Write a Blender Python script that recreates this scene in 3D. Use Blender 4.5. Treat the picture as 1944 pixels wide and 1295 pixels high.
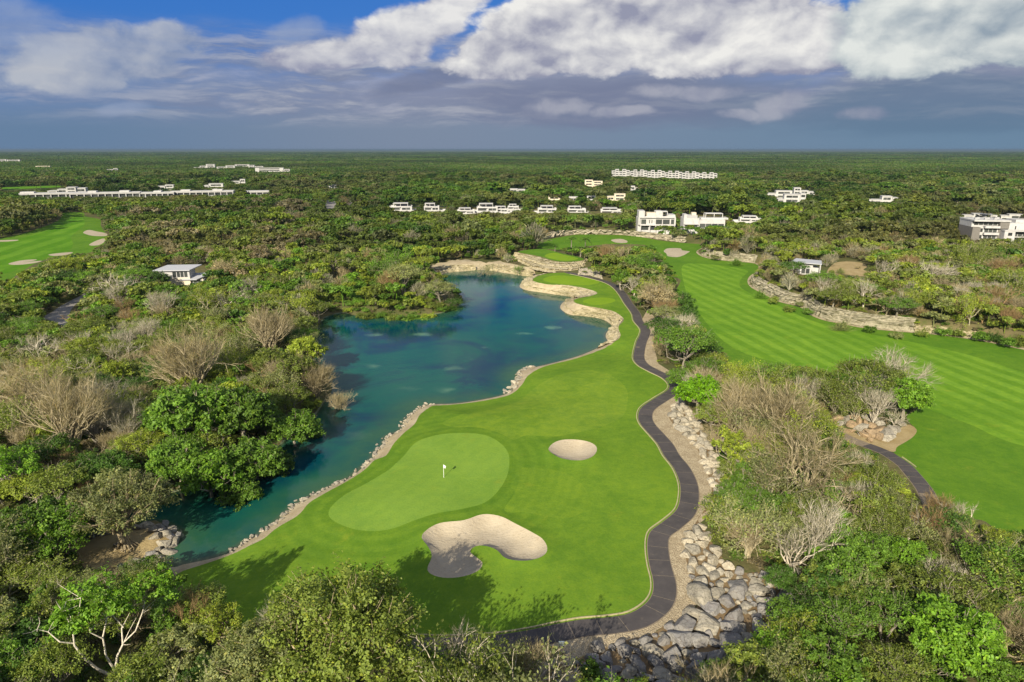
import bpy, math, random
import numpy as np
from mathutils import Vector, Matrix
from mathutils.geometry import delaunay_2d_cdt

R = math.radians
scene = bpy.context.scene
C = scene.collection
for _o in list(bpy.data.objects):
    bpy.data.objects.remove(_o)

# ------------------------------------------------------------------ camera
H = 51.0                      # the drone hovers 51 m above the green
PITCH = R(15.69)
FPX = 1296.0                  # focal length in pixels of the 1944 px wide photograph
cam_d = bpy.data.cameras.new('camera')
cam_d.sensor_width = 36.0
cam_d.lens = 24.0
cam_d.clip_start = 1.0
cam_d.clip_end = 90000.0
cam = bpy.data.objects.new('camera', cam_d)
cam.location = (0, 0, H)
cam.rotation_euler = (math.pi / 2 - PITCH, 0, 0)
C.objects.link(cam)
scene.camera = cam

# ------------------------------------------------------------------ exposure, sampling
EXPO = 1.0
scene.view_settings.view_transform = 'Standard'
scene.view_settings.look = 'None'
scene.view_settings.gamma = 1.0
scene.view_settings.use_curve_mapping = False
scene.view_settings.exposure = EXPO
cy = scene.cycles
cy.use_denoising = True
cy.max_bounces = 7
cy.diffuse_bounces = 3
cy.glossy_bounces = 3
cy.transmission_bounces = 4
cy.transparent_max_bounces = 8
cy.volume_bounces = 0
cy.caustics_reflective = False
cy.caustics_refractive = False
cy.sample_clamp_indirect = 6.0

# ------------------------------------------------------------------ sun
SUN_EL = R(27.0)
SHADOW_AZ = R(20.0)           # shadows run away from the camera, a little to the right
sun_d = bpy.data.lights.new('sun', 'SUN')
sun_d.energy = 4.2
sun_d.angle = R(0.53)
sun_d.color = (1.0, 0.90, 0.72)
sun = bpy.data.objects.new('sun', sun_d)
C.objects.link(sun)
sun_dir = Vector((math.sin(SHADOW_AZ) * math.cos(SUN_EL), math.cos(SHADOW_AZ) * math.cos(SUN_EL), -math.sin(SUN_EL)))
sun.rotation_euler = sun_dir.to_track_quat('-Z', 'Y').to_euler()
sun.location = (-80, -200, 140)


# ------------------------------------------------------------------ node helper
class NT:
    """Small helper to write node graphs as expressions."""

    def __init__(self, tree):
        self.t = tree

    def n(self, kind, **kw):
        nd = self.t.nodes.new(kind)
        for k, v in kw.items():
            setattr(nd, k, v)
        return nd

    def put(self, sock, v):
        if isinstance(v, bpy.types.NodeSocket):
            self.t.links.new(v, sock)
        elif v is not None:
            if isinstance(v, (tuple, list)) and sock.type == 'RGBA' and len(v) == 3:
                v = (*v, 1.0)
            sock.default_value = v

    def m(self, op, a, b=None, c=None, clamp=False):
        nd = self.n('ShaderNodeMath', operation=op, use_clamp=clamp)
        self.put(nd.inputs[0], a)
        if b is not None:
            self.put(nd.inputs[1], b)
        if c is not None:
            self.put(nd.inputs[2], c)
        return nd.outputs[0]

    def vm(self, op, a, b=None):
        nd = self.n('ShaderNodeVectorMath', operation=op)
        self.put(nd.inputs[0], a)
        if b is not None:
            self.put(nd.inputs[3 if op == 'SCALE' else 1], b)
        return nd.outputs['Value' if op in ('DOT_PRODUCT', 'LENGTH', 'DISTANCE') else 'Vector']

    def mr(self, v, a, b, c=0.0, d=1.0, smooth=True):
        nd = self.n('ShaderNodeMapRange', interpolation_type='SMOOTHSTEP' if smooth else 'LINEAR')
        nd.clamp = True
        for i, x in enumerate((v, a, b, c, d)):
            self.put(nd.inputs[i], x)
        return nd.outputs[0]

    def mix(self, f, a, b, blend='MIX'):
        nd = self.n('ShaderNodeMix', data_type='RGBA', blend_type=blend)
        nd.clamp_factor = True
        self.put(nd.inputs[0], f)
        self.put(nd.inputs[6], a)
        self.put(nd.inputs[7], b)
        return nd.outputs[2]

    def noise(self, vec, scale, detail=3.0, rough=0.55, dist=0.0, out=0):
        nd = self.n('ShaderNodeTexNoise')
        nd.noise_dimensions = '3D'
        self.put(nd.inputs['Vector'], vec)
        self.put(nd.inputs['Scale'], scale)
        nd.inputs['Detail'].default_value = detail
        nd.inputs['Roughness'].default_value = rough
        nd.inputs['Distortion'].default_value = dist
        return nd.outputs[out]

    def voro(self, vec, scale, feature='F1', out='Distance'):
        nd = self.n('ShaderNodeTexVoronoi', feature=feature)
        self.put(nd.inputs['Vector'], vec)
        nd.inputs['Scale'].default_value = scale
        return nd.outputs[out]

    def xyz(self, x, y, z):
        nd = self.n('ShaderNodeCombineXYZ')
        for i, v in enumerate((x, y, z)):
            self.put(nd.inputs[i], v)
        return nd.outputs[0]

    def sep(self, v):
        nd = self.n('ShaderNodeSeparateXYZ')
        self.put(nd.inputs[0], v)
        return nd.outputs

    def attr(self, name, kind='GEOMETRY', out='Fac'):
        nd = self.n('ShaderNodeAttribute', attribute_type=kind, attribute_name=name)
        return nd.outputs[out]


# ------------------------------------------------------------------ sky: blue air, grey rain veil, cumulus bank
world = bpy.data.worlds.new('World')
scene.world = world
world.use_nodes = True
wt = world.node_tree
wt.nodes.clear()
W = NT(wt)
SKY_STRENGTH = 0.12
GAIN = SKY_STRENGTH * 2 ** EXPO      # display value of a colour of 1 in the sky graph


def sky_graph():
    sky = W.n('ShaderNodeTexSky', sky_type='NISHITA')
    sky.sun_disc = False
    sky.sun_elevation = SUN_EL
    sky.sun_rotation = math.pi + SHADOW_AZ
    sky.altitude = 60
    sky.air_density = 1.0
    sky.dust_density = 0.3
    sky.ozone_density = 4.0

    def c(r, g, b):
        return (r / GAIN, g / GAIN, b / GAIN, 1.0)

    d = W.n('ShaderNodeTexCoord').outputs['Generated']
    x, y, z = W.sep(d)
    deg = 180 / math.pi
    u = W.m('MULTIPLY', W.m('ARCTAN2', x, y), deg)
    v = W.m('MULTIPLY', W.m('ARCSINE', z), deg)
    # big soft warp, then coordinates in which a cloud is wider than high
    p0 = W.xyz(W.m('MULTIPLY', u, 0.10), W.m('MULTIPLY', v, 0.20), 0.0)
    warp = W.noise(p0, 1.3, 4, 0.55, out=1)
    wx, wy, _ = W.sep(warp)
    uu = W.m('ADD', u, W.m('MULTIPLY', W.m('SUBTRACT', wx, 0.5), 3.2))
    vv = W.m('ADD', v, W.m('MULTIPLY', W.m('SUBTRACT', wy, 0.5), 1.5))
    pc = W.xyz(W.m('MULTIPLY', uu, 0.15), W.m('MULTIPLY', vv, 0.23), 3.7)
    def puff(vec, scale, detail):
        # billowing field: rounded cells heaped on cells
        vo = W.n('ShaderNodeTexVoronoi', feature='F1', voronoi_dimensions='2D')
        W.put(vo.inputs['Vector'], vec)
        vo.inputs['Scale'].default_value = scale
        vo.inputs['Detail'].default_value = detail
        vo.inputs['Roughness'].default_value = 0.55
        vo.inputs['Lacunarity'].default_value = 2.1
        vo.normalize = True
        return W.m('SUBTRACT', 1.0, vo.outputs['Distance'])

    def heap(vec, dt):
        return W.m('ADD', W.m('MULTIPLY', W.noise(vec, 1.5, dt, 0.58), 0.55), W.m('MULTIPLY', W.m('SUBTRACT', puff(vec, 1.7, 4.0), 0.22), 0.62))

    n1 = heap(pc, 8)
    # the same cloud field a step towards the sun (up and left), for its lit and its turned-away sides
    pc2 = W.xyz(W.m('MULTIPLY', W.m('ADD', uu, -0.40), 0.15), W.m('MULTIPLY', W.m('ADD', vv, 0.50), 0.23), 3.7)
    n2 = heap(pc2, 6)
    b1 = W.noise(pc, 0.75, 3, 0.5)
    b2 = W.noise(W.vm('ADD', pc, (-0.16, 0.34, 0.0)), 0.75, 3, 0.5)
    pf = W.xyz(W.m('MULTIPLY', u, 0.05), W.m('MULTIPLY', v, 0.16), 9.1)
    nf = W.noise(pf, 1.4, 5, 0.6)

    def px(x_, y_):            # photograph pixel -> azimuth, elevation in degrees
        a = math.atan((x_ - 972) / FPX)
        dv = Vector((math.tan(a), math.cos(PITCH) + (647.5 - y_) / FPX * math.sin(PITCH),
                     -math.sin(PITCH) + (647.5 - y_) / FPX * math.cos(PITCH))).normalized()
        return math.degrees(math.atan2(dv.x, dv.y)), math.degrees(math.asin(dv.z))

    def blob(cx, cy, a, b, rot=0.0):
        cu, cv = px(cx, cy)
        k = 36.9 / 972
        a, b = a * k, b * k * 1.05
        du, dv = W.m('SUBTRACT', uu, cu), W.m('SUBTRACT', vv, cv)
        cr, sr = math.cos(R(rot)), math.sin(R(rot))
        e1 = W.m('DIVIDE', W.m('ADD', W.m('MULTIPLY', du, cr), W.m('MULTIPLY', dv, sr)), a)
        e2 = W.m('DIVIDE', W.m('SUBTRACT', W.m('MULTIPLY', dv, cr), W.m('MULTIPLY', du, sr)), b)
        return W.m('SUBTRACT', 1.0, W.m('ADD', W.m('MULTIPLY', e1, e1), W.m('MULTIPLY', e2, e2)))

    def union(items):
        r = items[0]
        for i in items[1:]:
            r = W.m('MAXIMUM', r, i)
        return r

    blue = W.mix(0.92, sky.outputs[0], c(0.0, 0.115, 0.48), 'MIX')
    # grey-blue veil of distant rain, thinning upwards
    top = W.m('ADD', 7.2, W.m('MULTIPLY', W.m('SUBTRACT', nf, 0.5), 6.0))
    veil_a = W.mr(W.m('SUBTRACT', v, top), -3.0, 2.6, 1.0, 0.0)
    veil_low = W.mix(W.mr(u, -10, 36), W.mix(W.mr(u, -36, -6), c(0.135, 0.222, 0.355), c(0.205, 0.262, 0.365)), c(0.150, 0.245, 0.358))
    veil_mid = W.mix(W.mr(u, -34, -6), c(0.16, 0.25, 0.45), c(0.235, 0.268, 0.385))
    veil_c = W.mix(W.mr(v, 1.2, 4.2), veil_low, veil_mid)
    pv = W.xyz(W.m('MULTIPLY', uu, 0.09), W.m('MULTIPLY', vv, 0.42), 5.0)
    nv = W.noise(pv, 1.6, 7, 0.6)
    wisp = W.m('MULTIPLY', W.mr(nv, 0.50, 0.74), W.m('MULTIPLY', W.mr(v, 1.4, 3.2), 0.8))
    veil_c = W.mix(wisp, veil_c, c(0.42, 0.44, 0.54))
    col = W.mix(veil_a, blue, veil_c)
    # layered grey strato-cumulus low over the horizon
    ps = W.xyz(W.m('MULTIPLY', uu, 0.055), W.m('MULTIPLY', vv, 0.40), 21.0)
    ns = W.noise(ps, 1.9, 8, 0.62)
    ns2 = W.noise(W.vm('ADD', ps, (-0.05, 0.16, 0.0)), 1.9, 6, 0.6)
    band = W.m('MULTIPLY', W.mr(v, 1.3, 3.0), W.mr(v, 7.0, 9.4, 1.0, 0.0))
    lay = W.m('MULTIPLY', W.mr(ns, 0.40, 0.62), band)
    lay_s = W.mr(W.m('ADD', 0.42, W.m('MULTIPLY', W.m('SUBTRACT', ns, ns2), 3.2)), 0.1, 0.9)
    col = W.mix(W.m('MULTIPLY', lay, W.mr(u, -36, -14, 0.35, 0.85)), col, W.mix(lay_s, c(0.200, 0.238, 0.355), c(0.41, 0.43, 0.50)))

    # dark flat undersides below the bank
    du_ = W.m('SUBTRACT', union([blob(1200, 196, 480, 62), blob(1770, 205, 360, 70), blob(820, 150, 160, 26, 14)]), 0.10)
    dark_a = W.mr(W.m('ADD', du_, W.m('MULTIPLY', W.m('SUBTRACT', nv, 0.5), 1.4)), 0.0, 0.75, 0.0, 0.66)
    col = W.mix(dark_a, col, W.mix(W.mr(u, 8, 26), c(0.165, 0.195, 0.305), c(0.115, 0.19, 0.295)))

    def cumulus(col, field, soft, gain, lit, mid, alpha=1.0, base_py=None, k=1.25):
        f = W.m('ADD', field, W.m('MULTIPLY', W.m('SUBTRACT', n1, 0.5), gain))
        if base_py is not None:
            _, bv = px(972, base_py)
            f = W.m('ADD', f, W.mr(W.m('ADD', v, W.m('MULTIPLY', W.m('SUBTRACT', n1, 0.5), 1.8)), bv - 1.3, bv + 2.0, -1.6, 0.0))
        a = W.m('MULTIPLY', W.mr(f, 0.0, soft), alpha)
        rel = W.m('ADD', 0.50, W.m('MULTIPLY', W.m('SUBTRACT', n1, n2), 1.7 * k))
        rel = W.m('ADD', rel, W.m('MULTIPLY', W.m('SUBTRACT', b1, b2), 3.0 * k))
        rel = W.m('ADD', rel, W.mr(f, 0.0, 0.9, -0.16, 0.10))
        if base_py is not None:
            rel = W.m('ADD', rel, W.mr(v, bv + 0.2, bv + 2.6, -0.30, 0.08))
        s = W.mr(rel, -0.10, 1.05, 0.0, 1.0, False)
        return W.mix(a, col, W.mix(s, mid, lit))

    # generic broken cloud that carries on round the whole sky beyond the view
    far = W.m('SUBTRACT', W.m('MULTIPLY', W.m('SUBTRACT', nf, 0.47), 3.2), W.mr(W.m('ABSOLUTE', u), 38, 50, 3.0, 0.0))
    far = W.m('SUBTRACT', far, W.mr(v, 2.0, 8.0, 1.0, 0.0))
    high = W.m('ADD', W.m('MULTIPLY', W.m('SUBTRACT', nf, 0.40), 3.0), W.mr(v, 11.5, 15.0, -2.6, 0.25))
    far = W.m('MAXIMUM', far, high)
    col = cumulus(col, far, 0.6, 1.6, c(0.62, 0.62, 0.62), c(0.25, 0.28, 0.38), 0.85)
    # faint clouds at the left
    col = cumulus(col, union([blob(190, 105, 185, 52, 12), blob(300, 85, 70, 42, 20), blob(150, 155, 85, 20, 2)]), 0.6, 2.0,
                  c(0.52, 0.54, 0.58), c(0.25, 0.31, 0.45), 0.80)
    col = cumulus(col, union([blob(20, 50, 90, 50, 0), blob(240, 208, 60, 18, 8), blob(560, 60, 60, 30, 20)]), 1.0, 1.6,
                  c(0.36, 0.42, 0.55), c(0.24, 0.31, 0.49), 0.55)
    # leaning cumulus left of centre
    col = cumulus(col, union([blob(620, 120, 150, 44, 8), blob(745, 78, 150, 60, 26), blob(850, 20, 110, 46, 34)]), 0.6, 2.2,
                  c(0.82, 0.81, 0.79), c(0.30, 0.32, 0.44), 0.97, 150, 1.1)
    # the big bank
    col = cumulus(col, union([blob(960, 112, 150, 58, 8), blob(1110, 70, 230, 100, 0), blob(1330, 70, 240, 105, 0), blob(1480, 95, 160, 80, 0),
                              blob(1190, 10, 240, 70, 0)]), 0.45, 2.1,
                  c(0.86, 0.85, 0.82), c(0.30, 0.315, 0.42), 1.0, 168, 1.15)
    col = cumulus(col, union([blob(1740, 70, 150, 105, 0), blob(1890, 90, 150, 90, 0), blob(1700, 130, 110, 50, 0), blob(1850, -20, 200, 70, 0)]), 0.5, 1.9,
                  c(0.76, 0.79, 0.76), c(0.30, 0.37, 0.44), 1.0, 172, 1.2)
    # ragged scraps under the bank
    col = cumulus(col, W.m('SUBTRACT', union([blob(1065, 203, 75, 20), blob(1480, 200, 70, 26, 14), blob(1245, 174, 80, 15), blob(1345, 176, 90, 18), blob(1180, 212, 70, 12), blob(1400, 215, 60, 12), blob(1640, 215, 60, 12)]), 0.15), 1.1, 2.6,
                  c(0.42, 0.43, 0.50), c(0.24, 0.265, 0.38), 0.75)
    # clouds over the whole dome end in the veil at the horizon
    col = W.mix(W.mr(v, 0.2, 1.6, 0.9, 0.0), col, veil_low)
    bg = W.n('ShaderNodeBackground')
    W.put(bg.inputs[0], col)
    bg.inputs[1].default_value = SKY_STRENGTH
    out = W.n('ShaderNodeOutputWorld')
    wt.links.new(bg.outputs[0], out.inputs[0])


sky_graph()
world.cycles.sampling_method = 'MANUAL'
world.cycles.sample_map_resolution = 512

# ================================================================== helpers
CP, SP = math.cos(PITCH), math.sin(PITCH)


def G(px, py, z=0.0):
    """Point of the photograph -> place on the level plane at height z."""
    xc, yc = (px - 972) / FPX, (647.5 - py) / FPX
    dy, dz = CP + yc * SP, -SP + yc * CP
    t = (z - H) / dz
    return (xc * t, dy * t)


def proj(x, y, z):
    """World -> photograph pixel (numpy friendly); used to check what stands in front of what."""
    dz = z - H
    depth = y * CP - dz * SP
    up = y * SP + dz * CP
    return 972 + FPX * x / depth, 647.5 - FPX * up / depth, depth


def sstep(a, b, x):
    t = np.clip((x - a) / (b - a), 0, 1)
    return t * t * (3 - 2 * t)


def spline(pts, closed=True, step=None):
    """Catmull-Rom through 2D points, resampled with a step that grows with distance."""
    P = np.array(pts, float)
    n = len(P)
    out = []
    rng = range(n) if closed else range(n - 1)
    for i in rng:
        if closed:
            a, b, c_, d = P[i - 1], P[i], P[(i + 1) % n], P[(i + 2) % n]
        else:
            a, b, c_, d = P[max(i - 1, 0)], P[i], P[i + 1], P[min(i + 2, n - 1)]
        L = np.hypot(*(c_ - b)[:2])
        st = step or max(0.6, b[1] / 160.0)
        k = max(1, int(round(L / st)))
        for j in range(k):
            t = j / k
            out.append(0.5 * ((2 * b) + (c_ - a) * t + (2 * a - 5 * b + 4 * c_ - d) * t * t + (-a + 3 * b - 3 * c_ + d) * t ** 3))
    if not closed:
        out.append(P[-1])
    return np.array(out)


def pts_px(lst, z=0.0):
    return [G(p[0], p[1], p[2] if len(p) > 2 else z) for p in lst]


def inside(P, poly):
    """Vectorised point in polygon."""
    P = np.asarray(P, float)
    poly = np.asarray(poly, float)[:, :2]
    res = np.zeros(len(P), bool)
    x, y = P[:, 0], P[:, 1]
    bb = (x >= poly[:, 0].min()) & (x <= poly[:, 0].max()) & (y >= poly[:, 1].min()) & (y <= poly[:, 1].max())
    idx = np.nonzero(bb)[0]
    if not len(idx):
        return res
    x, y = x[idx], y[idx]
    r = np.zeros(len(idx), bool)
    x1, y1 = poly[-1]
    for x2, y2 in poly:
        if y1 != y2:
            cnd = ((y1 > y) != (y2 > y)) & (x < (x2 - x1) * (y - y1) / (y2 - y1) + x1)
            r ^= cnd
        x1, y1 = x2, y2
    res[idx] = r
    return res


def dist_to(P, poly, closed=True):
    """Distance from points to a polyline, and the index of the nearest segment."""
    P = np.asarray(P, float)[:, :2]
    A = np.asarray(poly, float)[:, :2]
    B = np.roll(A, -1, 0) if closed else A[1:]
    if not closed:
        A = A[:-1]
    D = B - A
    LL = np.maximum((D * D).sum(1), 1e-9)
    best = np.full(len(P), 1e9)
    arg = np.zeros(len(P), int)
    for s in range(0, len(P), 4000):
        Q = P[s:s + 4000]
        rx = Q[:, None, 0] - A[None, :, 0]
        ry = Q[:, None, 1] - A[None, :, 1]
        t = np.clip((rx * D[:, 0] + ry * D[:, 1]) / LL, 0, 1)
        dd = (rx - t * D[:, 0]) ** 2 + (ry - t * D[:, 1]) ** 2
        k = dd.argmin(1)
        arg[s:s + 4000] = k
        best[s:s + 4000] = np.sqrt(dd[np.arange(len(Q)), k])
    return best, arg


def make_mesh(name, verts, tris=None, quads=None, mats=(), smooth=False, attrs=None, mat_idx=None):
    """Mesh from numpy arrays; attrs: {name: per-vertex float array}."""
    me = bpy.data.meshes.new(name)
    verts = np.asarray(verts, np.float32).reshape(-1, 3)
    T = np.asarray(tris, np.int32).reshape(-1, 3) if tris is not None and len(tris) else np.zeros((0, 3), np.int32)
    Q = np.asarray(quads, np.int32).reshape(-1, 4) if quads is not None and len(quads) else np.zeros((0, 4), np.int32)
    me.vertices.add(len(verts))
    me.vertices.foreach_set('co', verts.ravel())
    nl = T.size + Q.size
    me.loops.add(nl)
    me.loops.foreach_set('vertex_index', np.concatenate([T.ravel(), Q.ravel()]))
    me.polygons.add(len(T) + len(Q))
    tot = np.concatenate([np.full(len(T), 3, np.int32), np.full(len(Q), 4, np.int32)])
    start = np.concatenate([[0], np.cumsum(tot)[:-1]]).astype(np.int32) if len(tot) else tot
    me.polygons.foreach_set('loop_start', start)
    me.polygons.foreach_set('loop_total', tot)
    me.polygons.foreach_set('use_smooth', np.full(len(tot), bool(smooth)))
    if mat_idx is not None:
        me.polygons.foreach_set('material_index', np.asarray(mat_idx, np.int32))
    for k, v in (attrs or {}).items():
        v = np.asarray(v, np.float32)
        if v.ndim == 2:
            a = me.attributes.new(k, 'FLOAT_VECTOR', 'POINT')
            a.data.foreach_set('vector', v.ravel())
        else:
            a = me.attributes.new(k, 'FLOAT', 'POINT')
            a.data.foreach_set('value', v)
    for m_ in mats:
        me.materials.append(m_)
    me.update(calc_edges=True)
    me.validate()
    return me


def link(name, me, parent=None, loc=None, rotz=None):
    o = bpy.data.objects.new(name, me)
    C.objects.link(o)
    if parent is not None:
        o.parent = parent
    if loc is not None:
        o.location = loc
    if rotz is not None:
        o.rotation_euler = (0, 0, rotz)
    return o


def tag(o, label=None, cat=None, group=None, kind=None):
    if label:
        o['label'] = label
    if cat:
        o['category'] = cat
    if group:
        o['group'] = group
    if kind:
        o['kind'] = kind
    return o


def empty(name, loc, rotz=0.0, label=None, cat=None, group=None, kind=None):
    o = bpy.data.objects.new(name, None)
    o.empty_display_size = 0.5
    C.objects.link(o)
    o.location = loc
    o.rotation_euler = (0, 0, rotz)
    return tag(o, label, cat, group, kind)


class Box:
    """Collects boxes and bars into one mesh part."""

    def __init__(self):
        self.v, self.q = [], []

    def add(self, x0, x1, y0, y1, z0, z1):
        b = len(self.v)
        self.v += [(x0, y0, z0), (x1, y0, z0), (x1, y1, z0), (x0, y1, z0), (x0, y0, z1), (x1, y0, z1), (x1, y1, z1), (x0, y1, z1)]
        self.q += [(b, b + 3, b + 2, b + 1), (b + 4, b + 5, b + 6, b + 7), (b, b + 1, b + 5, b + 4), (b + 1, b + 2, b + 6, b + 5),
                   (b + 2, b + 3, b + 7, b + 6), (b + 3, b, b + 4, b + 7)]
        return self

    def hexa(self, pts):
        """eight corners: bottom ring then top ring"""
        b = len(self.v)
        self.v += [tuple(p) for p in pts]
        self.q += [(b, b + 3, b + 2, b + 1), (b + 4, b + 5, b + 6, b + 7), (b, b + 1, b + 5, b + 4), (b + 1, b + 2, b + 6, b + 5),
                   (b + 2, b + 3, b + 7, b + 6), (b + 3, b, b + 4, b + 7)]
        return self

    def build(self, name, mat, parent=None, loc=None, rotz=None):
        return link(name, make_mesh(name, self.v, None, self.q, [mat]), parent, loc, rotz)


# ================================================================== materials
MATS = {}


def material(name, fn):
    if name in MATS:
        return MATS[name]
    mt = bpy.data.materials.new(name)
    mt.use_nodes = True
    mt.node_tree.nodes.clear()
    g = NT(mt.node_tree)
    out = g.n('ShaderNodeOutputMaterial')
    sh = fn(g)
    g.t.links.new(sh, out.inputs[0])
    MATS[name] = mt
    return mt


def pbsdf(g, color, rough=0.8, spec=0.3, normal=None, metallic=0.0, **kw):
    b = g.n('ShaderNodeBsdfPrincipled')
    g.put(b.inputs['Base Color'], color)
    g.put(b.inputs['Roughness'], rough)
    g.put(b.inputs['Specular IOR Level'], spec)
    g.put(b.inputs['Metallic'], metallic)
    if normal is not None:
        g.put(b.inputs['Normal'], normal)
    for k, v in kw.items():
        g.put(b.inputs[k], v)
    return b.outputs[0]


def bump(g, h, strength=0.4, dist=0.1):
    b = g.n('ShaderNodeBump')
    b.inputs['Strength'].default_value = strength
    b.inputs['Distance'].default_value = dist
    g.put(b.inputs['Height'], h)
    return b.outputs[0]


def pos(g):
    return g.n('ShaderNodeNewGeometry').outputs['Position']


def grass_mat(name, c1, c2, stripe=None, ring=None, mottle=1.0):
    """Mown turf: two tones, mottling, mowing stripes (turf laid over by the mower) and dry flecks."""
    def f(g):
        p = pos(g)
        big = g.noise(p, 0.045, 4, 0.6)
        mid = g.noise(p, 0.35, 5, 0.65)
        fine = g.noise(p, 3.5, 3, 0.7)
        k = g.m('ADD', g.mr(big, 0.3, 0.7, 0.0, 0.55), g.mr(mid, 0.25, 0.75, 0.0, 0.45 * mottle))
        col = g.mix(k, c1, c2)
        x, y, _ = g.sep(p)
        if stripe:
            ang, width, amp = stripe
            wob = g.m('MULTIPLY', g.m('SUBTRACT', g.noise(p, 0.012, 2), 0.5), 9.0)
            q = g.m('ADD', g.m('ADD', g.m('MULTIPLY', x, math.sin(ang)), g.m('MULTIPLY', y, -math.cos(ang))), wob)
            s = g.m('SINE', g.m('MULTIPLY', q, math.pi / width))
            s = g.mr(s, -0.55, 0.55)
            s = g.m('MULTIPLY', s, g.mr(g.noise(p, 0.03, 2), 0.30, 0.6, 0.35, 1.0))
            col = g.mix(g.m('MULTIPLY', s, amp), col, g.mix(0.42, col, (0.23, 0.40, 0.05), 'MIX'))
            col = g.mix(g.m('MULTIPLY', g.m('SUBTRACT', 1.0, s), amp * 0.55), col, g.mix(1.0, col, (0.62, 0.78, 0.6), 'MULTIPLY'))
        if ring:
            at, width, amp, reach = ring
            dd = g.attr(at)
            s = g.m('SINE', g.m('MULTIPLY', dd, 2 * math.pi / width))
            s = g.m('MULTIPLY', g.mr(s, -0.7, 0.7), g.mr(dd, reach * 0.6, reach, 1.0, 0.0))
            col = g.mix(g.m('MULTIPLY', s, amp), col, g.mix(1.0, col, (0.70, 0.80, 0.7), 'MULTIPLY'))
        dry = g.mr(g.noise(p, 0.16, 6, 0.72), 0.57, 0.74, 0.0, 0.35)
        col = g.mix(dry, col, (0.24, 0.27, 0.03))
        worn = g.mr(g.noise(p, 0.075, 7, 0.78, 0.5), 0.43, 0.62, 0.0, 0.62 * mottle)
        col = g.mix(worn, col, g.mix(1.0, col, (0.68, 0.79, 0.8), 'MULTIPLY'))
        col = g.mix(g.mr(g.noise(p, 0.55, 6, 0.8), 0.40, 0.62, 0.0, 0.60 * mottle), col, g.mix(1.0, col, (1.34, 1.19, 1.0), 'MULTIPLY'))
        col = g.mix(g.mr(fine, 0.35, 0.75, 0.0, 0.34), col, g.mix(1.0, col, (0.55, 0.62, 0.5), 'MULTIPLY'))
        return pbsdf(g, col, 0.9, 0.03, bump(g, fine, 0.5, 0.06))
    return material(name, f)


def ground_mat():
    def f(g):
        p = pos(g)
        a = g.noise(p, 0.03, 6, 0.65)
        b = g.noise(p, 0.5, 6, 0.7)
        col = g.mix(g.mr(a, 0.35, 0.65), (0.075, 0.085, 0.028), (0.150, 0.125, 0.060))
        col = g.mix(g.mr(b, 0.45, 0.75), col, (0.070, 0.095, 0.024))
        col = g.mix(g.mr(g.noise(p, 1.7, 4, 0.7), 0.60, 0.72, 0.0, 0.7), col, (0.20, 0.16, 0.09))
        return pbsdf(g, col, 0.95, 0.1, bump(g, b, 0.8, 0.4))
    return material('forest_soil', f)


def far_ground_mat():
    def f(g):
        p = pos(g)
        a = g.noise(p, 0.0022, 7, 0.65)
        b = g.noise(p, 0.011, 5, 0.7)
        v = g.voro(p, 0.035)
        col = g.mix(g.mr(a, 0.35, 0.65), (0.080, 0.115, 0.026), (0.135, 0.150, 0.045))
        col = g.mix(g.mr(b, 0.42, 0.72), col, (0.062, 0.088, 0.024))
        col = g.mix(g.mr(v, 0.2, 0.8, 0.0, 0.35), col, (0.040, 0.055, 0.018))
        return pbsdf(g, col, 0.95, 0.1, bump(g, v, 0.6, 4.0))
    return material('canopy_plain', f)


def sand_mat(name, c1, c2, s=1.0):
    def f(g):
        p = pos(g)
        a = g.noise(p, 0.25 * s, 5, 0.65)
        b = g.noise(p, 2.5 * s, 4, 0.7)
        w = g.noise(g.vm('MULTIPLY', p, (1.0, 4.0, 1.0)), 0.9 * s, 3, 0.5, 0.6)
        col = g.mix(g.mr(a, 0.3, 0.7), c1, c2)
        col = g.mix(g.mr(b, 0.50, 0.75, 0.0, 0.5), col, g.mix(1.0, col, (0.66, 0.62, 0.56), 'MULTIPLY'))
        col = g.mix(g.mr(w, 0.52, 0.66, 0.0, 0.25), col, g.mix(1.0, col, (0.78, 0.76, 0.72), 'MULTIPLY'))
        h = g.m('ADD', b, g.m('MULTIPLY', w, 0.9))
        return pbsdf(g, col, 0.95, 0.1, bump(g, h, 0.6, 0.12))
    return material(name, f)


def rock_mat(name, c1, c2, c3, s=1.0, strata=False):
    """Weathered limestone: pale faces, dark lichen, rusty joints; each copy shifts a little in tone."""
    def f(g):
        p = pos(g)
        rnd = g.n('ShaderNodeObjectInfo').outputs['Random']
        a = g.noise(p, 0.7 * s, 6, 0.7)
        b = g.noise(p, 2.8 * s, 6, 0.75)
        cr = g.voro(p, 1.3 * s, 'DISTANCE_TO_EDGE')
        col = g.mix(g.mr(a, 0.35, 0.62), c1, c2)
        col = g.mix(g.m('MULTIPLY', rnd, 0.45), col, g.mix(1.0, col, (0.72, 0.70, 0.66), 'MULTIPLY'))
        col = g.mix(g.mr(b, 0.50, 0.70, 0.0, 0.75), col, c3)
        if strata:
            q = g.vm('MULTIPLY', p, (0.35, 0.35, 3.2))
            st = g.noise(q, 0.9, 5, 0.7, 0.4)
            col = g.mix(g.mr(st, 0.47, 0.60, 0.0, 0.8), col, c3)
            b = g.m('ADD', b, g.m('MULTIPLY', st, 1.2))
        else:
            col = g.mix(g.mr(cr, 0.0, 0.05, 0.55, 0.0), col, (0.09, 0.07, 0.05))
        return pbsdf(g, col, 0.9, 0.2, bump(g, b, 0.9, 0.16))
    return material(name, f)


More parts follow.
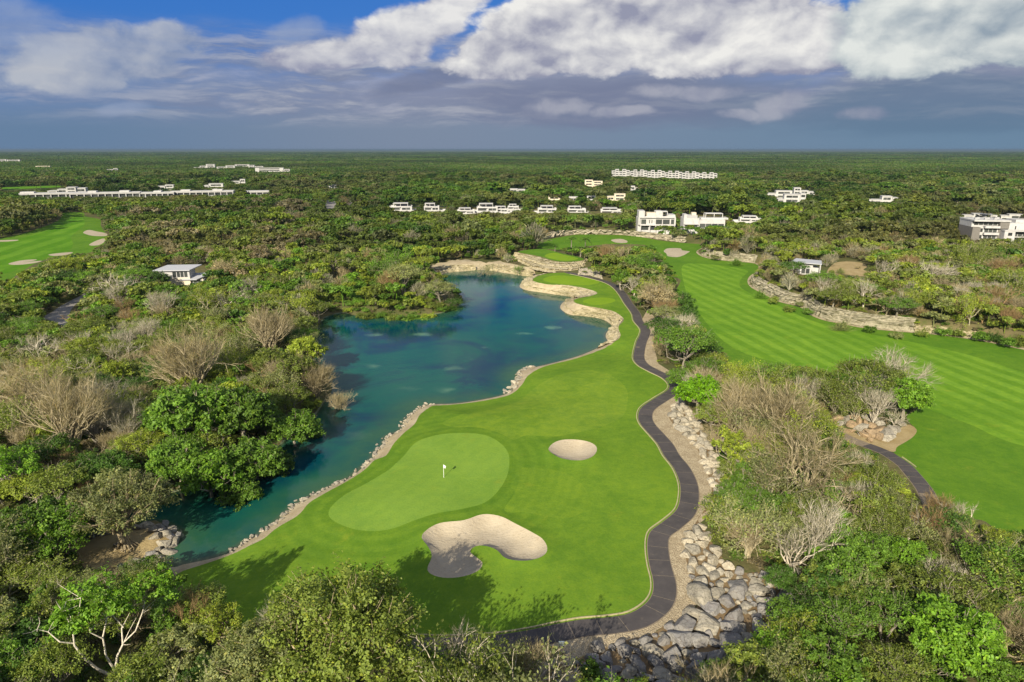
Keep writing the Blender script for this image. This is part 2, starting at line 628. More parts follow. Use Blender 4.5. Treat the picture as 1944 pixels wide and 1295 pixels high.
def asphalt_mat():
    def f(g):
        p = pos(g)
        rnd = g.n('ShaderNodeObjectInfo').outputs['Random']
        a = g.noise(p, 0.4, 5, 0.7)
        b = g.noise(p, 6.0, 4, 0.7)
        col = g.mix(g.mr(a, 0.3, 0.7), (0.045, 0.043, 0.044), (0.075, 0.069, 0.066))
        col = g.mix(g.m('MULTIPLY', rnd, 0.28), col, (0.115, 0.095, 0.092))
        col = g.mix(g.mr(g.noise(p, 1.1, 6, 0.75), 0.56, 0.72, 0.0, 0.5), col, (0.17, 0.142, 0.11))
        col = g.mix(g.mr(b, 0.5, 0.8, 0.0, 0.35), col, (0.05, 0.045, 0.05))
        return pbsdf(g, col, 0.8, 0.25, bump(g, b, 0.25, 0.03))
    return material('dark_concrete', f)


def gravel_mat():
    def f(g):
        p = pos(g)
        v = g.voro(p, 7.0)
        vc = g.voro(p, 7.0, out='Color')
        x, _, _ = g.sep(vc)
        a = g.noise(p, 0.4, 4, 0.6)
        col = g.mix(x, (0.36, 0.29, 0.185), (0.58, 0.49, 0.33))
        col = g.mix(g.mr(a, 0.4, 0.7, 0.0, 0.55), col, (0.30, 0.235, 0.14))
        col = g.mix(g.mr(v, 0.35, 0.8, 0.0, 0.45), col, (0.10, 0.075, 0.045))
        return pbsdf(g, col, 0.95, 0.15, bump(g, g.m('SUBTRACT', 1.0, v), 0.9, 0.10))
    return material('pale_gravel', f)


def water_mat():
    """Turquoise limestone lake: body colour by the depth of the bed below (attribute), pale weed spots, small wind ripples."""
    def f(g):
        p = pos(g)
        dep = g.attr('depth')
        n = g.noise(p, 0.035, 5, 0.62, 0.8)
        n2 = g.noise(p, 0.11, 5, 0.65)
        deep = g.mix(g.mr(n, 0.36, 0.62), (0.000, 0.030, 0.060), (0.001, 0.078, 0.058))
        deep = g.mix(g.mr(n2, 0.50, 0.70, 0.0, 0.6), deep, (0.002, 0.088, 0.058))
        shallow = g.mix(g.mr(n2, 0.35, 0.65), (0.010, 0.070, 0.050), (0.030, 0.090, 0.040))
        d2 = g.m('ADD', dep, g.m('MULTIPLY', g.m('SUBTRACT', n2, 0.5), 3.2))
        col = g.mix(g.mr(d2, 0.5, 4.3, 1.0, 0.0), deep, shallow)
        col = g.mix(g.mr(dep, 0.0, 0.55, 0.7, 0.0), col, (0.075, 0.085, 0.045))
        q = g.vm('MULTIPLY', p, (0.75, 1.0, 1.0))
        v = g.voro(g.vm('ADD', q, g.vm('SCALE', g.noise(p, 0.3, 3, out=1), 3.5)), 0.075)
        spot = g.m('MULTIPLY', g.mr(v, 0.03, 0.22, 1.0, 0.0), g.mr(g.noise(p, 0.05, 2), 0.36, 0.52))
        col = g.mix(g.m('MULTIPLY', spot, 0.8), col, (0.10, 0.21, 0.13))
        rip = g.noise(g.vm('MULTIPLY', p, (0.8, 1.5, 1.0)), 1.6, 4, 0.6, 0.3)
        rip2 = g.noise(p, 0.22, 3, 0.5)
        h = g.m('ADD', g.m('MULTIPLY', rip, 0.6), g.m('MULTIPLY', rip2, 0.8))
        gust = g.mr(g.noise(p, 0.022, 3), 0.35, 0.65, 0.012, 0.06)
        return pbsdf(g, col, gust, 0.36, bump(g, h, 0.16, 0.12), IOR=1.24)
    return material('lake_water', f)


def leaf_mat():
    def f(g):
        t = g.attr('tint', 'INSTANCER', 'Vector')
        lv = g.attr('leafvar')
        rnd = g.n('ShaderNodeObjectInfo').outputs['Random']
        base = g.vm('SCALE', t, g.m('ADD', 0.72, g.m('MULTIPLY', rnd, 0.5)))
        col = g.vm('SCALE', base, g.mr(lv, 0.0, 1.0, 0.55, 1.5, False))
        young = g.mr(g.m('FRACT', g.m('MULTIPLY', lv, 7.31)), 0.80, 1.0, 0.0, 0.6)
        col = g.mix(young, col, g.vm('MULTIPLY', col, (1.9, 1.5, 0.9)))
        p = pbsdf(g, col, 0.5, 0.30)
        tr = g.n('ShaderNodeBsdfTranslucent')
        g.put(tr.inputs[0], g.vm('MULTIPLY', col, (1.5, 1.7, 0.7)))
        mx = g.n('ShaderNodeMixShader')
        mx.inputs[0].default_value = 0.30
        g.t.links.new(p, mx.inputs[1])
        g.t.links.new(tr.outputs[0], mx.inputs[2])
        return mx.outputs[0]
    return material('leaf', f)


def bark_mat():
    def f(g):
        t = g.attr('bark', 'INSTANCER', 'Vector')
        p = pos(g)
        n = g.noise(g.vm('MULTIPLY', p, (3.0, 3.0, 0.8)), 1.6, 4, 0.7)
        col = g.mix(g.mr(n, 0.35, 0.7), g.vm('SCALE', t, 1.15), g.vm('SCALE', t, 0.55))
        return pbsdf(g, col, 0.9, 0.15, bump(g, n, 0.6, 0.05))
    return material('bark', f)


def plain_mat(name, c, rough=0.7, spec=0.3, var=0.15, scale=1.2, metallic=0.0):
    def f(g):
        p = pos(g)
        n = g.noise(p, scale, 5, 0.7)
        q = g.vm('MULTIPLY', p, (2.0, 2.0, 0.25))
        n2 = g.noise(q, 1.1, 4, 0.7)
        dk = tuple(x * (1 - var * 1.6) for x in c)
        col = g.mix(g.mr(n, 0.4, 0.75), c, dk)
        col = g.mix(g.mr(n2, 0.55, 0.8, 0.0, var * 2), col, tuple(x * 0.6 for x in c))
        return pbsdf(g, col, rough, spec, metallic=metallic)
    return material(name, f)


def glass_mat():
    def f(g):
        p = pos(g)
        n = g.noise(p, 0.35, 2)
        rnd = g.n('ShaderNodeObjectInfo').outputs['Random']
        col = g.mix(g.m('ADD', g.m('MULTIPLY', rnd, 0.6), g.m('MULTIPLY', n, 0.3)), (0.012, 0.016, 0.018), (0.11, 0.12, 0.11))
        return pbsdf(g, col, 0.08, 0.5)
    return material('window_glass', f)


M_SOIL, M_FAR = ground_mat(), far_ground_mat()
M_WATER, M_LEAF, M_BARK = water_mat(), leaf_mat(), bark_mat()
M_ASPH, M_GRAVEL, M_GLASS = asphalt_mat(), gravel_mat(), glass_mat()
M_SAND = sand_mat('bunker_sand', (0.37, 0.315, 0.225), (0.42, 0.365, 0.27))
M_TAN = sand_mat('tan_sand', (0.30, 0.23, 0.11), (0.38, 0.30, 0.16), 1.5)
M_RUST = sand_mat('rusty_soil', (0.17, 0.115, 0.06), (0.24, 0.18, 0.10), 2.5)
M_BANK = sand_mat('limestone_sand', (0.33, 0.27, 0.17), (0.43, 0.37, 0.25), 2.0)
M_BED = sand_mat('lake_bed', (0.10, 0.14, 0.09), (0.16, 0.18, 0.11))
M_ROCK = rock_mat('limestone', (0.36, 0.33, 0.265), (0.27, 0.25, 0.20), (0.095, 0.088, 0.07))
M_ROCKP = rock_mat('pale_limestone', (0.47, 0.425, 0.33), (0.36, 0.32, 0.24), (0.13, 0.11, 0.075), 1.4)
M_ROCK_SHADEGREY = rock_mat('shade_grey_limestone', (0.20, 0.19, 0.185), (0.28, 0.27, 0.25), (0.065, 0.062, 0.058))  # same limestone with shade put into its colour; also a random tone on the spit
M_ROCKR = rock_mat('rusty_limestone', (0.38, 0.28, 0.17), (0.27, 0.20, 0.12), (0.12, 0.085, 0.05), 1.2)
M_CLIFF = rock_mat('ledge_rock', (0.40, 0.36, 0.27), (0.28, 0.26, 0.18), (0.10, 0.095, 0.05), 0.8, True)
M_CLIFFP = rock_mat('bank_rock', (0.48, 0.42, 0.28), (0.37, 0.32, 0.20), (0.17, 0.15, 0.07), 0.8, True)
M_WHITE = plain_mat('white_render', (0.47, 0.465, 0.45), 0.8, 0.2, 0.16, 0.5)
M_GREYW = plain_mat('grey_stone_cladding', (0.18, 0.168, 0.15), 0.85, 0.2, 0.2, 2.5)
M_GREY = plain_mat('grey_render', (0.36, 0.36, 0.36), 0.8, 0.2, 0.1)
M_CREAM = plain_mat('cream_render', (0.62, 0.55, 0.42), 0.8, 0.2, 0.1)
M_ROOFM = plain_mat('pale_grey_roof', (0.40, 0.41, 0.43), 0.55, 0.35, 0.08)
M_DARK = plain_mat('dark_frame', (0.05, 0.05, 0.05), 0.5, 0.4, 0.1)
M_KERB = plain_mat('kerb_concrete', (0.40, 0.36, 0.20), 0.85, 0.2, 0.18, 1.5)
M_JOINT = plain_mat('joint_mortar', (0.22, 0.18, 0.13), 0.9, 0.15, 0.15, 2.0)
M_ROAD = plain_mat('pale_road', (0.27, 0.255, 0.24), 0.9, 0.15, 0.2, 0.3)
M_FLAG = plain_mat('white_cloth', (0.85, 0.85, 0.83), 0.7, 0.2, 0.03)
M_SIGN = plain_mat('pale_sign_panel', (0.62, 0.70, 0.68), 0.5, 0.3, 0.08)

# ================================================================== outlines (read off the photograph, put down on the ground)
ZW = -2.2                      # level of the lake


def bumpz(x, y):
    """The tees stand on a low platform."""
    return 1.0 * sstep(178, 222, y) * (1 - sstep(43, 60, x)) * sstep(-20, 0, x) * (1 - sstep(300, 330, y))


def G2(px, py):
    x, y = G(px, py, 0)
    for _ in range(3):
        x, y = G(px, py, float(bumpz(np.float64(x), np.float64(y))))
    return (x, y)


# edge of the water along the right-hand shore, from the narrow end at the bottom left to the back of the lake
SHORE_W = [(306, 1068), (330, 1077), (347, 1072), (391, 1063), (417, 1056), (441, 1047), (462, 1031), (491, 1015), (531, 986), (563, 957), (597, 939), (618, 929), (647, 915), (668, 905),
           (689, 887), (707, 871), (713, 858), (728, 847), (734, 829), (760, 818), (770, 797), (784, 784), (802, 772), (822, 768), (868, 766), (920, 758),
           (963, 747), (980, 729), (986, 708), (999, 701), (1016, 697), (1039, 692), (1092, 678), (1126, 665), (1152, 651), (1150, 639), (1152, 631), (1163, 621),
           (1150, 609), (1131, 603), (1105, 600), (1081, 597), (1066, 588), (1064, 581), (1071, 573), (1088, 567), (1080, 563), (1052, 559), (1026, 555), (1000, 551), (987, 545),
           (990, 537), (1000, 531), (1012, 525)]
BACK_W = [(1000, 524.5), (973, 520.5), (946, 516.5), (923, 513), (904, 513), (868, 516), (842, 519), (838, 530), (849, 545), (874, 560), (876, 570), (866, 583), (828, 596), (763, 601),
          (684, 600), (650, 594), (618, 602), (604, 620)]
LEFT_W = [(588, 660), (597, 700), (630, 735), (612, 765), (588, 795), (556, 800), (530, 845), (480, 872), (440, 900), (380, 918), (300, 944), (250, 970), (180, 990), (105, 1006), (40, 1030), (-80, 1050),
          (-160, 1085), (0, 1072), (60, 1060), (110, 1041), (147, 1029), (184, 1016), (222, 1004), (276, 993), (302, 991), (341, 1008), (343, 1020), (328, 1034), (302, 1051), (262, 1062), (250, 1072), (285, 1075)]
LAKE = spline([G(a, b, ZW) for a, b in SHORE_W + BACK_W + LEFT_W])

# edge of the turf above that shore; third value is its height
SHORE_L = [(333, 1093, -1.6), (347, 1084, -1.6), (394, 1069, -1.6), (441, 1052, -1.6), (473, 1036, -1.5), (500, 1023, -1.5), (526, 1002, -1.4), (566, 978, -1.3), (587, 955, -1.3), (615, 938, -1.3),
           (657, 915, -1.4), (692, 892, -1.2), (712, 873, -1.1), (733, 865, -1.0), (748, 842, -1.0), (766, 823, -1.1), (787, 805, -1.2), (797, 788, -1.4), (815, 774, -1.7), (828, 770.5, -1.9), (868, 767.5, -2.0),
           (920, 760.5, -2.0), (968, 749, -1.8), (990, 731, -1.4), (1004, 712, -1.4), (1034, 696, -1.6), (1092, 681, -1.7), (1137, 665, -1.2), (1168, 648, 0.0), (1178, 637, 0.2), (1174, 621, 0.5),
           (1184, 606, 0.7), (1168, 593, 0.8), (1147, 587, 0.8), (1113, 581, 0.8), (1092, 575, 0.8), (1089, 570, 0.8), (1100, 566, 0.8), (1121, 562, 0.8), (1134, 556, 0.8), (1113, 548, 0.9), (1079, 542, 0.9),
           (1039, 540, 0.9), (1013, 534, 0.9), (1017, 526, 0.9), (1039, 519.5, 0.9), (1071, 517.5, 0.9)]
SH_L3 = np.array([(*G(a, b, z), z) for a, b, z in SHORE_L])
SHORE_TURF = spline(SH_L3, closed=False)

# left edge of the cart path (it borders the turf), from the far tees down to the bottom and away to the left
PATH_L = [(1071, 517.5), (1105, 525), (1147, 536.5), (1168, 550), (1186, 576), (1199, 595), (1203, 610), (1215, 626), (1214, 637), (1207, 652), (1202, 676), (1210, 692), (1231, 705), (1257, 718),
          (1269, 731), (1266, 742), (1242, 757), (1218, 773), (1211, 789), (1216, 805), (1234, 826), (1249, 844), (1260, 865), (1278, 889), (1289, 915), (1291, 940), (1284, 968), (1260, 989), (1236, 1006),
          (1229, 1023), (1229, 1047), (1233, 1073), (1239, 1097), (1239, 1120), (1229, 1139), (1207, 1156), (1184, 1165), (1144, 1171), (1100, 1175), (1052, 1184), (1000, 1195), (930, 1204), (844, 1207),
          (791, 1206), (700, 1212), (600, 1226)]
PATH_E = spline([G2(a, b) for a, b in PATH_L], closed=False, step=0.8)


def offset_line(P, d):
    T = np.gradient(P, axis=0)
    T /= np.maximum(np.hypot(T[:, 0], T[:, 1]), 1e-6)[:, None]
    # smooth normals so that the inner side of a bend does not cross itself
    K = np.ones(9) / 9
    Tp = np.pad(T, ((4, 4), (0, 0)), mode='edge')
    T = np.stack([np.convolve(Tp[:, 0], K, 'valid'), np.convolve(Tp[:, 1], K, 'valid')], 1)
    T /= np.hypot(T[:, 0], T[:, 1])[:, None]
    return P + d * np.stack([-T[:, 1], T[:, 0]], 1)


PATH_W = 2.9
PATH_R = offset_line(PATH_E, PATH_W)
PATH_POLY = np.concatenate([PATH_E, PATH_R[::-1]])
LAWN = np.concatenate([SHORE_TURF[:, :2], PATH_E[1:], np.array(pts_px([(430, 1190), (360, 1130)]))])
BANK = np.concatenate([spline([G(a, b, ZW) for a, b in SHORE_W], closed=False), SHORE_TURF[::-1, :2]])

GREEN = spline(pts_px([(623, 965), (631, 950), (657, 928), (697, 907), (736, 886), (763, 863), (784, 839), (802, 829), (836, 822), (881, 823), (920, 829), (946, 842), (963, 860), (967, 881), (962, 907), (946, 934),
                       (920, 957), (881, 969), (828, 979), (789, 991), (750, 1005), (715, 1010), (679, 1006), (650, 994), (629, 979)]))
BUNKER_A = spline(pts_px([(801, 1028), (810, 1015), (836, 1002), (881, 996), (910, 986), (931, 984), (954, 988), (978, 1000), (1000, 1011), (1013, 1018), (1029, 1028), (1038, 1042), (1037, 1055), (1024, 1065), (1000, 1071),
                          (973, 1070), (957, 1065), (944, 1052), (928, 1045), (910, 1043), (897, 1048), (893, 1056), (904, 1065), (916, 1076), (910, 1089), (889, 1099), (860, 1104), (833, 1102), (815, 1094), (812, 1084), (819, 1068),
                          (819, 1057), (812, 1044)], -0.3))
BUNKER_B = spline(pts_px([(1041, 860), (1050, 849), (1066, 843), (1089, 842), (1113, 845), (1129, 852), (1133, 862), (1126, 873), (1110, 880), (1089, 881), (1066, 877), (1050, 869)], -0.2))
APPROACH = spline(pts_px([(840, 796), (875, 783), (940, 771), (985, 751), (1008, 731), (1052, 708), (1105, 701), (1142, 706), (1168, 718), (1189, 739), (1191, 765), (1182, 790), (1150, 808), (1105, 822), (1050, 832),
                          (1000, 829), (975, 838), (950, 826), (905, 812), (865, 808)]))
COLLAR = spline(pts_px([(985, 893), (1010, 889), (1060, 895), (1095, 911), (1115, 935), (1118, 955), (1105, 972), (1075, 982), (1040, 979), (1000, 972), (958, 970), (975, 940), (985, 915)]))
TEE_B = spline([G2(a, b) for a, b in [(1031, 530), (1052, 523), (1092, 524.5), (1131, 531.5), (1137, 537), (1115, 541), (1079, 540), (1045, 536)]])
TEE_C = spline([G2(a, b) for a, b in [(1106, 571), (1118, 566), (1142, 564), (1163, 566), (1168, 570), (1157, 575), (1131, 578), (1113, 575)]])
ZT = 3.0
TEE_A = spline(pts_px([(983, 478), (1005, 474), (1034, 473), (1066, 481), (1102, 489), (1106, 494), (1079, 496.5), (1052, 495), (1026, 487), (1000, 482)], ZT))
TEE_CUT = spline(pts_px([(1034, 486), (1050, 480), (1075, 485), (1098, 491), (1078, 495), (1054, 493)], ZT))

# right-hand hole
R_EDGE_PX = [(1333, 471), (1323, 477), (1324, 483), (1341, 490), (1381, 495.5), (1431, 500), (1440, 510), (1424, 524), (1419, 534), (1425, 545), (1446, 557.5), (1478, 574), (1517, 584), (1536, 597), (1560, 606.5), (1591, 613), (1641, 622),
             (1707, 629), (1772, 635), (1825, 642), (1877, 651), (1944, 665.5), (2060, 690), (2200, 722)]
R_EDGE = spline(pts_px(R_EDGE_PX), closed=False)
R_LOW_PX = [(2200, 1090), (2060, 1050), (1944, 1024), (1890, 1005), (1864, 989), (1815, 985), (1790, 965), (1770, 930), (1740, 892), (1728, 881), (1700, 860), (1697, 852), (1704, 846), (1733, 828), (1739, 813), (1728, 803), (1722, 790), (1745, 775), (1735, 765),
            (1700, 758), (1600, 742), (1520, 722), (1430, 708), (1375, 688), (1347, 655), (1320, 624), (1310, 592), (1300, 574), (1283, 556), (1291, 537), (1290, 530), (1273, 522), (1262, 504), (1255, 490), (1242, 474), (1225, 466), (1202, 464), (1160, 463), (1131, 465), (1100, 469), (1073, 474), (1045, 473), (1021, 470),
            (1025, 458), (1066, 450), (1105, 446), (1147, 446), (1189, 448), (1215, 450), (1249, 456), (1289, 461), (1328, 464)]
R_LAWN = np.concatenate([R_EDGE, spline(pts_px(R_LOW_PX), closed=False)])
R_FAIR = spline(pts_px([(1296, 505), (1330, 500), (1390, 506), (1420, 513), (1408, 528), (1404, 542), (1418, 554), (1448, 568), (1500, 590), (1545, 609), (1640, 630), (1750, 651), (1850, 675), (1944, 706), (2100, 750), (2100, 890), (1944, 849), (1890, 831),
                        (1851, 812), (1798, 791), (1759, 776), (1700, 745), (1600, 722), (1500, 695), (1420, 675), (1375, 650), (1340, 612), (1315, 575), (1300, 545)]))
BUNKER_C = spline(pts_px([(1260, 478), (1268, 473), (1291, 473), (1295, 477), (1309, 479), (1305, 482), (1297, 486), (1284, 489), (1268, 487), (1265, 482)]))
BUNKER_D = spline(pts_px([(1160, 457), (1178, 454.5), (1190, 458), (1189, 462), (1171, 462)]))
PATH2_E = spline(pts_px([(1570, 800), (1590, 812), (1630, 832), (1668, 846), (1697, 859), (1728, 880), (1741, 893), (1771, 930), (1790, 965), (1800, 990)]), closed=False, step=0.8)
PATH2_R = offset_line(PATH2_E, -2.6)
PATH2_POLY = np.concatenate([PATH2_E, PATH2_R[::-1]])
APRON = spline(pts_px([(1585, 798), (1610, 812), (1650, 830), (1690, 826), (1720, 805), (1740, 814), (1733, 828), (1704, 846), (1697, 856), (1660, 846), (1600, 822)]))

VERGE = np.concatenate([PATH_R[(PATH_R[:, 1] < 205) & (PATH_R[:, 1] > 58) & (PATH_R[:, 0] > 4)],
                        np.array(pts_px([(1090, 1250), (1180, 1216), (1240, 1200), (1265, 1182), (1305, 1172), (1325, 1140), (1310, 1090), (1300, 1040), (1310, 1010), (1340, 985), (1372, 930), (1362, 890), (1345, 840), (1330, 795), (1300, 765),
                                         (1284, 712), (1250, 690), (1240, 655), (1245, 610), (1230, 590)]))])
STONES = spline(pts_px([(1270, 790), (1290, 766), (1315, 790), (1345, 840), (1362, 890), (1372, 930), (1350, 965), (1325, 985), (1340, 1010), (1365, 1050), (1400, 1085), (1460, 1090), (1500, 1140), (1500, 1200), (1440, 1250), (1390, 1330), (1200, 1345), (1050, 1330),
                        (1010, 1270), (1090, 1250), (1180, 1216), (1240, 1200), (1265, 1182), (1305, 1172), (1325, 1140), (1310, 1090), (1300, 1040), (1310, 1010), (1345, 955), (1350, 920), (1335, 880), (1318, 840), (1290, 815)]))
ISLAND = spline(pts_px([(130, 1060), (147, 1031), (184, 1018), (222, 1006), (276, 996), (300, 994), (338, 1010), (339, 1020), (325, 1033), (300, 1050), (260, 1062), (240, 1082), (184, 1092), (140, 1085)], -1.6))
BACKSAND = spline(pts_px([(842, 516), (819, 508), (868, 497), (902, 499), (923, 502), (946, 499), (986, 509), (1012, 513), (1016, 521), (1000, 523), (973, 519), (946, 515), (923, 511.5), (904, 511.5), (868, 514.5)], -0.5))
# left-hand hole
L_LAWN = spline(pts_px([(-160, 560), (0, 536), (34, 520), (60, 504), (79, 496), (102, 488), (136, 482), (170, 480), (192, 468), (204, 455), (203, 447), (192, 430), (189, 416), (162, 411), (160, 405), (150, 403), (121, 404.5), (115, 415), (97, 425), (52, 441), (0, 452), (-140, 476)]))
L_FAIR = spline(pts_px([(-160, 540), (0, 520), (40, 508), (85, 490), (130, 474), (138, 462), (135, 450), (145, 440), (160, 428), (158, 416), (145, 412), (125, 420), (105, 430), (60, 446), (0, 462), (-140, 486)]))
L_BUNK = [spline(pts_px(q)) for q in (
    [(158, 442), (168, 437), (184, 440), (202, 444), (201, 449), (180, 449), (168, 447)],
    [(169, 465), (184, 457), (201, 453), (198, 460), (186, 466)],
    [(92, 483.5), (113, 480), (138, 478.5), (128, 483), (104, 486)],
    [(16, 501), (39, 495), (70, 493), (62, 496), (42, 498.5), (79, 495.5), (64, 500), (34, 503)],
    [(-30, 456), (0, 455.5), (34, 455.5), (30, 457.5), (0, 458.5)])]
L_STRIP = spline(pts_px([(-40, 358), (0, 356.5), (52, 354.5), (113, 353), (112, 356), (60, 358.5), (0, 361)]))
ROAD = spline(pts_px([(82, 606), (100, 592), (120, 578), (150, 562), (170, 550), (178, 556), (150, 572), (134, 590), (132, 612), (122, 640), (110, 632)]))
ROAD_B = spline(pts_px([(617, 387), (622, 381), (634, 381.5), (638, 388), (633, 398), (622, 398)]))
ROAD_C = spline(pts_px([(650, 389), (652, 381), (664, 380), (670, 385), (664, 391)]))
QUARRY = spline(pts_px([(1582, 503), (1600, 498), (1632, 500), (1646, 507), (1640, 515), (1668, 522), (1640, 526), (1605, 522), (1570, 520)], 3.0))
DIRT_F = spline(pts_px([(1048, 357), (1075, 353.5), (1110, 353), (1132, 355), (1130, 364), (1115, 362), (1085, 359)]))

OPEN_POLYS = [LAKE, LAWN, PATH_POLY, BANK, R_LAWN, PATH2_POLY, APRON, VERGE, STONES, ISLAND, BACKSAND, L_LAWN, L_STRIP, ROAD, ROAD_B, ROAD_C, QUARRY, DIRT_F, TEE_A]


# ================================================================== height of the ground
def ground_z(P):
    P = np.asarray(P, float)
    x, y = P[:, 0], P[:, 1]
    z = bumpz(x, y)
    z = z + 0.22 * np.sin(x * 0.061 + 1.3) * np.cos(y * 0.052) + 0.12 * np.sin(x * 0.15 + y * 0.11)
    # the wooded ledge right of the far fairway
    dR, _ = dist_to(P, R_LAWN)
    o_ = np.argsort(R_EDGE[:, 1])
    right = ~inside(P, R_LAWN) & ((x > np.interp(y, R_EDGE[o_, 1], R_EDGE[o_, 0]) - 2) | (y > 425)) & (x > 20)
    z = np.where(right, z + 3.3 * sstep(1.5, 4.2, dR) * (1 - sstep(560, 640, y)) * (1 - sstep(360, 430, x)), z)
    # raised far tee
    dT, _ = dist_to(P, TEE_A)
    inT = inside(P, TEE_A)
    hT = np.where(inT, 1.0, 1 - sstep(0.5, 4.0, dT))
    z = z * (1 - hT) + ZT * hT
    # lake, its bed and its banks
    dW, _ = dist_to(P, LAKE)
    inW = inside(P, LAKE)
    dS, kS = dist_to(P, SHORE_TURF, closed=False)
    zS = SHORE_TURF[kS, 2]
    near = np.exp(-(dS / 9.0) ** 2)
    zl = z + (zS - z) * near
    t = dW / np.maximum(dW + dS, 1e-6)
    inB = inside(P, BANK)
    zb = ZW + (zS - ZW) * np.clip(t, 0, 1) ** 0.75
    land = np.where(inside(P, LAWN) | inside(P, PATH_POLY), zl, np.where(dS < 0.05, zS, ZW + (z - ZW) * sstep(-1.5, 7.0, dW)))
    isl = inside(P, ISLAND)
    land = np.where(isl, ZW + 1.0 * sstep(-0.5, 4.0, dW), land)
    bs = inside(P, BACKSAND)
    land = np.where(bs, ZW + 2.8 * sstep(0, 7.0, dW), land)
    land = np.where(inB, zb, land)
    z = np.where(inW, ZW - np.minimum(dW * 0.45, 4.0), land)
    # bunkers lie in hollows with a turned-down lip
    for poly, dp in ((BUNKER_A, 0.75), (BUNKER_B, 0.6), (BUNKER_C, 0.5), (BUNKER_D, 0.5)):
        db, _ = dist_to(P, poly)
        ib = inside(P, poly)
        z = np.where(ib, z + 0.28 - (dp + 0.40) * sstep(0, 1.5, db), z + 0.28 * (1 - sstep(0.0, 2.2, db)))
    dg, _ = dist_to(P, GREEN)
    ig = inside(P, GREEN)
    z = z + np.where(ig, 0.25 + 0.12 * np.sin(x * 0.25) * np.cos(y * 0.2) * sstep(0, 4, dg), 0.25 * (1 - sstep(0, 5, dg)))
    return z


